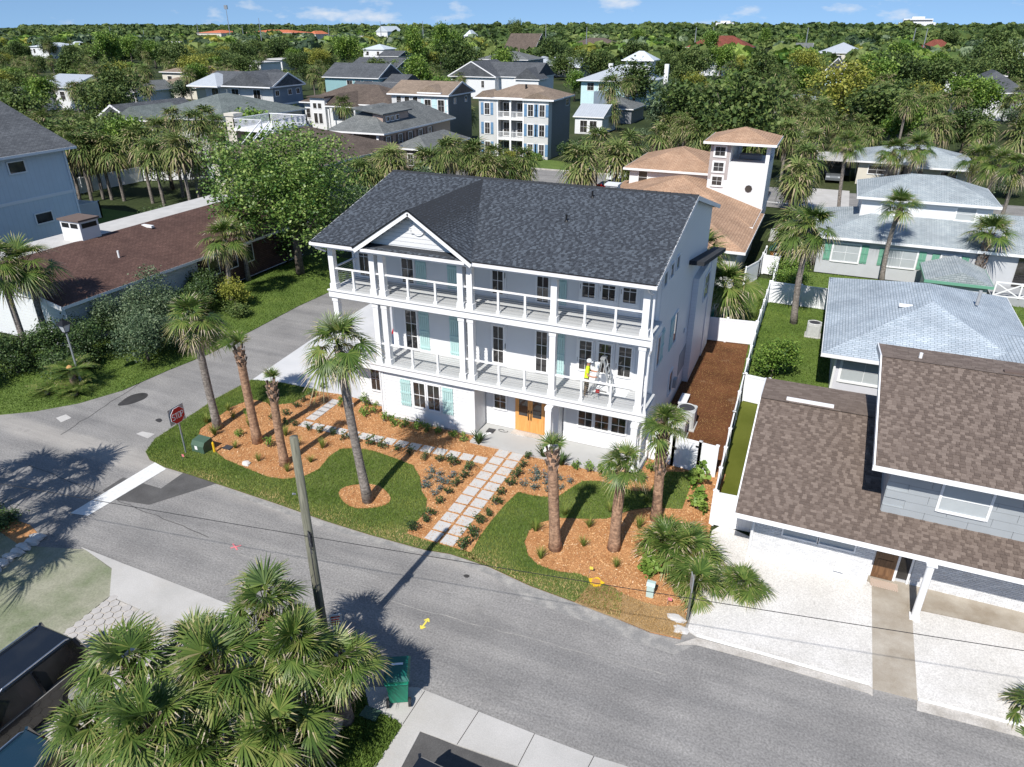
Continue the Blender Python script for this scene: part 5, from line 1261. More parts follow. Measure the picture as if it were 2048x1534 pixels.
toned('yellow_leaf', [(0, (.06, .09, .014)), (.5, (.22, .25, .04)), (1, (.42, .4, .085))], .55, spec=.25, trans=.28, objvar=.25, grain=0)
toned('grey_leaf', [(0, (.025, .05, .026)), (.5, (.085, .135, .065)), (1, (.22, .28, .15))], .5, spec=.35, trans=.22, objvar=.2, grain=0)
toned('dark_leaf', [(0, (.012, .03, .01)), (.5, (.045, .085, .026)), (1, (.13, .2, .055))], .5, spec=.35, trans=.2, objvar=.2, grain=0)
toned('blue_leaf', [(0, (.03, .05, .05)), (.5, (.09, .14, .12)), (.8, (.15, .2, .17)), (1, (.18, .18, .42))], .6, trans=.1, objvar=.2, grain=0)
toned('grass_blade', [(0, (0.049, 0.098, 0.015)), (.4, (0.146, 0.220, 0.037)), (.75, (0.305, 0.329, 0.085)), (1, (0.610, 0.464, 0.220))], .7, spec=.2, trans=.25, grain=0)
toned('lush_blade', [(0, (.045, .09, .014)), (.5, (.145, .22, .04)), (1, (.27, .33, .075))], .7, spec=.2, trans=.25, grain=0)
toned('dry_blade', [(0, (.2, .12, .05)), (.6, (.45, .29, .12)), (1, (.6, .44, .24))], .8, spec=.1, trans=.1, grain=0)
toned('wood_chip', [(0, (.28, .11, .045)), (.4, (.53, .29, .13)), (.8, (.67, .42, .21)), (1, (.78, .6, .4))], .9, grain=0)
def _bark(name, c1, c2, ring):
    m, n, l, b = _new(name)
    p = _geo(n)
    mp_ = n.new('ShaderNodeMapping'); mp_.inputs['Scale'].default_value = (1.5, 1.5, ring)
    l.new(p, mp_.inputs['Vector'])
    f = _noise(n, l, mp_.outputs[0], 2.2, 5, .7)
    c = _ramp(n, l, f, [(.3, c1), (.65, c2)])
    g = _noise(n, l, p, 9, 4)
    c = _mix(n, l, 1., c, _ramp(n, l, g, [(.35, (.6, .6, .6)), (.65, (1.25, 1.25, 1.25))]), 'MULTIPLY')
    l.new(c, b.inputs['Base Color']); b.inputs['Roughness'].default_value = .9
    _bump(n, l, b, f, .8, .03)
_bark('palm_bark', (.12, .1, .085), (.3, .265, .235), 9)
_bark('fresh_palm_bark', (.22, .12, .07), (.45, .28, .18), 10)
_bark('boot_bark', (.12, .08, .06), (.34, .24, .18), 4)
_bark('tree_bark', (.06, .048, .038), (.17, .14, .115), 2)

# ------------------------------------------------------------------ foliage builders (arrays)
def merge(parts):
    V, F, T, k = [], [], [], 0
    for v, f, t in parts:
        V.append(v); F.append(f + k); T.append(t); k += len(v)
    return np.concatenate(V), np.concatenate(F), np.concatenate(T)
def frond(rs, n=26, L=.95, pet=.75, elev=40., droop=.35, dry=0., spread=128., width=1., segs=(0, .35, .68, 1.)):
    """a fan leaf: curved stalk, then a pleated fan whose fingers droop at their tips"""
    e = R(elev)
    a = np.array([math.cos(e), 0, math.sin(e)])
    hub = a * pet + np.array([0, 0, -.12 * pet * math.cos(e)])
    e2 = e - R(22 + 12 * rs.rand())
    ax = np.array([math.cos(e2), 0, math.sin(e2)]); by = np.array([0, 1., 0]); nz_ = np.cross(ax, by)
    V, F, T = [], [], []
    for s in (-1, 1):
        k = len(V); w0 = .018
        V += [(0, -w0 * s, 0), (0, w0 * s, .0), tuple(hub + by * w0 * .6 * s), tuple(hub - by * w0 * .6 * s)]
        F.append((k, k + 1, k + 2, k + 3)); T.append(.6 + .3 * dry)
    for i in range(n):
        ph = R(-spread + 2 * spread * (i + .5) / n + rs.uniform(-2, 2))
        d = ax * math.cos(ph) + by * math.sin(ph) + nz_ * (.16 * abs(math.sin(ph)) + (.05 if i % 2 else -.05))
        d /= np.linalg.norm(d)
        side = -ax * math.sin(ph) + by * math.cos(ph)
        l_ = L * (.8 + .2 * math.cos(ph)) * rs.uniform(.86, 1.06)
        dr = droop * rs.uniform(.7, 1.4)
        tone = np.clip(.42 + .1 * rs.randn() + dry * .5, .05, 1)
        jx, jy = rs.randn(2) * .05
        tipdry = rs.uniform(.05, .55) * (1 if rs.rand() < .6 + dry else 0)
        k = len(V)
        for t in segs:
            w = width * L * np.interp(t, (0, .3, .55, .8, 1.), (.012, .062, .05, .03, .004)) * (30 / n) ** .85
            p = hub + d * (t * l_) + np.array([jx * t * t, jy * t * t, -dr * l_ * t ** 2.4])
            V += [tuple(p - side * w * .5), tuple(p + side * w * .5)]
        for j in range(len(segs) - 1):
            q = k + 2 * j
            F.append((q, q + 1, q + 3, q + 2)); T.append(min(1, tone + (tipdry if j == len(segs) - 2 else 0)))
    return np.array(V, float), np.array(F), np.array(T)
def rotz(v, a):
    c, s = math.cos(a), math.sin(a)
    return v @ np.array([[c, s, 0], [-s, c, 0], [0, 0, 1]])
def palm_crown(rs, n=30, fingers=11, scale=1., skirt=8, lo=-35, L=.95):
    P = []
    for i in range(n):
        u = (i + .5) / n
        el = 82 - (82 - lo) * u ** 1.1 + rs.uniform(-9, 9)
        v, f, t = frond(rs, fingers, L * rs.uniform(.85, 1.1), .75 * rs.uniform(.8, 1.15), el, .3 + .35 * u, max(0, (u - .6)) * .6 * rs.rand(), segs=(0, .6, 1.))
        P.append((rotz(v, i * 2.39996 + rs.uniform(-.3, .3)) * scale, f, t))
    for i in range(skirt):
        v, f, t = frond(rs, fingers - 2, .8, .6, rs.uniform(-72, -48), .4, .95, segs=(0, .6, 1.))
        P.append((rotz(v, rs.rand() * 6.28) * scale, f, np.clip(t + .25, 0, 1)))
    return merge(P)
def leaf_quads(C, size, rs, up=.5, aspect=.55):
    N = len(C)
    nrm = rs.randn(N, 3); nrm[:, 2] = np.abs(nrm[:, 2]) + up; nrm /= np.linalg.norm(nrm, axis=1)[:, None]
    d = rs.randn(N, 3); d -= nrm * (d * nrm).sum(1)[:, None]; d /= np.linalg.norm(d, axis=1)[:, None]
    s = np.cross(nrm, d)
    sz = size * rs.uniform(.6, 1.25, N)[:, None]
    V = np.stack([C - d * sz * .5, C + s * sz * aspect * .5, C + d * sz * .5, C - s * sz * aspect * .5], 1).reshape(-1, 3)
    return V, np.arange(4 * N).reshape(-1, 4)
def crown_leaves(rs, rx, rz, cz, lobes, clumps, per, size, sig, up=.5, flat=0., aspect=.55):
    """leaf clumps spread over a handful of overlapping lobes, with gaps between them"""
    LC = []
    for i in range(lobes):
        a = rs.rand() * 6.28; r = rx * .62 * math.sqrt(rs.rand()); h = rs.uniform(-.45, .55)
        LC.append((r * math.cos(a), r * math.sin(a), cz + rz * h, rx * rs.uniform(.36, .58) * (1 - .25 * max(0, h))))
    LC = np.array(LC)
    k = rs.randint(0, lobes, clumps)
    d = rs.randn(clumps, 3); d[:, 2] += .35; d /= np.linalg.norm(d, axis=1)[:, None]
    rr = rs.uniform(.62, 1.05, clumps)[:, None]
    C = LC[k, :3] + d * LC[k, 3:4] * rr * np.array([1, 1, .8 - flat])
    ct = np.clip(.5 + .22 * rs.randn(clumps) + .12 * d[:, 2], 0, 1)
    P = np.repeat(C, per, 0) + rs.randn(clumps * per, 3) * sig
    T = np.clip(np.repeat(ct, per) + .12 * rs.randn(clumps * per), 0, 1)
    V, F = leaf_quads(P, size, rs, up, aspect)
    return V, F, T, LC
def trunk_mb(h, r, LC, rs, lean=0.):
    m = MB()
    top = (lean, 0, h)
    m.tube([(0, 0, -.1), (lean * .3, 0, h * .4), top], [r * 1.25, r, r * .8], 7)
    for c in LC[:7]:
        mid = ((top[0] + c[0]) / 2 + rs.uniform(-.2, .2), c[1] / 2, (h * .8 + c[2]) / 2)
        m.tube([(lean * .8, 0, h * .8), mid, (c[0], c[1], c[2] + c[3] * .3)], [r * .6, r * .4, r * .12], 5)
    return m

# ------------------------------------------------------------------ prototypes
rsP = np.random.RandomState(21)
def fr_mesh(name, mat='palm_leaf', **kw):
    v, f, t = frond(rsP, **kw)
    return np_mesh(name, v, f, mat, t)
FRONDS = {
    'top': [fr_mesh('frond', n=30, elev=e, droop=.12, pet=.7, spread=100) for e in (84, 74, 66)],
    'mid': [fr_mesh('frond', n=32, elev=e, droop=.3, pet=.85) for e in (54, 44, 34)],
    'low': [fr_mesh('frond', n=32, elev=e, droop=.45, pet=.9, dry=.06) for e in (22, 10, -2)],
    'hang': [fr_mesh('frond', n=28, elev=e, droop=.5, pet=.85, dry=.2) for e in (-18, -32)],
    'dead': [fr_mesh('frond', n=18, L=.8, elev=e, droop=.5, pet=.75, dry=1., width=.6) for e in (-50, -62, -70)],
}
def boots(r, z0, z1, rs, n, mat):
    m = MB()
    for i in range(n):
        z = z0 + (z1 - z0) * i / n; a = i * 2.39996
        c, s = math.cos(a), math.sin(a); w = .075
        b = [(c * r * .85 - s * q, s * r * .85 + c * q, z) for q in (-w, w)]
        rr = r * 1.12 + .06 * rs.rand() + .03
        t = [(c * rr - s * q, s * rr + c * q, z + .2 + .08 * rs.rand()) for q in (-.05, .05)]
        u = [(c * (rr - .05) - s * q, s * (rr - .05) + c * q, z + .24) for q in (-.05, .05)]
        m.add([b[0], b[1], t[1], t[0], u[0], u[1]], [(0, 1, 2, 3), (3, 2, 5, 4), (0, 3, 4), (1, 5, 2)])
    return m.mesh('leaf_bases', mat)
def near_palm(label, base, top, counts, scale=1., bark='palm_bark', r=.17, boot=0., bend=.25, group='cabbage palms of the plots', seed=0, rt=None):
    """trunk from base (x, y) to crown point (x, y, z), every frond an object of its own"""
    rs = np.random.RandomState(seed + 100)
    t = local('cabbage_palm', label, 'palm tree', (base[0], base[1], 0), 0, group)
    dx, dy, h = top[0] - base[0], top[1] - base[1], top[2]
    if h > .3:
        path = []
        for k in range(9):
            u = k / 8; b = math.sin(u * math.pi) * bend
            path.append((dx * u - b * .6, dy * u + b * .3, -.05 + h * u))
        rr = [r * (1.35 if k == 0 else 1.08 if k == 1 else 1.0 - .12 * k / 8) for k in range(9)]
        tr = MB().tube(path, rr, 10).build('trunk', bark, t, smooth=True)
        if boot:
            o = inst('leaf_bases', boots(r * 1.0, 0, boot, rs, int(boot * 26), 'boot_bark'), tr, (dx, dy, h - boot + .05)); o['kind'] = 'stuff'
    for kind, n in counts.items():
        for i in range(n):
            me = FRONDS[kind][rs.randint(len(FRONDS[kind]))]
            s = scale * rs.uniform(.78, 1.16)
            inst('frond', me, t, (dx, dy, h + rs.uniform(-.08, .08)), (rs.uniform(-.3, .3), rs.uniform(-.2, .2), i * 6.283 / n + rs.uniform(-.35, .35) + {'top': 0, 'mid': .4, 'low': .9, 'hang': .2, 'dead': .6}[kind]), s)
    return t
FULL = dict(top=6, mid=9, low=9, hang=5, dead=5)
SHAG = dict(top=5, mid=7, low=8, hang=6, dead=16)
YG = 'palms in the white house yard'
near_palm('shaggy palm with dead skirt nearest the stop sign', (-24.24,21.54), (*(-24.27,21.48,5.5)[:2], 5.5), SHAG, .86, seed=1, r=.18, group=YG)
near_palm('trimmed palm with small tuft left of the stepping stones', (-21.69,21.3), (*(-21.59,21.08,4.7)[:2], 4.7), dict(top=5, mid=2, dead=1), .62, 'fresh_palm_bark', .2, .8, .1, seed=2, group=YG)
near_palm('short trimmed palm with upright tuft beside the power pole', (-19.34,20.27), (*(-19.29,20.21,3.9)[:2], 3.9), dict(top=5), .62, 'fresh_palm_bark', .185, .8, .1, seed=3, group=YG)
near_palm('tall palm with full crown leaning in the mulch ring', (-14.51,19.38), (*(-15.05,19.31,6.75)[:2], 6.75), dict(top=6, mid=8, low=9, hang=7, dead=15), .9, seed=4, r=.18, group=YG, bend=.2)
near_palm('palm trimmed to a few upright fronds in the street island', (-6.7,19.64), (*(-6.89,19.56,4.1)[:2], 4.1), dict(top=6), .55, 'fresh_palm_bark', .2, .75, .02, seed=5, group=YG)
near_palm('palm with small round crown in front of the porch corner', (-4.75,20.47), (*(-4.69,20.58,3.55)[:2], 3.55), dict(top=7, mid=8, low=7, hang=2), .6, 'fresh_palm_bark', .2, 1.0, .05, seed=6, group=YG)
near_palm('palm with criss-cross trunk in front of the vinyl gate', (-3.74,22.76), (*(-3.8,22.81,4.15)[:2], 4.15), dict(top=8, mid=8, low=7, hang=3), .64, 'fresh_palm_bark', .19, 2.2, .04, seed=7, group=YG)
near_palm('left one of two palms before the maroon roofed house', (-39.56, 23.3), (-39.75, 23.35, 5.6), SHAG, 1.1, seed=8, bend=.3)
near_palm('right one of two palms before the maroon roofed house', (-39.58, 24.58), (-39.45, 24.6, 5.3), SHAG, 1.1, seed=9, bend=.3)
near_palm('palm at the near end of the maroon roof, left of the leafy tree', (-36.28,35.68), (*(-35.99,35.71,4.3)[:2], 4.3), FULL, 1.1, seed=10)
near_palm('palm rising behind the near maroon roof palm', (-38.13,39.37), (*(-38.1,39.74,5)[:2], 5.0), FULL, 1.1, seed=11)
near_palm('tall leaning palm with dead skirt by the side lawn', (-0.35,46.31), (*(-0.37,46.12,6.2)[:2], 6.2), dict(top=6, mid=8, low=9, hang=7, dead=15), 1.15, seed=12, r=.2)
near_palm('slender palm before the carport drive', (1.7, 74), (*(1.15,7.33)[:1], 74, (1.15,7.33)[1]), FULL, 1.05, seed=13, boot=.8)
near_palm('palm with boot collar before the green shutter wall', (5.0, 57.2), (*(5.04,5.57)[:1], 57.2, (5.04,5.57)[1]), dict(top=8, mid=10, low=6), 1.0, seed=14, boot=1.1)
near_palm('stout palm with scaly trunk by the cross railing', (11.11,58.02), (*(11.03,58.19,4)[:2], 4.0), dict(top=8, mid=10, low=7), 1.1, seed=15, boot=3.4, r=.26)
for k, (px, py, Y, lb) in enumerate(((1788, 305, 92, 'left palm before the cream ranch porch'), (1837, 297, 92.5, 'right palm before the cream ranch porch'), (1959, 318, 88, 'left palm of the pair at the ranch corner'), (1999, 330, 86, 'right palm of the pair at the ranch corner'), (2043, 335, 78, 'palm at the right picture edge by the street'))):
    x, z = ((6.24,4.46), (8.57,4.95), (13.84,4.85), (15.35,4.67), (15.63,5.71))[k]
    near_palm(lb, (x - .3, Y), (x, Y, z), FULL, 1.3, seed=30 + k, boot=.6)
near_palm('low palm with broad fans beside the splash pool', (-4.75, 43.6), (-4.6, 43.8, 2.6), dict(top=8, mid=11, low=12, hang=9), 1.3, seed=16)
near_palm('palm behind the rear corner of the white house', (-6.4, 44.6), (-6.3, 44.9, 4.3), FULL, 1.25, seed=17)
# trunkless fan palms by the shell yard
for k, (p, s, lb) in enumerate((((-3,21.01), .85, 'large clump of fan palm behind the pale utility box'), ((-2.24,20.95), .85, 'fan palm clump against the white vinyl fence'), ((-1.61,19.51), .7, 'fan palm clump nearest the leaning street sign'), ((-0.23,20.16), .6, 'small isolated palmetto on the white shells'))):
    near_palm(lb, p, (p[0], p[1], .25 if k < 3 else .12), dict(top=8, mid=11, low=10, hang=0), s, seed=40 + k, group='fan palm clumps by the shell yard')
near_palm('palmetto at the right picture edge on the shells', (8.05, 17.9), (8.05, 17.9, .2), dict(top=6, mid=8, low=8), .8, seed=45, group='fan palm clumps by the shell yard')
# the foreground palms
FG = 'palms in the foreground thicket'
for k, (p, z, s, lb) in enumerate((
        ((-9.24,10.52,2.4), 2.4, .68, 'short foreground palm beside the green bin'),
        ((-11.43,10.45,3.5), 3.5, .86, 'foreground palm topmost in the thicket, left of the pole'),
        ((-10.22,10.02,3), 3.0, .8, 'foreground palm directly left of the power pole foot'),
        ((-11.48,8.64,3), 3.0, .95, 'foreground palm in the middle of the thicket'),
        ((-13.78,8.11,2.7), 2.7, .92, 'foreground palm overhanging the black vehicle'),
        ((-11.69,6.97,2.9), 2.9, .98, 'foreground palm at the bottom edge, left of centre thicket'),
        ((-9.62,8.4,2), 2.0, .9, 'foreground palm low at the bottom, behind the short palm'),
        ((-13.57,6.69,2.2), 2.2, .75, 'foreground palm at the lower left over the blue vehicle'),
        ((-13.25,9.64,2.2), 2.2, .7, 'small foreground palm at the driveway edge'),
        ((-10.55,7.42,2.2), 2.2, .9, 'foreground palm lowest at the bottom picture edge'))):
    near_palm(lb, (p[0] - .25, p[1] + .1), (p[0], p[1], z), dict(top=6, mid=8, low=9, hang=5, dead=4), s * .95, 'boot_bark', .2, min(1.6, z * .6), .06, FG, 60 + k)
# palms standing left of the picture, whose shadows fall on the street
for k, (x, y, z) in enumerate(((-29.6, 10.4, 5.2), (-27.6, 11.2, 5.6), (-25.6, 8.7, 5.4), (-24.2, 6.6, 5.2))):
    near_palm(('palm outside the frame shading the stop line', 'palm outside the frame shading the dusty turf', 'palm outside the frame by the paver driveway', 'palm outside the frame shading the corner')[k], (x, y), (x + .2, y, z), dict(top=5, mid=7, low=7, hang=3), 1.15, seed=80 + k, group='palms shading the street from outside the frame')

# ------------------------------------------------------------------ background palms and trees, each its own thing
rsB = np.random.RandomState(33)
PCROWN = []
for k in range(4):
    v, f, t = palm_crown(rsB, 26 + 2 * k, 13, 1.0, (4, 9, 14, 6)[k], (-25, -40, -45, -30)[k])
    PCROWN.append(np_mesh('crown', v, f, 'far_palm_leaf', t))
PTRUNK = [MB().tube([(0, 0, -.3), (.12 * s, .05, .35), (.05 * s, 0, .7), (0, 0, 1)], [.2, .17, .16, .17], 7).mesh('trunk', 'palm_bark', True) for s in (1, -1.4)]
TREE = {}
def tree_kind(key, mat, variants):
    TREE[key] = []
    for (rx, rz, cz, lobes, clumps, per, size, sig, up, asp) in variants:
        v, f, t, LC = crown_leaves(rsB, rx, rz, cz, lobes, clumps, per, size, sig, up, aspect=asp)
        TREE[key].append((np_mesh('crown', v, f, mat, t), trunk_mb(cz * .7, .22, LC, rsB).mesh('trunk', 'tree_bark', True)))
tree_kind('oak', 'oak_leaf', [(4.6, 2.6, 4.2, 11, 520, 9, .42, .34, .6, .7), (4.2, 2.4, 4.6, 9, 480, 9, .4, .36, .6, .7), (5.0, 2.2, 3.8, 13, 560, 9, .42, .34, .7, .7)])
tree_kind('bright', 'bright_leaf', [(3.8, 3.4, 5.0, 10, 460, 9, .46, .36, .5, .6), (3.4, 3.8, 5.2, 9, 440, 9, .44, .36, .4, .6)])
tree_kind('yellow', 'yellow_leaf', [(4.2, 2.8, 4.4, 11, 460, 8, .4, .38, .5, .6)])
tree_kind('grey', 'grey_leaf', [(3.4, 2.2, 3.2, 9, 420, 9, .34, .32, .5, .6)])
ORD = ['first', 'second', 'third', 'fourth', 'fifth', 'sixth', 'seventh', 'eighth', 'ninth', 'tenth', 'eleventh', 'twelfth', 'thirteenth', 'fourteenth', 'fifteenth', 'sixteenth', 'seventeenth', 'eighteenth', 'nineteenth', 'twentieth']
LANDMARK = [(o.location.x, o.location.y, o.get('near') or n_) for o, n_ in (
    (N7, 'the board-and-batten house'), (N6, 'the maroon roofed house'), (F5, 'the bay-window house'), (F4, 'the roof-deck house'), (F3, 'the dormer house'), (F2, 'the tan roofed house'),
    (F1, 'the blue shutter house'), (F6, 'the slate sided house'), (F7, 'the white craftsman house'), (F8, 'the teal house'), (F9, 'the round-window house'), (F10, 'the mint house'), (N5, 'the tower house'), (N4, 'the carport ranch'), (N3, 'the green shutter house'))]
_seen = set()
for o in list(COL.objects):
    nm = o.name.split('.')[0]
    if o.get('group') == 'houses of the neighbourhood' and 110 < o.location.y < 480 and nm not in _seen and o not in (F6, F7, F8, F9, F10):
        _seen.add(nm); LANDMARK.append((o.location.x, o.location.y, 'the ' + nm.replace('_', ' ')))
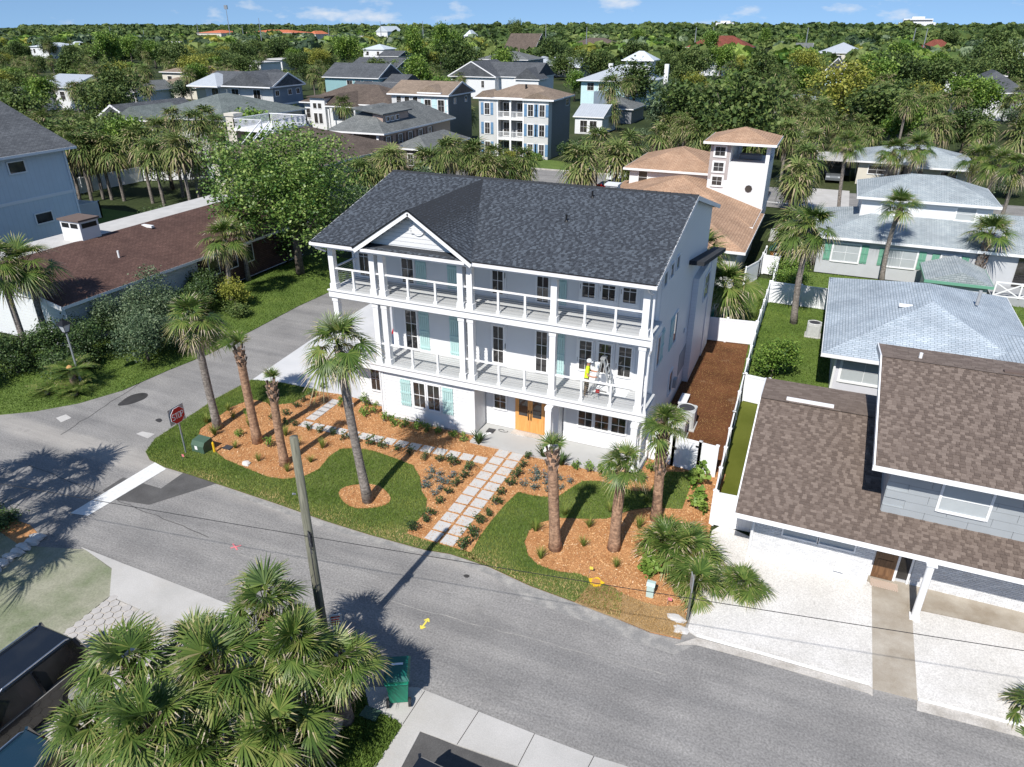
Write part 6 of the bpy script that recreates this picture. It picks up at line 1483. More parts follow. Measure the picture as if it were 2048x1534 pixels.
SPOTS = [('p',-74.5,54.2,5.57,1.5),('p',-72.1,53.8,5.56,1.5),('p',-72.4,55.5,5.11,1.5),('p',-71.2,55.6,5.37,1.5),('p',-69.5,55.7,5.16,1.4),('p',-62.8,55,5.36,1.55),('p',-57.9,53.8,6.2,1.5),('p',-58.2,55.5,5.37,1.5),('p',-65.1,59.6,5.5,1.3),('p',-75.5,75.4,6.07,1.6),('p',-97.1,101,3.83,1.4),('p',-21.4,66.4,5.5,1.7),('p',-20,74.4,4.82,1.7),('p',-43.7,109.2,2.71,1.4),('p',-41.5,110,2.72,1.4),('p',-39.7,108.9,1.76,1.2),('p',-49.7,107.8,3.02,1),('p',-63.2,114.9,4.6,1.6),('p',-73.2,102.3,5.4,1.5),('p',-93,183.7,5,1.6),('p',-56.9,110.9,4.05,1.5),('p',-55,110.2,3.89,1.4),('p',-39.7,70,3.6,1.9),('p',-44.9,68,3.2,1.5),('p',-39.5,137.9,7,1.9),('p',-39.1,149.9,6.6,1.5),('p',-37.4,131.6,3.2,1.7),('p',-105,117.4,4,1.4),('p',-85.2,104.5,3.5,1.4),('p',-33,75.1,2.33,1.5),('p',-32.4,78,1.63,1.5),('p',-33.5,71.6,3.4,1.5),('p',-37,74.4,3.8,1.4),('p',-42,72.1,2.2,1.2),('p',-2.3,111.1,5.5,1.5),('p',1.1,109.1,4.3,1.4),('p',9.5,141.5,6,1.5),('p',11.1,133.6,5.6,1.4),('p',-16.4,153.3,5.5,1.4),('p',-24,180.3,8,1.7),('p',-13.1,175,7.5,1.8),('b',-54.9,559.8,1.5,1.3),('b',-124.6,491.1,1.4,1.3),('y',-12,249.7,1.2,1.2),('y',0.1,150.8,1,1.5),('o',5.5,129.9,1,1.3),('b',5.9,250.8,1,1.2),('b',-159.4,295.4,1.6,1.4),('b',-165.6,318.6,1.5,1.2),('b',-154.8,266.6,1.5,1.4),('o',-228.8,539.9,2.4,1.3),('o',-468.4,983.4,2.3,1.2),('o',-42.7,168.5,1,1.4),('g',-24.1,118.7,1.2,1.4),('o',-18.8,113,1.1,1.3),('o',-10.9,95.3,1.2,1.4),('b',-249.7,207.8,1.3,1.4),('o',-216.6,205,1.2,1.4),('y',-186.8,158.3,0.8,0.9),('b',22.2,246.6,1.2,1.1),('o',50.2,540,1.2,1.7),('o',54.8,385.7,1.2,1.8),('b',-58.4,360.8,1.4,1.3),('p',-2.6,72,4.5,1.5),('p',-2.2,77,5.2,1.6),('p',-2.3,92.5,5,1.4),('p',-5.2,95,5.5,1.5),('g',-2.6,80,1,0.6),('b',-1.6,61.5,0.8,0.42),('b',-1.4,64,0.8,0.45),('p',-1.7,58.5,3.2,1.4),('g',-1.5,70,0.8,0.45),('p',-8.5,93,4.8,1.5),('p',-12,92.5,5.2,1.6),('p',-15.5,94,5,1.5),('p',-20,93,4.6,1.5),('p',-23.5,78.6,5.4,1.7),('p',-19.8,78.3,5.2,1.7),('p',-38,77.5,3.6,1.7),('p',-35,77,3.4,1.7),('p',-41,78,3.8,1.6),('p',-32,78,3.2,1.5),('p',-44,70,3.4,1.5),('b',-46,57,1,0.6),('p',-43,62,3.6,1.5),('p',-77.9,51,5.04,1.45),('b',-82.8,69.3,1.12,0.72),('p',-82.1,48.9,6.63,1.3),('o',-124,74.4,1.15,1.24),('o',-88.5,65.5,0.89,1.08),('p',-97,60.1,5.99,1.51),('y',-113.4,67.2,1.25,1.08),('p',-98.4,70.2,4.08,1.26),('p',-87.2,55,5.89,1.36),('g',-106.3,63.2,0.86,0.92),('p',-71.8,73.2,5.8,1.26),('b',-66.5,73.5,0.92,1.02),('p',-70.3,68.5,6.56,1.51),('p',-80.3,54.7,5.5,1.61),('p',-75.1,67,5.55,1.49),('o',-109.5,75,1.09,1.09),('p',-117.1,71.4,6.59,1.6),('p',-103.1,77.1,4.56,1.56),('o',-91.4,73.8,1.08,0.83),('p',-92.7,57.9,5.99,1.5),('g',-78.5,63.2,0.89,0.69),('p',-75.7,47.4,5.05,1.72),('p',-49.1,55.3,4.66,1.59),('g',-69.6,62.5,1.1,0.98),('b',-116.1,76.6,1.19,0.8),('p',-96.7,75.3,4.21,1.74),('p',-76.8,57.7,4.25,1.33),('p',-82.9,73.9,4.42,1.72),('p',-104.4,72.2,4.28,1.54),('p',-83.8,52.3,6.09,1.3),('o',-87.7,59.2,1.2,0.75),('p',-95.6,67.4,5.76,1.45),('b',-90.3,51.8,0.95,0.72),('p',-57.3,58.5,5.83,1.36),('p',-52.6,58.1,4.56,1.34),('p',-100.7,62.6,4.74,1.74),('p',-94.2,63.1,4.06,1.31),('p',-65.7,56.1,6.31,1.63),('p',-78.2,72.5,6.43,1.33),('g',-87.4,71.1,0.89,0.67),('p',-83.6,61.6,4.81,1.62),('p',-84.2,57,6.04,1.29),('p',-107.2,68.8,5.22,1.62),('p',-43.4,53.5,3.71,1.28),('g',-38.4,54.1,1.2,0.65),('p',-4.7,99.2,3.85,1.53),('p',-36.8,68.8,5.21,1.3),('g',-36.6,62.9,1.07,0.75),('g',-10.2,99.4,0.95,0.75),('p',-17.7,97.3,5.3,1.32),('g',-41.3,75.1,0.94,0.57),('p',-22.5,52.3,4.41,1.59),('g',-38.5,57.9,0.99,0.64),('g',-34.8,56.3,1.01,0.72),('p',-41.6,65.5,4.4,1.53),('g',-21.5,97.2,1,0.62),('g',-22.5,59.4,1.15,0.67),('p',-236.9,149.1,4.54,1.46),('p',-170.3,134,6.62,1.4),('o',-183,127.8,0.99,1.01),('p',-74.4,112.5,4.58,1.4),('p',-142.3,148.6,5.32,1.35),('o',-128.4,156.8,1.03,0.88),('g',-103.4,96.2,1.13,0.66),('p',-145.2,96.7,4.11,1.3),('y',-161.1,160.7,1.14,1.16),('o',-131,109.6,1.24,1.13),('p',-74.7,138.5,4.21,1.29),('p',-198.1,133.6,3.83,1.73),('p',-146.4,126.8,6.81,1.73),('p',-70.9,117.9,3.88,1.67),('g',-133.7,165.1,1.19,0.87),('p',-191.9,151.9,6.69,1.33),('p',-178.2,183.6,6.31,1.53),('p',-233.4,151.2,3.52,1.37),('p',-239.8,160.6,7.45,1.74),('b',-82.7,157.2,1.05,0.76),('o',-153.5,102.6,1.12,0.97),('p',-96.5,176.9,6.26,1.29),('p',-187.1,133.2,3.51,1.35),('p',-215,167,7.48,1.27),('p',-240.1,184.6,3.98,1.35),('p',-149.3,159.8,6.52,1.44),('g',-86,119.2,1.14,0.75),('b',-71.2,132.4,1.15,0.9),('o',-131.2,144.9,1.06,1.08),('p',-67,124.1,4.67,1.32),('o',-169.6,105.7,1.05,0.89),('o',-119,96.1,1.19,1.03),('o',-143.1,186.3,1.05,0.95),('o',-198.2,152.4,1.21,1.23),('b',-207,139.9,0.89,0.92),('p',-243.6,170.4,6.65,1.5),('o',-127.2,176.6,1.19,0.82),('p',-143.3,113.6,5.2,1.67),('p',-226.1,180,6.32,1.34),('p',-172.1,114.5,3.97,1.4),('p',-158.3,166.2,6.39,1.6),('g',-249.3,187.9,1.17,0.73),('b',-154.5,153.3,1.19,0.84),('b',-178.6,137.1,1.17,0.74),('p',-134.6,102.5,6.18,1.31),('p',-161.6,113.8,4,1.46),('o',-212.5,146.2,1.03,1.01),('g',-109.9,125.4,1.22,0.81),('o',-146.1,178.9,1,0.81),('p',-190.4,147.7,5.98,1.74),('p',-207.7,131.4,5.53,1.71),('p',-281.7,182.6,6.43,1.58),('b',-226.3,141.6,1.11,1.08),('g',-142.5,120.3,1.16,0.59),('g',-146.4,140.3,0.97,1),('b',-140.1,99.4,1.07,0.99),('b',-213.2,133.3,1.04,0.91),('p',-154.5,138,7.03,1.54),('p',-151.8,122.7,6.17,1.39),('p',-120.4,134.7,6.16,1.45),('p',-165.3,171.3,4.66,1.59),('y',-163.1,137.9,1.25,0.96),('y',-179.3,118.1,1.22,0.86),('p',-155.3,113.8,5.82,1.44),('p',-218.6,151.8,5.87,1.71),('p',-139.6,145.3,3.9,1.56),('p',-122.5,163.9,3.81,1.55),('o',-225.2,186.9,0.9,1.01),('p',-258.9,179.1,6.44,1.39),('p',-148.4,92.3,3.8,1.41),('p',-133.7,181.7,5.13,1.75),('p',-123.5,185.3,5.97,1.64),('p',-175.4,124.6,6.65,1.48),('p',-155.7,132.6,4.57,1.52),('p',-245.3,185.9,3.66,1.64),('p',-214.3,152.6,7.46,1.38),('p',-105.1,186,5.05,1.73),('p',-150.1,128.3,5.71,1.32),('p',-243.7,180.3,6.67,1.39),('p',-135.3,120.1,5.31,1.5),('p',-160.3,129.2,7.43,1.29),('p',-218.2,142.1,5.95,1.46),('b',-61.1,182,1.1,0.79),('o',-172.1,171.4,0.89,0.98),('p',-188.2,176.7,5.76,1.49),('p',-150.9,116.3,4.28,1.71),('o',-188.1,183,0.99,0.74),('p',-239.7,188.9,6.15,1.74),('p',-186.3,163.9,5.65,1.34),('p',-136.7,133.5,6.7,1.46),('b',-273.8,181.4,1.13,0.91),('p',-139,113.1,3.53,1.44),('p',-189.5,121.7,4.71,1.48),('p',-77,134,4.02,1.58),('p',-184.1,136.5,4.48,1.47),('o',15.4,172.7,1.24,0.82),('p',-19.8,105.6,5.05,1.27),('b',-17.2,138,1.11,0.9),('p',-23.8,134.7,5.66,1.31),('p',-17.1,124.6,4.54,1.46),('g',28.6,155.3,0.87,0.99),('p',-3.1,136.4,4.59,1.72),('g',27.3,126,0.9,0.59),('p',-23.5,145.4,5.2,1.35),('p',-2.4,128.6,4.92,1.59),('p',29.9,138.7,6.13,1.38),('p',6.9,158.7,5.79,1.72),('p',-14.7,145.1,6.63,1.69),('b',6.4,172,1.23,1.11),('o',-9,114.2,0.9,0.89),('p',28.9,133.1,4.28,1.4),('b',-2.3,166.5,1.1,0.71),('b',30.7,149,1.17,1.06),('p',3.1,121.7,3.91,1.42),('p',-29.1,160.9,3.59,1.38),('p',3.7,142.2,4.31,1.63),('p',20.7,109.1,5.08,1.69),('b',-14.1,111.2,1.06,0.72),('p',14.9,145.9,5.85,1.46),('p',29.8,168.2,5.71,1.3),('p',-18.8,101.2,4.28,1.6),('p',-20.3,159.9,5.26,1.69),('p',-9.1,120.4,7.28,1.39),('y',-30.3,169.6,1.23,0.88),('p',28.8,171.8,3.61,1.42),('p',-8.2,129.7,5.69,1.61),('o',16.8,123,1.11,0.87),('p',10.3,130.1,4.86,1.29),('p',-6.2,155.8,3.92,1.38),('b',-22.3,171.6,1.08,0.98),('y',14.1,161.5,1.08,0.94),('p',11.6,109.1,5.26,1.56),('p',8.1,136.6,5.77,1.66),('p',-18.6,116.4,6.26,1.43),('b',1,155.2,1.08,0.73),('o',8.3,149.3,1.01,1.15),('p',-9.7,166.1,6.87,1.29),('p',27.5,142.7,6.08,1.65),('p',-14.5,133.6,7.41,1.53),('b',24.1,164.6,1.03,1.03),('p',8.2,117.4,7.45,1.28),('p',12.7,114,5.02,1.71),('p',18.1,117.7,3.98,1.56),('o',-2.5,144.3,1.08,0.72),('g',-26.9,111.8,0.99,0.58),('g',-9.4,161.1,0.97,0.63),('p',-25.4,125.7,5.42,1.25),('p',12.1,126.1,6.57,1.51),('p',-15,106,5.02,1.69),('p',12.8,152.3,6.47,1.26),('g',-5.2,148,0.94,0.77),('p',35,168.3,3.64,1.71),('p',-15.7,118.7,4.32,1.25),('b',26.2,119.5,0.93,1.15),('b',19.8,158.2,1.24,0.89),('p',-30,148.4,5.73,1.47),('o',-18.8,149.4,1.1,1.02),('g',24.7,102.1,1.17,0.81),('p',-11.1,126.2,6.53,1.34),('p',4.2,111.2,3.71,1.36),('p',-6.1,124.2,4.69,1.42),('p',19.2,127.5,3.9,1.68),('p',-0.6,173.2,3.88,1.35),('g',-2.6,132.4,1.13,0.59),('p',-13.6,122.8,4.27,1.57),('p',-7.4,169.7,3.81,1.6),('p',6.7,165.4,7.15,1.7),('p',-22.2,108.8,4.1,1.63),('p',-10.1,150.3,6.28,1.3),('p',-3.6,105.6,6.08,1.26),('p',-8,141.2,5.74,1.54),('p',-25.4,165.5,4.47,1.62),('p',5,133.2,3.95,1.4),('p',0.1,115,4.24,1.49),('p',-14.8,161.9,3.55,1.31),('p',15.1,167.7,4.26,1.39),('o',-2.5,121.2,1.21,0.74),('b',8.6,122.6,1.13,0.84),('p',-6.2,109.9,5.39,1.71),('p',32.1,160.6,5.12,1.62),('o',52.6,260.1,0.93,1.08),('p',-254.6,258,4.51,1.41),('g',-217.7,175.9,0.93,0.98),('o',-177.2,154.4,0.86,1.13),('p',-134.5,288.8,3.85,1.31),('p',-127.9,167,5.69,1.65),('o',-20.8,213.4,1.23,1.28),('b',-430.9,319.8,0.89,1.11),('g',-88.8,219,0.85,0.9),('o',-411.4,304.7,1.06,1.46),('o',-229.1,276.5,1.23,1.51),('b',13.4,277.8,1,1.54),('p',-174.9,164.9,4.95,1.66),('p',-292.9,296.4,4.47,1.29),('p',-357.7,295.4,6.76,1.66),('o',-125.9,254.6,0.86,1.04),('y',-186.5,248,1.02,1.19),('g',-96.4,263.9,1.05,1.13),('o',-115.3,189.3,1,0.88),('o',-78.8,251,1.1,1.37),('o',-46.1,255.9,1.09,1.41),('p',-213.8,205.7,4.89,1.26),('p',-267.9,179.8,4.89,1.55),('p',-38.9,289.5,7.08,1.62),('o',-21,239.6,1.11,0.99),('b',49.9,313.8,1.17,0.97),('o',-232.9,184.6,1.19,0.7),('o',-230.7,323.1,1.15,1.11),('b',-198.1,172.7,0.94,0.9),('o',-76.1,302.3,1.14,1.49),('g',-19.7,184.3,0.97,0.67),('g',-58.9,226.6,1.21,1.02),('p',-132.6,268.1,4.9,1.64),('p',-237,182,6.18,1.44),('p',-128,230.2,4.62,1.29),('o',-201.3,255,0.94,1.12),('p',-390.3,248,5.6,1.3),('g',-197.2,203.3,0.96,0.96),('o',-154.2,296.1,1,0.94),('g',-16.4,287.6,1.15,0.91),('p',-216.2,301.9,4.97,1.58),('o',-345.9,234.3,0.97,1.18),('b',-433.8,329.4,1.06,1.28),('b',-390.1,257.2,1.03,1.28),('p',-456.6,309.7,4.21,1.27),('o',-118.7,238.8,0.94,1.44),('y',-153.1,274.1,0.96,1.08),('p',-448.3,316,6.22,1.33),('p',19,152.5,5.55,1.56),('p',-354.1,285.5,6.6,1.28),('p',-343.4,223.2,4.26,1.67),('o',-293.7,283.7,0.89,1.22),('p',36.4,214.4,4.46,1.43),('o',-103.1,283,1.23,1.52),('b',-319.3,278.4,0.93,1.52),('y',-270.9,299.3,1.15,0.9),('p',-160.7,213.8,4.4,1.62),('o',21.9,256.6,1,0.93),('b',-29.1,195.2,0.88,0.7),('p',-230.6,207.8,5.71,1.57),('p',10.9,237.3,4.96,1.32),('o',10,213.3,1.23,1.38),('o',-198.8,160.2,0.99,0.72),('p',-273.1,226.2,6.04,1.37),('b',-39.7,273,1.03,1.31),('p',-288.9,231.1,4.12,1.71),('o',-130.7,202.1,0.88,1.28),('p',-424.2,328.8,7.14,1.43),('y',-147.6,298.6,1.05,1.06),('p',-97.6,299.3,4.83,1.68),('o',-195.5,245.2,1.15,0.98),('p',-14.5,306.4,4.13,1.38),('o',-357.7,226.4,1.24,1.02),('o',-256.5,166.6,0.96,1.24),('p',-246.8,174,5.96,1.43),('o',-324,297.6,0.98,0.91),('g',-255.4,263.9,1.19,1.01),('p',-100.2,270.6,5.27,1.39),('o',-142.2,234.6,0.89,0.89),('p',-363.5,303.7,6.28,1.44),('o',-265.1,218.7,0.96,0.91),('p',-242.5,299.1,6.27,1.42),('o',-273.8,195.9,1.2,0.9),('p',-380.2,310.9,7.28,1.65),('o',-132,225,0.91,0.92),('o',-337.9,273.9,0.96,1.01),('b',-92.4,306.7,1.03,0.98),('o',-88.3,199,1.16,0.76),('p',-256.2,230.2,6.68,1.32),('o',-417.1,293.5,1.14,0.89),('y',-257.9,311.8,0.89,0.9),('o',31.1,234.5,1.11,1.27),('o',15.8,223.5,1.16,1.15),('o',-273.2,290,0.98,1.2),('o',-332.4,284.9,1.1,1.46),('o',10.8,183.7,1.22,0.81),('p',-310.3,202.8,3.76,1.51),('o',-288.5,300.8,0.96,1.26),('b',-347,291.8,0.87,1.29),('y',-371.4,244.5,1.07,0.88),('b',-323.6,211.2,0.85,0.96),('o',-236.5,228.1,1.19,1.05),('p',-73.2,326.4,7.37,1.6),('p',40.8,194,3.61,1.38),('p',-264.3,205.3,4.49,1.43),('p',-179,168.3,7.36,1.58),('y',-312.6,210.5,0.96,0.98),('y',-258.1,253.2,1.04,1.22),('o',-328.4,206,0.9,1.16),('o',31,195.2,0.94,0.76),('y',-266.6,283.5,0.88,1.27),('p',-163.3,314.9,3.66,1.3),('o',-437.2,288.5,1.02,1.44),('p',-205.5,238.9,6.64,1.6),('b',-181.9,261.1,1.11,1.47),('o',-277.1,261.8,0.87,1.56),('p',-270.4,214.3,4.55,1.55),('o',-29.1,316,0.87,1.15),('o',-57.1,244.5,1.1,1.05),('o',-485.6,319.5,0.97,1),('o',-286.2,257.4,1.06,1.4),('p',-155.6,321.4,3.84,1.72),('b',-132.2,213.5,0.93,0.94),('p',-407.8,322.5,4.86,1.28),('o',-224,236.6,0.88,1.5),('b',-405.5,283.4,0.89,0.92),('b',-248.6,164.2,0.91,0.84),('b',-274.6,251.1,1.05,1.37),('o',21.9,215.9,1.03,1.37),('b',-104,179.8,1.07,1.19),('o',-354.9,322.9,0.96,1.06),('o',-226.8,254,1.05,1.5),('o',-46.9,180.3,1.08,0.7),('o',-79.4,266.2,1.03,1.14),('b',9.4,259.3,0.96,1.28),('o',-298.3,213.5,0.95,0.93),('o',-246.2,278.5,1.16,1.5),('p',-388.5,287.3,7.11,1.74),('b',-210.7,263.9,1.16,0.89),('o',-381.5,295.4,1.01,1.16),('b',-352.1,301.2,1.02,1.38),('o',-110.8,195.8,0.92,1.12),('o',-118.5,312.9,1.08,0.89),('b',-469.9,303.4,0.99,1.2),('o',-145,245,0.99,0.95),('o',-209.2,285.9,0.91,0.89),('o',-379.3,327.8,1.04,1.27),('o',43.6,226.2,1.07,0.95),('y',-220.3,227.9,0.95,1.06),('b',-220.3,321,0.92,1),('o',-381.9,265.2,1.08,1.29),('o',-60.6,297.3,1.15,1.04),('b',-452.4,288.7,0.97,1.02),('p',-43,293.4,7.17,1.33),('o',-108.2,319.2,1.01,1.36),('o',34.8,260,0.98,1.35),('o',-106.3,206.6,1.22,1.51),('o',-204.9,268.8,0.88,1.23),('p',-266.6,183.9,4.68,1.66),('b',-9.4,197.9,0.89,1.17),('o',17.5,250.5,0.9,1.26),('o',47.4,326.1,1.03,1.39),('y',-38.5,311.5,1.01,0.89),('o',-71.8,317.5,0.99,1.31),('o',-248,246.9,0.89,1.13),('o',-101.4,230.6,1.23,1.14),('o',-329.1,306.7,0.9,0.93),('o',-13.5,225,1.02,0.93),('b',-437,310,1,0.88),('p',-264.6,169.4,5.38,1.32),('b',-254.6,292,0.92,1.27),('o',-48.9,299,0.9,1.36),('o',-202.1,216.9,1.2,1.01),('p',-269.9,268.5,6.32,1.43),('o',40.7,252.9,1.24,1.47),('p',-348.6,311,4.76,1.28),('y',-401.8,259.5,0.95,1.31),('b',-97.2,220.5,1.11,1.21),('p',-165.2,219.4,5.04,1.51),('o',-278.6,279,0.89,1.12),('o',52.2,248.3,0.98,1.11),('o',35.9,269.5,1.17,1.49),('y',-238.2,240.7,0.93,0.93),('o',-373.8,315.9,1.2,1.47),('p',-54.2,223.6,6.21,1.5),('o',-414.9,262.3,1.1,1.28),('o',-235.2,262.5,0.96,1.22),('p',-446.1,321.1,3.61,1.38),('o',-262.5,196.5,0.87,0.88),('o',-47.7,274.2,1.2,1.03),('o',-88.4,254.2,1.13,1.13),('o',-87.9,289.3,1.06,0.9),('o',-270.7,175.1,1.03,0.74),('o',-192.6,215.3,0.89,1.31),('o',-24.3,252.8,1.09,0.88),('b',-191.8,199,0.92,1.07),('o',-53.9,317,0.93,1.03),('o',-322.2,257.5,0.97,1.22),('o',-39.5,205.7,0.99,1.11),('o',-413.3,277.7,1.07,0.88),('g',18.4,94.7,1.06,0.62),('g',23.4,93.5,1.06,0.85)]
KIND = {'p': ('cabbage_palm', 'palm tree', 'palms of the neighbourhood', ('shaggy palm', 'dark palm')), 'o': ('oak_tree', 'tree', 'oaks of the neighbourhood', ('dark round oak', 'dense oak')),
        'b': ('broadleaf_tree', 'tree', 'leafy trees of the neighbourhood', ('bright green leafy tree', 'bright leafy tree')), 'y': ('broadleaf_tree', 'tree', 'leafy trees of the neighbourhood', ('yellow-green tree', 'yellowish tree')),
        'g': ('grey_shrub', 'shrub', 'large shrubs of the neighbourhood', ('grey-green shrub', 'grey-green bush'))}
TK = {'o': 'oak', 'b': 'bright', 'y': 'yellow', 'g': 'grey'}
by = {}
for i, (k, x, y, h, s) in enumerate(SPOTS):
    lm = min(LANDMARK, key=lambda q: (q[0] - x) ** 2 + (q[1] - y) ** 2)
    rel = 'behind' if y > lm[1] + 4 else 'before' if y < lm[1] - 4 else 'beside'
    by.setdefault((k, rel, lm[2]), []).append(i)
LB = {}
for (k, rel, lm), ids in by.items():
    ids.sort(key=lambda i: SPOTS[i][1] / max(1, SPOTS[i][2]))
    for n_, i in enumerate(ids):
        LB[i] = '%s %s %s%s' % (KIND[k][3][0], rel, lm, '' if len(ids) == 1 else ', %s from the left there' % (ORD[n_] if n_ < 20 else 'number %d' % (n_ + 1)))
for i, (k, x, y, h, s) in enumerate(SPOTS):
    nm, cat, grp, _ = KIND[k]
    t = local(nm, LB[i], cat, (x, y, 0), rsB.rand() * 6.28, grp)
    if k == 'p':
        inst('trunk', PTRUNK[i % 2], t, (0, 0, 0), (0, 0, 0), (1, 1, h))
        inst('crown', PCROWN[rsB.randint(4)], t, (0, 0, h), (rsB.uniform(-.1, .1), rsB.uniform(-.1, .1), 0), s)
    else:
        c, tr = TREE[TK[k]][i % len(TREE[TK[k]])]
        inst('trunk', tr, t, (0, 0, 0), (0, 0, 0), (s, s, s * h)); inst('crown', c, t, (0, 0, 0), (0, 0, 0), (s, s, s * h))

# the leafy tree by the side street, leaf by leaf
rsT = np.random.RandomState(12)
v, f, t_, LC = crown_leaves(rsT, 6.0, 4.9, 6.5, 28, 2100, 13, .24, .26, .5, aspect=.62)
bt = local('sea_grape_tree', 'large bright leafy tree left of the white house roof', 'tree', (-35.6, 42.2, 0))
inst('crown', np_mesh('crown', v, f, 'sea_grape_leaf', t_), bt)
trunk_mb(4.0, .28, LC, rsT).build('trunk', 'tree_bark', bt, True)
# big shrubs before the maroon roofed house
def bush(name, label, p, rx, h, mat, seed, size=.13, clumps=420, per=12, cat='shrub', grp='large shrubs by the maroon roofed house', lobes=9):
    rs_ = np.random.RandomState(seed)
    v, f, t_, LC = crown_leaves(rs_, rx, h * .42, h * .5, lobes, clumps, per, size, .17, .4, aspect=.6)
    v[:, 2] = np.abs(v[:, 2]) * (h / max(h, v[:, 2].max()))
    t = local(name, label, cat, (p[0], p[1], 0), 0, grp)
    inst('foliage', np_mesh('foliage', v, f, mat, t_), t)
    trunk_mb(h * .4, .07, LC, rs_).build('stem', 'tree_bark', t, True)
    return t
bush('pittosporum_shrub', 'tall pale green rounded shrub left of the shaggy yard palm', (-33.4, 25.9), 2.0, 3.9, 'grey_leaf', 1, clumps=700)
bush('pittosporum_shrub', 'pale green shrub spilling toward the side street', (-32.9, 27.9), 1.7, 2.7, 'grey_leaf', 2, clumps=560)
bush('pittosporum_shrub', 'tall shrub top against the maroon roof', (-36.2, 29.4), 1.9, 4.3, 'grey_leaf', 3, clumps=560)
bush('dark_shrub', 'dark rounded shrub behind the street lamp', (-37.0, 24.7), 1.9, 2.6, 'dark_leaf', 4, clumps=560)
bush('dark_shrub', 'dark shrub between the two palms and the gable', (-38.6, 21.9), 1.6, 2.3, 'dark_leaf', 5, clumps=460)
bush('dark_shrub', 'dark round bush at the left picture edge', (-38.9, 19.3), 1.4, 2.0, 'dark_leaf', 6, clumps=420)
bush('dark_shrub', 'dark shrub under the maroon eave', (-36.4, 32.3), 1.5, 2.3, 'dark_leaf', 7)
bush('dark_shrub', 'dark shrub against the maroon house wall near the lamp', (-37.4, 27.4), 1.5, 2.5, 'dark_leaf', 21, clumps=420)
bush('dark_shrub', 'dark leafy mass behind the shaggy yard palm', (-36.8, 30.6), 1.8, 2.6, 'dark_leaf', 22, clumps=480)
bush('dark_shrub', 'low dark shrubs left of the lantern lamp', (-36.0, 22.9), 1.5, 1.8, 'dark_leaf', 23, clumps=420)
bush('dark_shrub', 'tall dark shrub at the maroon house corner by the two palms', (-38.3, 23.6), 1.3, 2.6, 'dark_leaf', 24, clumps=420)
bush('dark_shrub', 'dark shrub along the maroon eave behind the croton', (-37.3, 34.6), 1.7, 2.7, 'dark_leaf', 25, clumps=460)
bush('pittosporum_shrub', 'grey-green shrub under the maroon roof edge', (-36.6, 27.6), 1.8, 3.3, 'grey_leaf', 26, clumps=560)
bush('croton_shrub', 'yellow croton shrub on the side lawn', (-35.0, 34.6), 1.0, 2.2, 'yellow_leaf', 8, clumps=300)
bush('croton_shrub', 'low dark red-green plants below the yellow croton', (-33.8, 33.4), .9, 1.0, 'oak_leaf', 9, clumps=200)
bush('dark_shrub', 'dark foliage at the foot of the leafy tree', (-38.6, 44.5), 2.6, 3.0, 'dark_leaf', 10, clumps=420)
bush('hedge', 'clipped shrubs beside the swimming pool', (-55.5, 47.4), 2.2, 2.6, 'dark_leaf', 11, clumps=420, grp='pool side shrubs')
bush('hedge', 'clipped shrubs at the far pool end', (-51.2, 48.6), 2.4, 2.4, 'dark_leaf', 12, clumps=420, grp='pool side shrubs')
bush('citrus_tree', 'small citrus tree on the bright side lawn', (-.9, 37.6), 1.15, 2.7, 'bright_leaf', 13, clumps=380, cat='tree', grp='small trees of the right plots')
bush('green_shrub', 'leafy shrubs along the white fence behind the lawn', (-.9, 52.4), 1.5, 2.0, 'bright_leaf', 14, clumps=380, grp='shrubs of the right plots')
bush('green_shrub', 'leafy shrubs under the tall leaning palm', (-1.3, 55.2), 1.4, 2.2, 'bright_leaf', 15, clumps=340, grp='shrubs of the right plots')
bush('hedge', 'clipped hedge under the ranch windows', (12.6, 95.3), 1.9, 1.1, 'bright_leaf', 16, .2, 300, grp='shrubs of the right plots')
bush('round_shrub', 'large dark round shrub right of the blue shutter house', (-32.4, 97.2), 2.6, 3.6, 'dark_leaf', 17, .25, 420, grp='garden shrubs of the blue shutter house')
bush('garden_shrub', 'bright shrubs at the blue shutter front door', (-42.0, 97.2), 1.3, 1.3, 'yellow_leaf', 18, .2, 260, grp='garden shrubs of the blue shutter house')
bush('garden_shrub', 'low garden shrubs under the right blue shutters', (-38.4, 97.2), 1.4, 1.2, 'bright_leaf', 19, .2, 260, grp='garden shrubs of the blue shutter house')

# ------------------------------------------------------------------ the far woods: one mass to the horizon
rsF = np.random.RandomState(5)
def blob_base(rs_, n=110, r=1.):
    d = rs_.randn(n, 3); d[:, 2] = np.abs(d[:, 2]) * .9 - .15; d /= np.linalg.norm(d, axis=1)[:, None]
    C = d * rs_.uniform(.78, 1.06, n)[:, None] * np.array([1, 1, .62])
    nrm = d + rs_.randn(n, 3) * .45; nrm /= np.linalg.norm(nrm, axis=1)[:, None]
    a = rs_.randn(n, 3); a -= nrm * (a * nrm).sum(1)[:, None]; a /= np.linalg.norm(a, axis=1)[:, None]
    b = np.cross(nrm, a); s = rs_.uniform(.2, .42, n)[:, None]
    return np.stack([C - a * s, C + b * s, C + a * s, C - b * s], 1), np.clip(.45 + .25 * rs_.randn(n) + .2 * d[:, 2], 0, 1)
BL = [blob_base(rsF) for _ in range(8)]
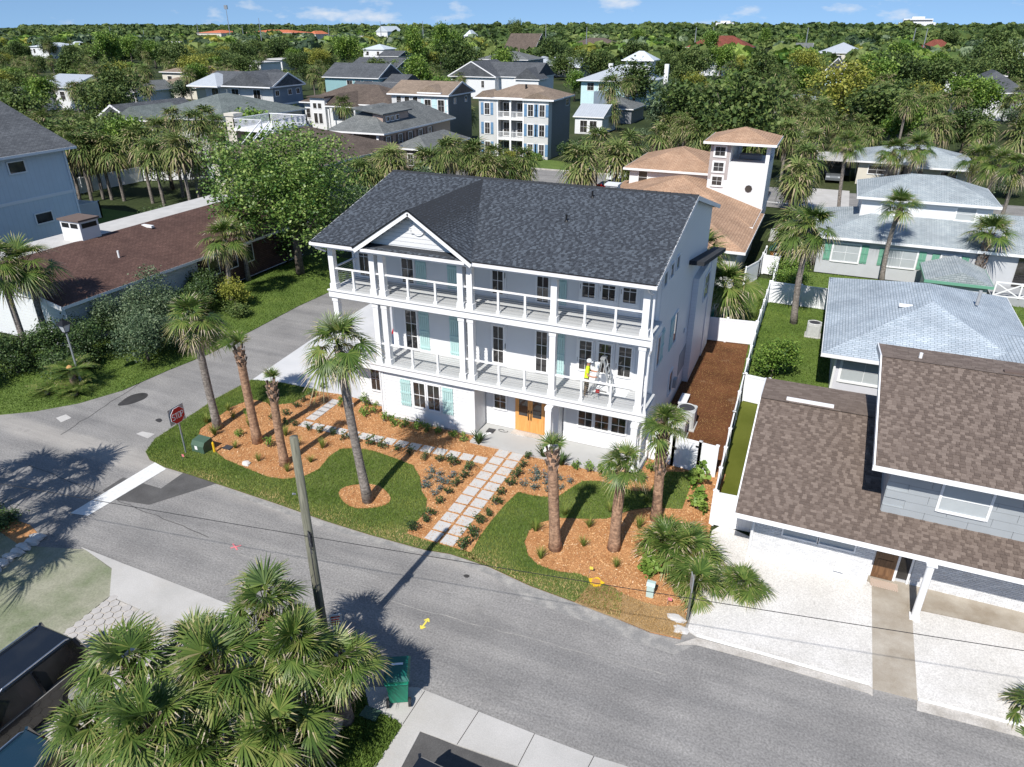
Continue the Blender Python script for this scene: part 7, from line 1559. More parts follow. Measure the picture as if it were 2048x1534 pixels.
def wood(name, n, ylo, yhi, size, hh, mat, seed, label, keep=None, power=1.):
    rs_ = np.random.RandomState(seed); VV, TT = [], []
    for i in range(n):
        y = ylo + (yhi - ylo) * rs_.rand() ** power
        x = -y * .43 + rs_.uniform(-1, 1) * (y * .95 + 60)
        if keep and not keep(x, y): continue
        q, t = BL[rs_.randint(8)]
        s = size * rs_.uniform(.6, 1.3); h = hh * rs_.uniform(.5, 1.05)
        a = rs_.rand() * 6.28
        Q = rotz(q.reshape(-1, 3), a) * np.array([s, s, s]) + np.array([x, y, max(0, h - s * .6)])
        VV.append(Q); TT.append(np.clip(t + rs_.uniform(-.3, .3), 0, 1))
    V = np.concatenate(VV); F = np.arange(len(V)).reshape(-1, 4)
    o = link_mesh(name, np_mesh(name, V, F, mat, np.concatenate(TT))); o['kind'] = 'stuff'; o['label'] = label
FARBOX = [(o.location.x, o.location.y) for o in COL.objects if o.get('category') in ('house', 'building')]
def clear(x, y):
    for bx0, by0 in FARBOX:
        if abs(x - bx0) < 16 + y * .012 and -60 - y * .06 < y - by0 < 14: return False
    return True
wood('woodland', 900, 300, 700, 6.0, 8.5, 'oak_leaf', 1, 'dense woods covering the middle distance', clear, 1.2)
wood('woodland', 1500, 650, 1500, 8.5, 11.5, 'oak_leaf', 2, 'dark woods stretching toward the horizon', clear, 1.1)
wood('woodland', 1300, 1400, 3200, 15, 17.5, 'oak_leaf', 3, 'treeline along the horizon', None, 1.0)
wood('woodland', 260, 320, 1300, 6.5, 9.5, 'bright_leaf', 6, 'brighter green crowns scattered through the woods', clear, 1.3)
wood('woodland', 420, 320, 1600, 6.5, 10, 'grey_leaf', 7, 'dull grey-green crowns scattered through the woods', clear, 1.3)
wood('woodland', 160, 320, 1200, 5.5, 9, 'yellow_leaf', 8, 'yellowish crowns scattered through the woods', clear, 1.3)
wood('woodland', 420, 1800, 2600, 11, 23, 'oak_leaf', 4, 'tall pines poking above the horizon', lambda x, y: x > -900, 1.0)

# ------------------------------------------------------------------ grass, mulch chips and small plants
def blades(name, pts, density, hgt, wid, mat, seed, label, z=.05, holes=(), tone=(.2, .7), fade=None, parent=None):
    rs_ = np.random.RandomState(seed)
    P = scatter(pts, density, rs_, holes); N = len(P)
    a = rs_.rand(N) * 6.28; h = hgt * rs_.uniform(.5, 1.2, N); w = wid * rs_.uniform(.7, 1.3, N)
    dx, dy = np.cos(a) * w, np.sin(a) * w
    l = rs_.randn(N, 2) * .5 * h[:, None]
    zz = np.full(N, z)
    V = np.stack([np.stack([P[:, 0] - dx, P[:, 1] - dy, zz], 1), np.stack([P[:, 0] + dx, P[:, 1] + dy, zz], 1), np.stack([P[:, 0] + l[:, 0], P[:, 1] + l[:, 1], zz + h], 1)], 1).reshape(-1, 3)
    pat = .5 + .5 * np.sin(P[:, 0] * 1.3 + 2 * np.sin(P[:, 1] * .8)) * np.sin(P[:, 1] * 1.7 + np.sin(P[:, 0] * .6))
    T = tone[0] + (tone[1] - tone[0]) * np.clip(.55 * pat + .45 * rs_.rand(N), 0, 1)
    if fade is not None: T = np.clip(T + fade(P, rs_), 0, 1)
    o = link_mesh(name, np_mesh(name, V, np.arange(3 * N).reshape(-1, 3), mat, T)); o['kind'] = 'stuff'; o['label'] = label
def edge_dry(P, rs_):
    return np.clip((18.9 + .25 * np.sin(P[:, 0] * 2) - P[:, 1]) * .5, 0, .6) * (rs_.rand(len(P)) < .6)
blades('grass', LAWN_A, 900, .075, .013, 'grass_blade', 1, 'short grass of the corner lawn', .05, [RING], (.15, .72), edge_dry)
blades('grass', LAWN_B, 900, .075, .013, 'grass_blade', 2, 'short grass right of the stepping stones', .05, (), (.15, .72), edge_dry)
blades('dry_grass', DRY, 1300, .06, .012, 'dry_blade', 3, 'brown dried grass at the street edge', .05, (), (.1, .9))
blades('grass', WLAWN, 260, .09, .02, 'lush_blade', 4, 'lush grass across the side street', .03, (), (.1, .8))
blades('grass', SIDE_LAWN, 420, .08, .018, 'lush_blade', 5, 'bright grass of the side lawn', .02, (), (.15, .8))
blades('grass', BACK_LAWN, 200, .08, .02, 'lush_blade', 6, 'grass beside the splash pool', .02, (), (.1, .8))
blades('grass', STRIP, 90, .1, .03, 'lush_blade', 7, 'grass along the green shutter wall', .018, (), (.2, .8))
blades('ground_cover', NEAR_GRASS, 900, .1, .028, 'lush_blade', 8, 'dense ground cover under the foreground palms', .02, (), (.0, .6))
blades('soil_litter', [(-5.2, 27), (-2.3, 27), (-2.35, 41.6), (-5.5, 41.6)], 220, .03, .02, 'dry_blade', 9, 'dry litter on the bare soil', .012, (), (0, .3))
def chips(name, pts, density, seed, label, z=.035, holes=()):
    rs_ = np.random.RandomState(seed)
    P = scatter(pts, density, rs_, holes); N = len(P)
    C = np.stack([P[:, 0], P[:, 1], z + rs_.rand(N) * .025], 1)
    V, F = leaf_quads(C, .085, rs_, 1.6, .32)
    V[:, 2] = np.maximum(V[:, 2], z + .001)
    o = link_mesh(name, np_mesh(name, V, F, 'wood_chip', np.clip(.45 + .25 * rs_.randn(N), 0, 1))); o['kind'] = 'stuff'; o['label'] = label
chips('mulch', PLOT, 380, 1, 'orange wood chips strewn over the planting beds', .032, [LAWN_A, LAWN_B, DRY])
chips('mulch', RING, 420, 2, 'wood chips in the palm ring', .077)

SHR = {}
def shrub_proto(key, mat, n, rx, h, size, sig, asp, var):
    SHR[key] = []
    for k in range(var):
        rs_ = np.random.RandomState(200 + k + len(SHR) * 10)
        nb = 9; a = rs_.rand(nb) * 6.28; r = rx * np.sqrt(rs_.rand(nb))
        C = np.stack([r * np.cos(a), r * np.sin(a), h * rs_.uniform(.25, .95, nb)], 1)
        k_ = rs_.randint(0, nb, n)
        V, F = leaf_quads(C[k_] + rs_.randn(n, 3) * sig, size, rs_, .5, asp)
        V[:, 2] = np.maximum(V[:, 2], 0.01)
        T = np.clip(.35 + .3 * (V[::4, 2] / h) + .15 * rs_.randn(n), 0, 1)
        st = MB()
        for c in C: st.tube([(0, 0, -.02), (c[0] * .6, c[1] * .6, c[2] * .6), tuple(c)], [.012, .009, .004], 4)
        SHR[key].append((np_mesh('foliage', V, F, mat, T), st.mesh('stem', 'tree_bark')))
shrub_proto('green', 'bright_leaf', 150, .2, .42, .11, .06, .45, 3)
shrub_proto('dark', 'dark_leaf', 170, .22, .5, .11, .065, .5, 3)
shrub_proto('blue', 'blue_leaf', 110, .2, .22, .08, .05, .5, 2)
shrub_proto('tall', 'bright_leaf', 240, .2, .85, .12, .08, .5, 2)
shrub_proto('grape', 'bright_leaf', 120, .42, .6, .24, .12, .95, 2)
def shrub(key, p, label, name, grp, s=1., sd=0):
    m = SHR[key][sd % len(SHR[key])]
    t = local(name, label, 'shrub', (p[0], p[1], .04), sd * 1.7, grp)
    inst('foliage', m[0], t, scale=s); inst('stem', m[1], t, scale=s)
def row(key, pts, name, grp, what, s=1., order='from the driveway'):
    for i, p in enumerate(pts): shrub(key, p, '%s, %s %s' % (what, ORD[i] if i < 20 else 'number %d' % (i + 1), order), name, grp, s * .85 * rnd.uniform(.8, 1.15), i)
row('dark', [(-22.22,26.86),(-22.16,25.91),(-22.22,25.29),(-22.18,24.62),(-22.14,23.81),(-22.39,23.16),(-21.63,23.07),(-21.08,23.15),(-20.31,23.12),(-19.61,23.17),(-18.91,23.17),(-18.21,23.08),(-17.51,23.09),(-16.82,23.1),(-16.19,23.1),(-15.41,23.11),(-14.82,23.13),(-13.96,23.01),(-13.29,23.04),(-12.94,23.32),(-12.58,23.04)], 'jasmine_shrub', 'low green shrubs along the stepping stones', 'low green shrub in the row below the stone walk', 1.0)
row('dark', [(-11.8,22.95),(-11.76,22.36),(-11.8,21.74),(-11.86,21.07),(-11.88,20.39),(-11.82,19.54),(-11.86,19.15),(-12,18.52)], 'jasmine_shrub', 'low green shrubs left of the front path', 'low shrub along the left side of the front path', 1.0, 'from the porch')
row('dark', [(-9.85,24.77),(-9.81,24.1),(-9.75,23.3),(-9.78,22.57),(-9.88,21.88),(-9.76,21.19),(-9.8,20.43),(-9.87,19.9),(-9.79,19.05),(-9.79,18.43)], 'jasmine_shrub', 'low green shrubs right of the front path', 'low shrub along the right side of the front path', 1.05, 'from the porch')
row('blue', [(-13.27,22.2),(-13.07,21.71),(-12.82,21.19),(-12.79,22.2),(-12.65,21.73),(-12.24,22.23),(-12.24,21.71),(-12.29,21.23),(-12.34,20.82),(-12.95,21.17)], 'blue_daze_plant', 'blue-flowered plants left of the front path', 'tiny blue-grey plant left of the front path', 1.1, 'in its patch')
row('blue', [(-9.19,23.87),(-8.96,23.35),(-9.23,22.85),(-8.75,22.82),(-8.67,23.76),(-8.46,23.33),(-8.05,23.82),(-7.59,23.82),(-7.81,23.22),(-8.21,22.89)], 'blue_daze_plant', 'blue-flowered plants right of the front path', 'tiny blue-grey plant right of the front path', 1.1, 'in its patch')
row('tall', [(-20.15,25.6),(-18.25,25.64),(-19.11,26.11)], 'viburnum_shrub', 'tall bright shrubs by the left wing', 'tall bright shrub by the narrow window', 1.0)
row('green', [(-18.66,25.3),(-17.47,25.17),(-16.83,25.12),(-16.25,25.12),(-15.59,25.09),(-15.02,25.18),(-14.47,25.22),(-13.66,25.13),(-13.08,24.99)], 'viburnum_shrub', 'shrubs along the shuttered ground floor wall', 'upright shrub against the shuttered ground floor wall', 1.25)
row('green', [(-7.75,24.9),(-7.16,24.86),(-6.58,24.98),(-6.05,24.8),(-5.32,25.03),(-4.78,25.07),(-4.64,26.02)], 'viburnum_shrub', 'shrubs along the porch edge', 'upright shrub along the porch slab edge', 1.2, 'from the front path')
row('green', [(-22.88,21.37),(-20.98,21.13),(-23.64,23)], 'hibiscus_shrub', 'yellow-green shrubs in the corner bed', 'yellow-green shrub in the corner mulch bed', 1.2, 'from the stop sign')
row('grape', [(-2.55,26.79),(-2.64,25.78),(-2.55,24.46),(-2.41,24.02)], 'sea_grape_shrub', 'sea grape shrubs by the vinyl fence', 'round-leaved sea grape by the white fence', 1.0, 'from the gate')
row('grape', [(-3.28,19.88),(-3.09,19.68)], 'sea_grape_shrub', 'sea grapes by the fan palms', 'low round-leaved plant left of the fan palms', .8, 'from the street')
def tuft_mesh(n, h, sp, w, mat, seed, tones):
    rs_ = np.random.RandomState(seed); V, F, T = [], [], []
    for i in range(n):
        a = rs_.rand() * 6.28; l = h * rs_.uniform(.6, 1.1); s_ = sp * rs_.uniform(.2, 1.)
        c, s = math.cos(a), math.sin(a); k = len(V)
        for u, ww in ((0, w), (.55, w), (1, w * .15)):
            r = .03 + s_ * u ** 1.5; z = l * u * (1 - .35 * u * s_ / max(h, .1))
            V += [(c * r - s * ww, s * r + c * ww, z), (c * r + s * ww, s * r - c * ww, z)]
        F += [(k, k + 1, k + 3, k + 2), (k + 2, k + 3, k + 5, k + 4)]; T += [rs_.uniform(*tones)] * 2
    return np_mesh('blades', np.array(V), np.array(F), mat, T)
TUFT = [tuft_mesh(70, .5, .3, .008, 'grass_blade', s, (.3, .8)) for s in (1, 2)]
for i, p in enumerate([(-25.11,21.68),(-23.95,21.01),(-25.03,23.06),(-24.27,22.57),(-23.42,24.26),(-22.92,22.21),(-18.86,19.84),(-22.24,20.46),(-20.54,20.02),(-19.81,21.64),(-18.65,21.99),(-18.41,20.84),(-20.87,22.23),(-7.72,20.26),(-5.95,21.28),(-5.8,20.14),(-6.99,18.89),(-4.4,19.51),(-4.37,23.68),(-4.2,21.96),(-5.49,22.49),(-7.04,21.59)]):
    t = local('muhly_grass', 'wispy ornamental grass tuft in the mulch, %s from the left' % (ORD[i] if i < 20 else 'number %d' % (i + 1)), 'grass tuft', (p[0], p[1], .04), i * 1.3, 'ornamental grass tufts in the beds')
    inst('blades', TUFT[i % 2], t, scale=rnd.uniform(.8, 1.2))
STRAP = tuft_mesh(40, .75, .5, .03, 'dark_leaf', 9, (.3, .9))
for p, lb in (((-12.36,25.06), 'strappy dark plant at the porch corner left of the front path'), ((-9.24,25.12), 'strappy dark plant at the porch edge right of the front path'), ((-8.36,24.89), 'strappy plant behind the trimmed island palm')):
    t = local('crinum_plant', lb, 'plant', (p[0], p[1], .04), 0, 'strappy plants at the porch'); inst('blades', STRAP, t)
# sago palms by the lamp
def pinnate(rs_, L, elev, n=34, lw=.26):
    V, F, T = [], [], []
    e = R(elev)
    for i in range(n):
        u = (i + .6) / n
        ang = e - R(75) * u ** 1.6
        p = np.array([L * (u * math.cos(e) * .9 + .1 * u), 0, L * (u * math.sin(e) - .38 * u * u)])
        w = lw * math.sin(math.pi * min(.97, u * .9 + .12))
        for s in (-1, 1):
            k = len(V); tip = p + np.array([.05 + .04 * u, s * w, .05 - .03 * u])
            V += [tuple(p + (-.012, 0, 0)), tuple(p + (.012, 0, 0)), tuple(tip + (.012, 0, 0)), tuple(tip)]
            F.append((k, k + 1, k + 2, k + 3)); T.append(np.clip(.45 + .15 * rs_.randn(), 0, 1))
    return np_mesh('frond', np.array(V), np.array(F), 'palm_leaf', T)
rs_ = np.random.RandomState(8)
SAGO = [pinnate(rs_, 1.35, e) for e in (15, 28, 40)]
plain('cone_felt', (.45, .26, .1), .95, .2, 20)
for lb, (x, y), z, s, cone in (('sago palm with woolly tan cone behind the street lamp', (-34.2, 21.9), 1.05, 1.1, True), ('low dark sago palm at the street lamp foot', (-34.9, 20.9), .25, .9, False), ('low sago palm beside the lamp post base', (-33.5, 21.3), .25, .85, False)):
    t = local('sago_palm', lb, 'sago palm', (x, y, 0), 0, 'sago palms by the lamp')
    MB().cyl(0, 0, -.05, z, .2, 9, r1=.16).build('trunk', 'boot_bark', t)
    for i in range(26): inst('frond', SAGO[i % 3], t, (0, 0, z), (0, rnd.uniform(-.15, .2), i * 2.39996), s * rnd.uniform(.9, 1.1))
    if cone: MB().tube([(0, 0, z), (0, 0, z + .1), (0, 0, z + .22), (0, 0, z + .28)], [.12, .17, .12, .03], 10).build('cone', 'cone_felt', t, True)

# ------------------------------------------------------------------ fences
lines('vinyl', (.8, .81, .83), .15, 0, .4, .15, .02, .9)
plain('vinyl_post', (.82, .83, .84), .4, .02)
plain('galvanised', (.36, .38, .4), .45, .08, 6, metal=.5)
plain('ac_metal', (.5, .51, .5), .5, .08, 6)
plain('dark_grille', (.05, .05, .055), .6, .2, 30)
def fence(label, pts, h=1.48, step=1.85, gates=(), mat='vinyl'):
    """runs of panels between posts along a line; each post, panel and rail is its own part"""
    t = thing('vinyl_fence', label, 'fence', (*pts[0], 0), group='white vinyl fences')
    i = 0
    for a, b in zip(pts, pts[1:]):
        a, b = Vector((*a, 0)), Vector((*b, 0)); n = max(1, round((b - a).length / step)); d = (b - a) / n
        for k in range(n + 1):
            p = a + d * k
            o = MB().box(p.x - .06, p.y - .06, 0, p.x + .06, p.y + .06, h + .06).build('post', 'vinyl_post', t)
            MB().hexa([(p.x - .08, p.y - .08, h + .06), (p.x + .08, p.y - .08, h + .06), (p.x + .08, p.y + .08, h + .06), (p.x - .08, p.y + .08, h + .06)], [(p.x - .02, p.y - .02, h + .11), (p.x + .02, p.y - .02, h + .11), (p.x + .02, p.y + .02, h + .11), (p.x - .02, p.y + .02, h + .11)]).build('post_cap', 'vinyl_post', o)
        for k in range(n):
            p, q = a + d * k, a + d * (k + 1); e = d.normalized() * .06
            up = Vector((0, 0, 1))
            isg = i in gates; i += 1
            nm = 'gate' if isg else 'panel'
            pn = MB().beam(p + e * 1.02 + up * (h * .5 + .02), q - e * 1.02 + up * (h * .5 + .02), .03, h - .12).build(nm, mat, t)
            for z in (.1, h - .04): MB().beam(p + e * 1.03 + up * z, q - e * 1.03 + up * z, .06, .11).build('rail', 'vinyl_post', pn)
            if isg:
                nrm = Vector((d.y, -d.x, 0)).normalized() * .05
                for z in (.2, h - .2): MB().beam(q - e * 3 + nrm + up * z, q + e * 1 + nrm + up * z, .03, .06).build('hinge', 'black_metal', pn)
                m = p + e * 1.6 + nrm
                MB().box(m.x - .04, m.y - .02, h - .6, m.x + .04, m.y + .02, h - .5).build('latch', 'black_metal', pn)
    return t
fence('white vinyl fence with gate between white house and side fence', [(-5.15, 26.95), (-4.0, 26.78), (-2.9, 26.68), (-2.2, 26.6)], step=1.2, gates=(1,))
fence('long white vinyl fence stepping along the bare soil yard', [(-1.78, 23.35), (-1.98, 29.9), (-2.08, 34.1), (-2.25, 41.6)])
fence('short white vinyl fence joining the brown roofed house', [(-1.72, 23.3), (-.25, 23.38)], step=1.5)
fence('white vinyl fence closing the back of the soil yard', [(-5.55, 41.35), (-2.3, 41.68)], step=1.7)
fence('short white fence across the green turf strip end', [(-2.0, 34.15), (-.85, 34.0)], step=1.2)
fence('white fence beside the bright side lawn', [(-2.27, 41.7), (-2.3, 49.7)])
fence('white fence across the far end of the side lawn', [(-2.2, 49.75), (1.6, 49.65)])
fence('white fence and gate beside the tan roofed house', [(-4.2, 52.3), (-3.5, 54.6), (-3.4, 58.5)], step=2.0)
fence('short white fence panels right of the tan roofed house', [(-3.3, 56.2), (-2.2, 56.0), (-2.25, 52.3)], step=2.0)
fence('long white panel fence behind the palm row', [(-77, 54), (-76.3, 64.5), (-68, 70)], h=1.7, step=2.4)
fence('white fence beside the swimming pool', [(-69.5, 48.3), (-65, 49.2), (-65.5, 45)], h=1.6, step=2.2)
ft = thing('cedar_fence', 'orange cedar board fence by the blue paddle board', 'fence', (1.5, 70, 0))
for k in range(22): MB().box(.3 + k * .16, 69.9 + .0, 0, .44 + k * .16, 69.93, 1.35 + .02 * (k % 3)).build('board', 'cedar', ft)
ft = thing('cedar_fence', 'orange cedar board fence right of the tower house', 'fence', (-3.2, 64, 0))
for k in range(16): MB().box(-2.9, 60 + k * .5, 0, -2.87, 60.46 + k * .5, 1.5 + .03 * (k % 2)).build('board', 'cedar', ft)

# ------------------------------------------------------------------ street furniture
def _pole_mat():
    m, n, l, b = _new('weathered_pole')
    mp_ = n.new('ShaderNodeMapping'); mp_.inputs['Scale'].default_value = (12, 12, .9)
    l.new(_geo(n), mp_.inputs['Vector'])
    f = _noise(n, l, mp_.outputs[0], 1.6, 6, .65)
    l.new(_ramp(n, l, f, [(.3, (.075, .075, .055)), (.5, (.15, .148, .11)), (.72, (.23, .22, .17))]), b.inputs['Base Color'])
    b.inputs['Roughness'].default_value = .9; _bump(n, l, b, f, .5, .01)
_pole_mat()
plain('rubber', (.02, .02, .022), .7, .1)
plain('sign_red', (.5, .015, .02), .45, .03)
plain('sign_white', (.78, .78, .78), .5, .02)
plain('sign_back', (.42, .44, .46), .4, .06, metal=.3)
pl_ = thing('utility_pole', 'weathered wooden utility pole standing in the foreground palms', 'pole', (-11.05, 12.0, 0))
MB().tube([(-11.05, 12.03, -.2), (-11.06, 12.03, 3), (-11.05, 12.03, 7.85)], [.14, .125, .105], 14).build('shaft', 'weathered_pole', pl_, True)
hw = MB().box(-10.95, 11.86, 4.55, -10.87, 11.94, 5.0)
for z in (4.45, 4.75, 5.02): hw.tube([(-11.0, 11.95, z), (-10.9, 11.85, z + .04), (-10.84, 11.82, z - .05)], .016, 5)
hw.tube([(-10.92, 11.86, 4.5), (-10.9, 11.85, 3.0), (-10.89, 11.86, .2)], .014, 5).build('cable_bracket', 'dark_grille', pl_)
MB().tube([(-11.15, 11.88, 6.2), (-11.18, 11.82, 6.24)], .03, 6).build('bolt', 'galvanised', pl_)
def wire(label, a, b, sag, r=.009):
    a, b = Vector(a), Vector(b)
    pts = [a.lerp(b, k / 24) + Vector((0, 0, -4 * sag * (k / 24) * (1 - k / 24))) for k in range(25)]
    tag(MB().tube(pts, r, 5).build('overhead_wire', 'rubber'), label, 'wire', 'overhead wires')
wire('thin wire running left from the wooden pole over the street', (-10.87, 11.9, 4.9), (-40, 7.6, 4.9), .12)
wire('thin wire running right from the wooden pole over the shell yard', (-10.87, 11.9, 4.9), (19, 17.2, 5.0), .1)
# stop sign on the corner: faces +X, backed by a square plate
st = thing('stop_sign', 'red STOP sign on a thin post at the lawn corner', 'sign', (-23.94, 19.32, 0))
MB().box(-23.965, 19.25, 0, -23.925, 19.31, 2.3).build('post', 'galvanised', st)
oc = [(19.28 + .4 * math.cos(R(22.5 + 45 * k)), 1.97 + .4 * math.sin(R(22.5 + 45 * k))) for k in range(8)]
MB().prism(oc, -23.92, -23.905, 'x').build('octagon', 'sign_white', st)
ir = [(19.28 + .375 * math.cos(R(22.5 + 45 * k)), 1.97 + .375 * math.sin(R(22.5 + 45 * k))) for k in range(8)]
MB().prism(ir, -23.904, -23.9, 'x').build('red_face', 'sign_red', st)
MB().prism([(18.86, 1.6), (19.7, 1.6), (19.7, 2.36), (18.86, 2.36)], -23.98, -23.97, 'x').build('back_plate', 'sign_back', st)
LET = {'S': [((0, .12), (.15, .04)), ((.15, .04), (.5, .04)), ((.5, .04), (.6, .15)), ((.6, .15), (.6, .38)), ((.6, .38), (.48, .5)), ((.48, .5), (.12, .5)), ((.12, .5), (0, .62)), ((0, .62), (0, .85)), ((0, .85), (.12, .96)), ((.12, .96), (.48, .96)), ((.48, .96), (.6, .86))],
       'T': [((.3, 0), (.3, .96)), ((0, .95), (.6, .95))], 'O': [((.12, .04), (.48, .04)), ((.48, .04), (.6, .16)), ((.6, .16), (.6, .84)), ((.6, .84), (.48, .96)), ((.48, .96), (.12, .96)), ((.12, .96), (0, .84)), ((0, .84), (0, .16)), ((0, .16), (.12, .04))],
       'P': [((0, 0), (0, .96)), ((0, .95), (.45, .95)), ((.45, .95), (.6, .84)), ((.6, .84), (.6, .6)), ((.6, .6), (.45, .48)), ((.45, .48), (0, .48))]}
for i, ch_ in enumerate('STOP'):
    m = MB()
    for k, (a, b) in enumerate(LET[ch_]):
        f_ = lambda q: (-23.897 + .0002 * k, 18.99 + i * .152 + q[0] * .19, 1.83 + q[1] * .28)
        m.beam(f_(a), f_(b), .035, .006, up=(1, 0, 0))
    m.build('letter', 'sign_white', st)
lamp = thing('street_lamp', 'black lantern lamp post on the side lawn', 'lamp post', (-34.1, 22.2, 0))
MB().tube([(-34.1, 22.2, 0), (-34.1, 22.2, .5), (-34.1, 22.2, .55), (-34.1, 22.2, 3.1)], [.09, .08, .05, .045], 10).build('post', 'galvanised', lamp)
def frus(z0, z1, r0, r1, x=-34.1, y=22.2): return ([(x - r0, y - r0, z0), (x + r0, y - r0, z0), (x + r0, y + r0, z0), (x - r0, y + r0, z0)], [(x - r1, y - r1, z1), (x + r1, y - r1, z1), (x + r1, y + r1, z1), (x - r1, y + r1, z1)])
plain('lantern_glass', (.45, .47, .5), .15, .05)
MB().hexa(*frus(3.1, 3.5, .11, .2)).build('lantern_pane', 'lantern_glass', lamp)
MB().hexa(*frus(3.5, 3.7, .27, .08)).hexa(*frus(3.7, 3.8, .05, .02)).hexa(*frus(3.06, 3.1, .13, .13)).build('lantern_cap', 'black_metal', lamp)
for sx, sy in ((-1, -1), (1, -1), (1, 1), (-1, 1)): MB().beam((-34.1 + sx * .115, 22.2 + sy * .115, 3.1), (-34.1 + sx * .205, 22.2 + sy * .205, 3.5), .02, .02).build('lantern_bar', 'black_metal', lamp)
plain('utility_green', (.06, .11, .075), .6, .08)
plain('marker_yellow', (.8, .5, .02), .5, .05)
plain('pale_green_plastic', (.45, .57, .53), .6, .04)
tb = thing('transformer_box', 'small green utility box beside the stop sign', 'utility box', (-23.45, 19.75, 0))
MB().box(-23.8, 19.5, 0, -23.1, 20.1, .4).prism([(19.5, .4), (20.1, .4), (20.05, .62), (19.62, .58)], -23.8, -23.1, 'x').build('cabinet', 'utility_green', tb)
MB().box(-23.6, 19.49, .2, -23.45, 19.496, .38).build('decal', 'sign_white', tb)
tag(MB().tube([(-22.85, 19.85, 0), (-22.85, 19.84, .5), (-22.85, 19.84, .56)], [.05, .05, .03], 8).build('marker_post', 'marker_yellow'), 'yellow marker post beside the green utility box', 'post')
pd_ = thing('utility_pedestal', 'pale green utility pedestal in the mulch near the street', 'utility box', (-2.98, 18.6, 0))
MB().box(-3.1, 18.5, 0, -2.86, 18.7, .5).prism([(18.48, .5), (18.72, .5), (18.7, .6), (18.55, .62)], -3.12, -2.84, 'x').build('shell', 'pale_green_plastic', pd_)
vr = [(-4.81 + (.25 + .05 * math.sin(5 * a)) * math.cos(a), 18.48 + (.2 + .04 * math.cos(4 * a)) * math.sin(a)) for a in np.linspace(0, 6.28, 20, endpoint=False)]
vc = thing('valve_cover', 'yellow painted valve collar at the lawn edge', 'valve cover', (-4.81, 18.48, 0))
MB().prism(vr, .05, .085).build('collar', 'marker_yellow', vc)
MB().cyl(-4.81, 18.48, .086, .1, .15, 14).build('lid', 'cedar', vc)
for nm, x, y, m, lb in (('flag', -23.65, 18.8, 'pink_paint', 'small pink survey flag by the stop line'), ('flag', -2.36, 18.42, 'pink_paint', 'small pink survey flag near the pale pedestal'), ('flag', -5.17, 18.85, 'yellow_paint', 'small yellow survey flag in the palm island')):
    t = thing('survey_flag', lb, 'flag', (x, y, 0)); MB().tube([(x, y, 0), (x, y, .34)], .006, 4).build('wire', 'galvanised', t)
    MB().box(x, y - .003, .22, x + .13, y + .003, .34).build('pennant', m, t)
def rock(label, p, sx, sy, sz, mat, seed, name='boulder', grp=None):
    rs_ = np.random.RandomState(seed); V = []; n, mm = 9, 6
    mb = MB()
    for j in range(mm):
        a = math.pi * j / (mm - 1)
        for i in range(n):
            b = 2 * math.pi * i / n; r = 1 + .18 * rs_.randn() * math.sin(a)
            V.append((p[0] + sx * r * math.sin(a) * math.cos(b), p[1] + sy * r * math.sin(a) * math.sin(b), max(0, sz * (.35 + .65 * math.cos(a) * (.9 + .1 * r)))))
    mb.add(V, [(j * n + i, (j + 1) * n + i, (j + 1) * n + (i + 1) % n, j * n + (i + 1) % n) for j in range(mm - 1) for i in range(n)])
    tag(mb.build(name, mat, None, False), label, 'rock', grp)
plain('coquina', (.42, .34, .26), .9, .25, 4, bump=.6)
plain('pale_stone', (.55, .53, .5), .9, .15, 5, bump=.4)
rock('tan boulder at the foot of the short foreground palm', (-9.72, 10.2), .42, .34, .5, 'coquina', 1)
rock('small white rock at the corner bed edge', (-20.9, 19.65), .24, .17, .16, 'pale_stone', 2)
rock('rough broken concrete lump in the dry grass', (-1.95, 17.9), .3, .22, .12, 'pale_stone', 3)
rock('second concrete lump in the dry grass nearer the kerb', (-1.75, 17.5), .26, .2, .1, 'pale_stone', 4)
for k in range(7):
    p = Vector((-24.26,10.89)).lerp(Vector((-24.49,12.66)), k / 6)
    rock('pale kerb stone of the dark bed, %s from the edge' % ORD[k], p, .3, .2, .2, 'pale_stone', 10 + k, 'kerb_stone', 'kerb stones of the dark planting bed')
for k, p in enumerate(((-27.2, 12.3), (-26.4, 12.75), (-27.9, 12.9))): bush('low_shrub', ('purple-dark low shrub at the left edge bed', 'dark low shrub behind the kerb stones', 'low green shrub at the bed back')[k], p, .6, .7, 'dark_leaf', 50 + k, .1, 160, grp='plants of the dark bed')
tag(MB().box(-9.2, 10.85, .05, -8.7, 11.2, .1).box(-9.15, 10.9, .1, -8.75, 10.98, .104).build('meter_lid', 'utility_green'), 'dark green meter lid in the ground cover', 'utility cover')
tag(MB().box(-22.75, 20.2, .05, -22.35, 20.5, .09).build('drain_cover', 'dark_grille'), 'dark square drain cover in the corner bed', 'drain')
# small signs
def street_sign(label, p, h, lean, yaw, w, hh, face, txt, post, z0=0):
    t = local('street_sign', label, 'sign', (p[0], p[1], 0), yaw, 'small street signs')
    MB().beam((0, 0, 0), (lean, 0, h), .06, .06).build('post', post, t)
    c = Vector((lean, -.045, h - hh / 2))
    MB().box(c.x - w / 2, c.y - .01, c.z - hh / 2, c.x + w / 2, c.y + .01, c.z + hh / 2).build('plate', face, t)
    for k in range(4): MB().box(c.x - w * .38, c.y - .014, c.z + hh * (.3 - .2 * k) - .02, c.x + w * (.38 - .1 * (k % 2)), c.y - .0105, c.z + hh * (.3 - .2 * k) + .02).build('text_line', txt, t)
street_sign('white notice sign on a dark post behind the short palm', (-10.75, 12.25), 1.95, 0, R(35), .34, .46, 'sign_white', 'sign_red', 'dark_grille')
street_sign('leaning weathered sign post between dry grass and shells', (-1.64, 17.95), 2.0, .12, R(-70), .34, .55, 'sign_back', 'galvanised', 'weathered_pole')
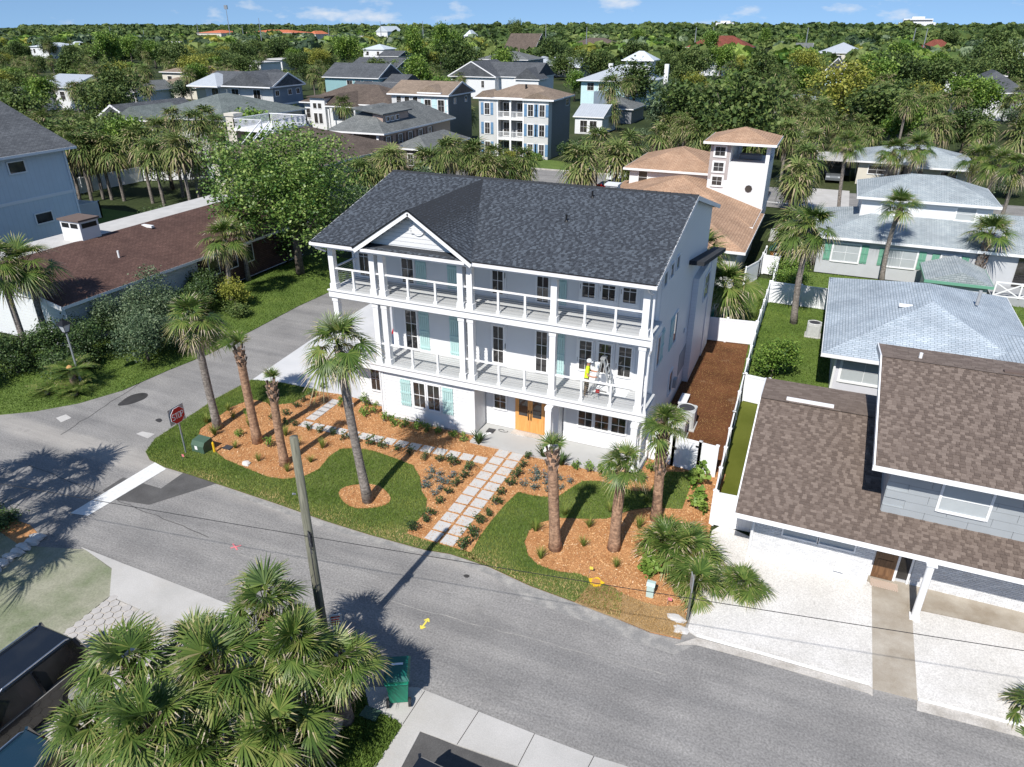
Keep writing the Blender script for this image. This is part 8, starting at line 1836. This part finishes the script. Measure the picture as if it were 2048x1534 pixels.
nl = thing('turn_sign', 'no-left-turn sign under a red plate on the back street', 'sign', (-24.3, 79.4, 0))
MB().box(-24.33, 79.4, 0, -24.27, 79.46, 3.4).build('post', 'galvanised', nl)
MB().tube([(-24.3, 79.36, 2.6), (-24.3, 79.39, 2.6)], .42, 20).build('disc', 'sign_red', nl)
MB().tube([(-24.3, 79.34, 2.6), (-24.3, 79.355, 2.6)], .34, 20).build('face', 'sign_white', nl)
MB().box(-24.22, 79.325, 2.4, -24.14, 79.335, 2.7).box(-24.42, 79.325, 2.66, -24.22, 79.335, 2.74).build('arrow', 'black_metal', nl)
MB().box(-24.6, 79.37, 3.12, -24.0, 79.39, 3.4).build('top_plate', 'sign_red', nl)
# the green wheeled bin
plain('bin_green', (.01, .2, .12), .4, .05)
plain('bin_lid_green', (.008, .11, .085), .35, .05)
bn = local('wheelie_bin', 'green wheeled rubbish bin standing on the sidewalk', 'bin', (-8.52, 11.85, .03), R(28))
MB().hexa([(-.24, -.26, .08), (.24, -.26, .08), (.24, .28, .08), (-.24, .28, .08)], [(-.31, -.36, 1.0), (.31, -.36, 1.0), (.31, .4, 1.0), (-.31, .4, 1.0)]).build('body', 'bin_green', bn)
MB().box(-.34, -.39, .97, .34, .43, 1.04).build('rim', 'bin_green', bn)
MB().hexa([(-.35, -.41, 1.045), (.35, -.41, 1.045), (.35, .46, 1.045), (-.35, .46, 1.045)], [(-.28, -.32, 1.15), (.28, -.32, 1.15), (.3, .42, 1.12), (-.3, .42, 1.12)]).build('lid', 'bin_lid_green', bn)
MB().tube([(-.3, -.47, 1.02), (.3, -.47, 1.02)], .025, 6).box(-.32, -.48, 1.0, -.28, -.38, 1.04).box(.28, -.48, 1.0, .32, -.38, 1.04).build('handle', 'bin_green', bn)
for x in (-.3, .3):
    w_ = MB().tube([(x - .035, -.3, .13), (x + .035, -.3, .13)], .13, 14).build('wheel', 'rubber', bn)
    MB().tube([(x - .04, -.3, .13), (x + .04, -.3, .13)], .05, 8).build('hub', 'galvanised', w_)
MB().box(-.16, .1, 1.137, .16, .17, 1.145).build('lid_print', 'sign_white', bn)
MB().tube([(.29, .05, .75), (.302, .05, .752)], .07, 12).build('decal', 'sign_white', bn)
# air conditioners
def ac(label, p, s=.42, h=.85, yaw=0):
    t = local('air_conditioner', label, 'air conditioner', (p[0], p[1], 0), yaw, 'outdoor air conditioners')
    MB().box(-s * 1.15, -s * 1.15, 0, s * 1.15, s * 1.15, .07).build('pad', 'concrete', t)
    b = MB().prism([(s * q[0], s * q[1]) for q in ((-1, -.8), (-.8, -1), (.8, -1), (1, -.8), (1, .8), (.8, 1), (-.8, 1), (-1, .8))], .07, h).build('cabinet', 'ac_metal', t)
    for k in range(9): MB().box(-s * .8, -s - .012, .16 + k * .072, s * .8, -s - .001, .19 + k * .072).build('louvre', 'ac_metal', b)
    MB().cyl(0, 0, h, h + .03, s * .82, 18).build('fan_grille', 'dark_grille', t)
    MB().tube([(s * .9 * math.cos(a), s * .9 * math.sin(a), h + .02) for a in np.linspace(0, 6.283, 19)], .04, 6, cap=False).build('fan_ring', 'ac_metal', t)
ac('pale air conditioner behind the vinyl gate, nearer the fence', (-4.35, 29.3), .44, .95)
ac('pale air conditioner behind the first one at the soil yard', (-4.15, 30.5), .44, .95)
ac('air conditioner beside the blue-grey roofed cottage', (.85, 44.6), .4, .85)
ac('air conditioner beside the tower house path', (-3.3, 66.6), .45, .9)
tag(MB().box(-4.85, 32.2, .2, -4.45, 33.3, .28).box(-4.8, 32.3, 0, -4.5, 32.4, .199).box(-4.8, 33.1, 0, -4.5, 33.2, .199).build('bench', 'sign_white'), 'small white bench on the soil behind the air conditioners', 'bench')
# ------------------------------------------------------------------ vehicles
for nm, c in (('black_car_paint', (.008, .01, .014)), ('navy_car_paint', (.01, .03, .05)), ('red_car_paint', (.5, .01, .015)), ('white_car_paint', (.75, .76, .77)), ('grey_car_paint', (.12, .13, .14))):
    m, n, l, b = _new(nm); b.inputs['Base Color'].default_value = (*c, 1); b.inputs['Roughness'].default_value = .22; b.inputs['Coat Weight'].default_value = .6
plain('chrome', (.6, .62, .64), .15, .02, metal=.9)
plain('tail_red', (.35, .01, .01), .3, .05)
def car(name, label, loc, yaw, L, W, Hh, paint, kind='suv', cat='car', rails=False):
    """built along +Y (front), about its own base"""
    t = local(name, label, cat, loc, yaw, 'parked vehicles')
    hb = Hh * .56; h2 = L / 2; w = W / 2
    prof = [(-h2, .35), (-h2 + .05, hb * .95), (-h2 + .2, hb), (h2 * .45, hb), (h2 * .92, hb * .86), (h2, hb * .62), (h2 - .02, .3), (-h2 + .1, .28)]
    b = MB().prism(prof, -w, w, 'x')
    b.build('body', paint, t)
    r0, r1 = (-h2 + .1, h2 * .42) if kind != 'pickup' else (-h2 * .1, h2 * .45)
    if kind == 'sedan': r0 = -h2 * .62
    q = .2 if kind != 'sedan' else .55
    lo_ = [(-w + .05, r0, hb), (w - .05, r0, hb), (w - .05, r1, hb), (-w + .05, r1, hb)]
    hi_ = [(-w + .2, r0 + q, Hh - .05), (w - .2, r0 + q, Hh - .05), (w - .2, r1 - .75, Hh - .05), (-w + .2, r1 - .75, Hh - .05)]
    cb_ = MB().hexa(lo_, hi_).build('cabin_glass', 'window_glass', t)
    MB().hexa(hi_, [(x * .96, y + (.05 if i < 2 else -.05), Hh) for i, (x, y, _) in enumerate(hi_)]).build('roof', paint, t)
    for s in (-1, 1):
        for k, (yy, y2) in enumerate(((r0, r0 + q), (r1, r1 - .75), ((r0 + r1) / 2 - .15, (r0 + r1) / 2 - .12))):
            MB().beam((s * (w - .045), yy, hb), (s * (w - .195), y2, Hh - .04), .07, .1).build('pillar', paint, cb_)
        MB().box(s * w - .01, -h2 + .15, hb - .03, s * w + .01, h2 * .5, hb - .005).build('trim_strip', 'chrome', t)
        if rails: MB().tube([(s * (w - .26), r0 + q + .1, Hh), (s * (w - .26), r0 + q + .2, Hh + .06), (s * (w - .26), r1 - 1.0, Hh + .06), (s * (w - .26), r1 - .9, Hh)], .022, 6).build('roof_rail', 'chrome', t)
        MB().box(s * (w + .02), r1 - .35, hb + .02, s * (w + .2), r1 - .2, hb + .16).build('mirror', paint, t)
        for y in (-h2 * .62, h2 * .62):
            wh = MB().tube([(s * (w - .2), y, .33), (s * (w + .01), y, .33)], .33, 16).build('wheel', 'rubber', t)
            MB().tube([(s * (w - .1), y, .33), (s * (w + .02), y, .33)], .2, 10).build('rim', 'chrome', wh)
        MB().box(s * (w - .45), h2 - .12, hb * .66, s * (w - .05), h2 - .015, hb * .8).build('headlight', 'lantern_glass', t)
        MB().box(s * (w - .3), -h2 - .01, hb * .7, s * (w - .03), -h2 + .06, hb * .92).build('tail_light', 'tail_red', t)
    if kind == 'pickup':
        MB().box(-w + .1, -h2 + .1, hb - .02, w - .1, r0 - .1, hb + .004).build('bed', 'dark_grille', t)
    return t
car('parked_suv', 'black vehicle with roof rails on the near driveway', (-17.65, 6.75, .03), R(180), 4.6, 1.75, 1.78, 'black_car_paint', rails=True)
car('parked_car', 'dark blue vehicle under the foreground palms', (-15.1, 4.5, .03), R(180), 4.4, 1.7, 1.5, 'navy_car_paint', 'suv', rails=True)
car('parked_car', 'black vehicle cut by the bottom edge on the dark pad', (-5.95, 7.75, .02), R(177), 4.2, 1.65, 1.5, 'black_car_paint')
car('parked_car', 'red car on the driveway seen between the balcony columns', (-21.2, 34.6, .03), R(8), 4.3, 1.7, 1.55, 'red_car_paint', 'sedan')
car('pickup_truck', 'red pickup with black bed on the back street', (-21.3, 80.9, 0), R(-90), 5.0, 1.8, 1.7, 'red_car_paint', 'pickup', 'truck')
car('parked_car', 'black car beside the tan roofed house on the back street', (-18.3, 83.6, 0), R(-90), 4.4, 1.8, 1.5, 'black_car_paint')
vn = car('delivery_van', 'white lettered work van on the back street', (-21.8, 87.4, 0), R(-90), 5.6, 1.95, 2.5, 'white_car_paint', 'suv', 'van')
MB().box(.985, -2.6, .75, 1.0, .6, 2.35).build('side_panel', 'white_car_paint', vn)
for k, (y, z, w_) in enumerate(((-2.0, 1.85, 1.4), (-2.3, 1.2, 1.9))): MB().box(1.001, y, z, 1.006, y + w_, z + .16).build('lettering', 'galvanised', vn)
car('parked_suv', 'dark vehicle parked under the carport', (.7, 98.3, .02), R(180), 4.4, 1.8, 1.7, 'grey_car_paint')
# ------------------------------------------------------------------ worker, ladder and tools on the middle balcony
plain('skin', (.45, .22, .14), .6, .05)
plain('neon_shirt', (.62, .85, .02), .75, .05, 8)
plain('work_trousers', (.17, .12, .075), .9, .4, 14)
plain('shoe', (.5, .48, .46), .7, .1)
plain('cap_cloth', (.75, .77, .78), .8, .04)
plain('aluminium', (.55, .57, .57), .35, .06, metal=.5)
import bmesh
def figure(name, label, loc, yaw):
    t = local(name, label, 'person', loc, yaw)
    J = {'hip': (0, 0, .88, .13), 'waist': (0, .0, 1.02, .125), 'chest': (.03, 0, 1.22, .145), 'neckb': (.03, 0, 1.4, .075), 'neck': (.045, 0, 1.46, .055), 'head': (.075, 0, 1.56, .09), 'crown': (.07, 0, 1.66, .085),
         'shl': (.02, .17, 1.34, .065), 'ell': (.1, .24, 1.1, .045), 'wrl': (.33, .2, 1.08, .033), 'hal': (.42, .18, 1.09, .036),
         'shr': (.02, -.17, 1.34, .065), 'elr': (.06, -.25, 1.08, .045), 'wrr': (.29, -.24, 1.02, .033), 'har': (.38, -.23, 1.03, .036),
         'thl': (0, .1, .82, .1), 'knl': (.04, .12, .47, .068), 'anl': (0, .13, .09, .048), 'tol': (.15, .14, .045, .045),
         'thr': (0, -.1, .82, .1), 'knr': (-.02, -.12, .47, .068), 'anr': (-.06, -.13, .09, .048), 'tor': (.09, -.14, .045, .045)}
    E = [('hip', 'waist'), ('waist', 'chest'), ('chest', 'neckb'), ('neckb', 'neck'), ('neck', 'head'), ('head', 'crown'), ('chest', 'shl'), ('shl', 'ell'), ('ell', 'wrl'), ('wrl', 'hal'), ('chest', 'shr'), ('shr', 'elr'), ('elr', 'wrr'), ('wrr', 'har'),
         ('hip', 'thl'), ('thl', 'knl'), ('knl', 'anl'), ('anl', 'tol'), ('hip', 'thr'), ('thr', 'knr'), ('knr', 'anr'), ('anr', 'tor')]
    for s, h in ((1, 'hal'), (-1, 'har')):
        hx, hy, hz, _ = J[h]
        for k in range(4):
            J[h + 'f%d' % k] = (hx + .045, hy + (k - 1.5) * .018, hz + .005, .0085); J[h + 'g%d' % k] = (hx + .075 - .008 * abs(k - 1), hy + (k - 1.5) * .018, hz - .02, .008)
            E += [(h, h + 'f%d' % k), (h + 'f%d' % k, h + 'g%d' % k)]
        J[h + 't'] = (hx + .02, hy - s * .05, hz + .02, .009); E.append((h, h + 't'))
    me = bpy.data.meshes.new('body_skeleton'); bm = bmesh.new(); lay = bm.verts.layers.skin.verify(); vs = {}
    for k, (x, y, z, r) in J.items():
        v = bm.verts.new((x, y, z)); v[lay].radius = (r, r); v[lay].use_root = (k == 'hip'); vs[k] = v
    for a, b in E: bm.edges.new((vs[a], vs[b]))
    bm.to_mesh(me); bm.free()
    o = bpy.data.objects.new('body', me); COL.objects.link(o)
    o.modifiers.new('skin', 'SKIN'); sd = o.modifiers.new('sub', 'SUBSURF'); sd.levels = 2; sd.render_levels = 2
    dg = bpy.context.evaluated_depsgraph_get(); dg.update()
    em = bpy.data.meshes.new_from_object(o.evaluated_get(dg))
    o.modifiers.clear(); o.data = em
    for m in ('skin', 'neon_shirt', 'work_trousers', 'shoe'): em.materials.append(MATS[m])
    for p in em.polygons:
        x, y, z = p.center; arm = abs(y) > .16 and z > .95 and (x > .09 or abs(y) > .215) and z < 1.2
        p.material_index = 3 if z < .1 else 2 if z < .93 and abs(y) < .22 else 1 if z < 1.43 and not arm else 0
        if z > .95 and x > .16: p.material_index = 0
        p.use_smooth = True
    o.parent = t
    MB().tube([(.07, 0, 1.59), (.07, 0, 1.66), (.065, 0, 1.72), (.06, 0, 1.735)], [.108, .108, .075, .01], 14).box(.1, -.07, 1.6, .24, .07, 1.615).build('cap', 'cap_cloth', t, True)
    fx = MB()
    for s in (-1, 1): fx.box(.155, s * .035 - .012, 1.565, .166, s * .035 + .012, 1.58)
    fx.build('eyes', 'black_metal', t)
    MB().hexa([(.15, -.015, 1.53), (.18, -.012, 1.53), (.18, .012, 1.53), (.15, .015, 1.53)], [(.15, -.006, 1.57), (.16, -.005, 1.57), (.16, .005, 1.57), (.15, .006, 1.57)]).build('nose', 'skin', t)
    return t
figure('person', 'worker in neon yellow shirt and white cap on the middle balcony', (-7.78, 26.1, Z2), R(12))
ld = thing('step_ladder', 'aluminium step ladder standing open on the middle balcony', 'ladder', (-7.2, 26.5, Z2))
for y, yt in ((26.2, 26.32), (26.78, 26.62)):
    MB().beam((-6.7, y, Z2), (-7.15, yt, Z2 + 1.72), .09, .04).build('rail', 'aluminium', ld)
    MB().beam((-7.62, y, Z2), (-7.25, yt, Z2 + 1.7), .05, .03).build('rear_rail', 'aluminium', ld)
for k in range(5):
    u = (k + .8) / 6; x = -6.7 - .45 * u; a = 26.2 + .12 * u; b = 26.78 - .16 * u
    MB().box(x - .05, a, Z2 + 1.72 * u, x + .05, b, Z2 + 1.72 * u + .025).build('tread', 'aluminium', ld)
MB().box(-7.3, 26.28, Z2 + 1.7, -7.1, 26.66, Z2 + 1.75).build('top_cap', 'aluminium', ld)
MB().beam((-7.5, 26.3, Z2 + .5), (-7.5, 26.74, Z2 + .5), .02, .02).build('brace', 'aluminium', ld)
sp_ = thing('paint_sprayer', 'small paint sprayer with red motor beside the ladder', 'tool', (-7.35, 26.15, Z2))
MB().tube([(-7.35, 26.1, Z2 + .32), (-7.2, 26.12, Z2 + .34)], .09, 10).build('motor', 'tail_red', sp_)
for dx, dy in ((-.16, -.12), (.14, -.14), (-.02, .16)): MB().beam((-7.3, 26.1, Z2 + .28), (-7.3 + dx, 26.1 + dy, Z2), .02, .02).build('leg', 'aluminium', sp_)
MB().tube([(-7.2, 26.12, Z2 + .34), (-6.9, 26.15, Z2 + .33)], .02, 6).build('pipe', 'black_metal', sp_)
bk = thing('paint_bucket', 'white paint bucket hung on the ladder', 'bucket', (-7.42, 26.35, Z2 + 1.3))
MB().tube([(-7.42, 26.35, Z2 + 1.28), (-7.42, 26.35, Z2 + 1.5)], [.1, .12], 12).build('pail', 'cap_cloth', bk)
MB().box(-7.38, 26.225, Z2 + 1.34, -7.32, 26.24, Z2 + 1.44).build('label', 'blue_grey_lap', bk)
tag(MB().box(-7.6, 26.6, Z2 + .002, -6.2, 27.3, Z2 + .012).build('drop_cloth', 'cap_cloth'), 'pale drop cloth under the ladder', 'cloth')
tag(MB().box(-12.45, 26.0, .155, -12.1, 26.35, .19).box(-12.4, 26.05, .19, -12.15, 26.3, .2).build('tool_case', 'dark_grille'), 'small dark tool case on the porch slab', 'case')
tag(MB().beam((-12.7, 25.3, .17), (-12.2, 26.0, .17), .14, .02).build('offcut', 'sign_white'), 'white trim offcut lying on the porch slab', 'board')
tag(MB().tube([(-11.9 + .18 * math.cos(a) + .03 * a, 26.4 + .1 * math.sin(a), .165) for a in np.linspace(0, 7, 20)], .012, 5).build('hose', 'dark_grille'), 'coiled dark cord on the porch slab', 'cord')
# ------------------------------------------------------------------ garden things
def mat_shader():
    m, n, l, b = _new('door_mat_weave')
    w = n.new('ShaderNodeTexWave'); w.inputs['Scale'].default_value = 9; w.inputs['Distortion'].default_value = 0; w.wave_profile = 'TRI'; w.bands_direction = 'DIAGONAL'
    l.new(_uv(n), w.inputs['Vector'])
    l.new(_ramp(n, l, w.outputs['Fac'], [(.4, (.3, .16, .1)), (.55, (.62, .56, .48))]), b.inputs['Base Color']); b.inputs['Roughness'].default_value = .95
mat_shader()
tag(MB().box(3.75, 22.02, .04, 4.6, 22.4, .055).build('door_mat', 'door_mat_weave'), 'patterned door mat before the brown door', 'mat')
plain('pool_teal', (.03, .3, .34), .3, .1)
pt = thing('splash_pool', 'teal paddling pool with white float behind the fence', 'pool', (-5.6, 46.6, 0))
MB().cyl(-5.6, 46.6, 0, .4, 1.25, 24).build('wall', 'pool_teal', pt)
MB().tube([(-5.0 + .5 * math.cos(a), 46.3 + .5 * math.sin(a), .47) for a in np.linspace(0, 6.283, 19)], .16, 8, cap=False).build('float_ring', 'sign_white', pt)
pb = thing('paddle_board', 'blue and white paddle board leaning on cedar fence', 'board', (2, 69.6, 0))
plain('board_blue', (.01, .09, .5), .3, .05)
MB().prism([(.6, .5), (1.2, .25), (2.6, .2), (3.5, .42), (3.75, .6), (3.4, .8), (2.4, .95), (1.0, .85)], 69.55, 69.63, 'y').build('deck', 'board_blue', pb)
MB().prism([(.8, .54), (3.5, .6), (3.5, .66), (.8, .62)], 69.53, 69.549, 'y').build('stripe', 'sign_white', pb)
tk = thing('potted_plant', 'yellow-green plant in a blue pot before the cedar fence', 'plant', (3.2, 68.5, 0)); MB().cyl(3.2, 68.5, 0, .5, .25, 12, r1=.35).build('pot', 'navy_car_paint', tk)
inst('foliage', SHR['tall'][0][0], tk, (0, 0, .45), scale=1.0); tk['local'] = True
ph = thing('playhouse', 'small wooden playhouse with teal roof by the path', 'playhouse', (-2.9, 60.5, 0))
MB().box(-3.1, 59.2, .2, -2.2, 60.2, 1.1).build('wall', 'cedar', ph)
MB().prism([(-3.25, 1.1), (-2.05, 1.1), (-2.65, 1.75)], 59.05, 60.35, 'y').build('roof', 'pool_teal', ph)
MB().box(-2.85, 59.18, .5, -2.45, 59.199, .9).build('window', 'sign_white', ph)
sf = thing('patio_sofa', 'outdoor sofa with red cushions behind the brown roof', 'sofa', (4.4, 33.6, 0))
MB().box(3.6, 33.2, 0, 5.0, 34.0, .35).box(3.6, 33.85, .35, 5.0, 34.0, .75).build('frame', 'brown_paint', sf)
for x in (3.68, 4.35): MB().box(x, 33.22, .351, x + .6, 33.84, .5).build('cushion', 'pink_paint', sf)
sw = thing('swimming_pool', 'dark swimming pool beside the board-and-batten house', 'pool', (-55, 42, 0))
MB().box(-58.5, 40.5, -.05, -50.8, 45.2, .05).build('coping', 'concrete', sw); MB().box(-58, 41, .02, -51.3, 44.7, .06).build('water', 'pool_water', sw)
# far light masts and power poles on the skyline
for k, (px_, top, Y, lb) in enumerate([(-478.2,28.8,520,'tall stadium light mast left of centre on the skyline'),(-615.6,16.2,520,'pale mast at the left skyline'),(-663.8,12.5,600,'thin pole right of the pale left mast'),(-591.3,18.7,600,'thin pole before the left orange roofs'),(-535.6,16.2,600,'thin pole right of the stadium mast'),(-480.3,22.5,560,'pale mast above the orange roofs'),(-437.1,17.0,600,'thin pole over the white warehouses'),(-382.0,20.1,600,'thin pole near the far church'),(-351.1,20.1,620,'thin pole between church and turret house'),(-197.2,18.2,520,'wooden power pole right of the A-frame'),(-154.6,15.9,480,'wooden power pole over the brown hall'),(-86.8,15.9,480,'wooden power pole left of the red mansion'),(-73.5,16.0,460,'wooden power pole over the red mansion'),(-24.5,15.7,480,'wooden power pole right of the red mansion'),(36.7,15.5,500,'wooden power pole near the arched villa'),(30.8,15.5,500,'wooden power pole left of the arched villa')]):
    t = thing('light_mast', lb, 'mast', (px_, Y, 0), group='masts on the skyline')
    MB().tube([(px_, Y, 0), (px_, Y, top)], [.4, .2], 6).build('shaft', 'galvanised', t)
    if k == 0: MB().box(px_ - 1.6, Y - .4, top - .2, px_ + 1.6, Y + .4, top + 2.8).build('lamp_bank', 'galvanised', t)
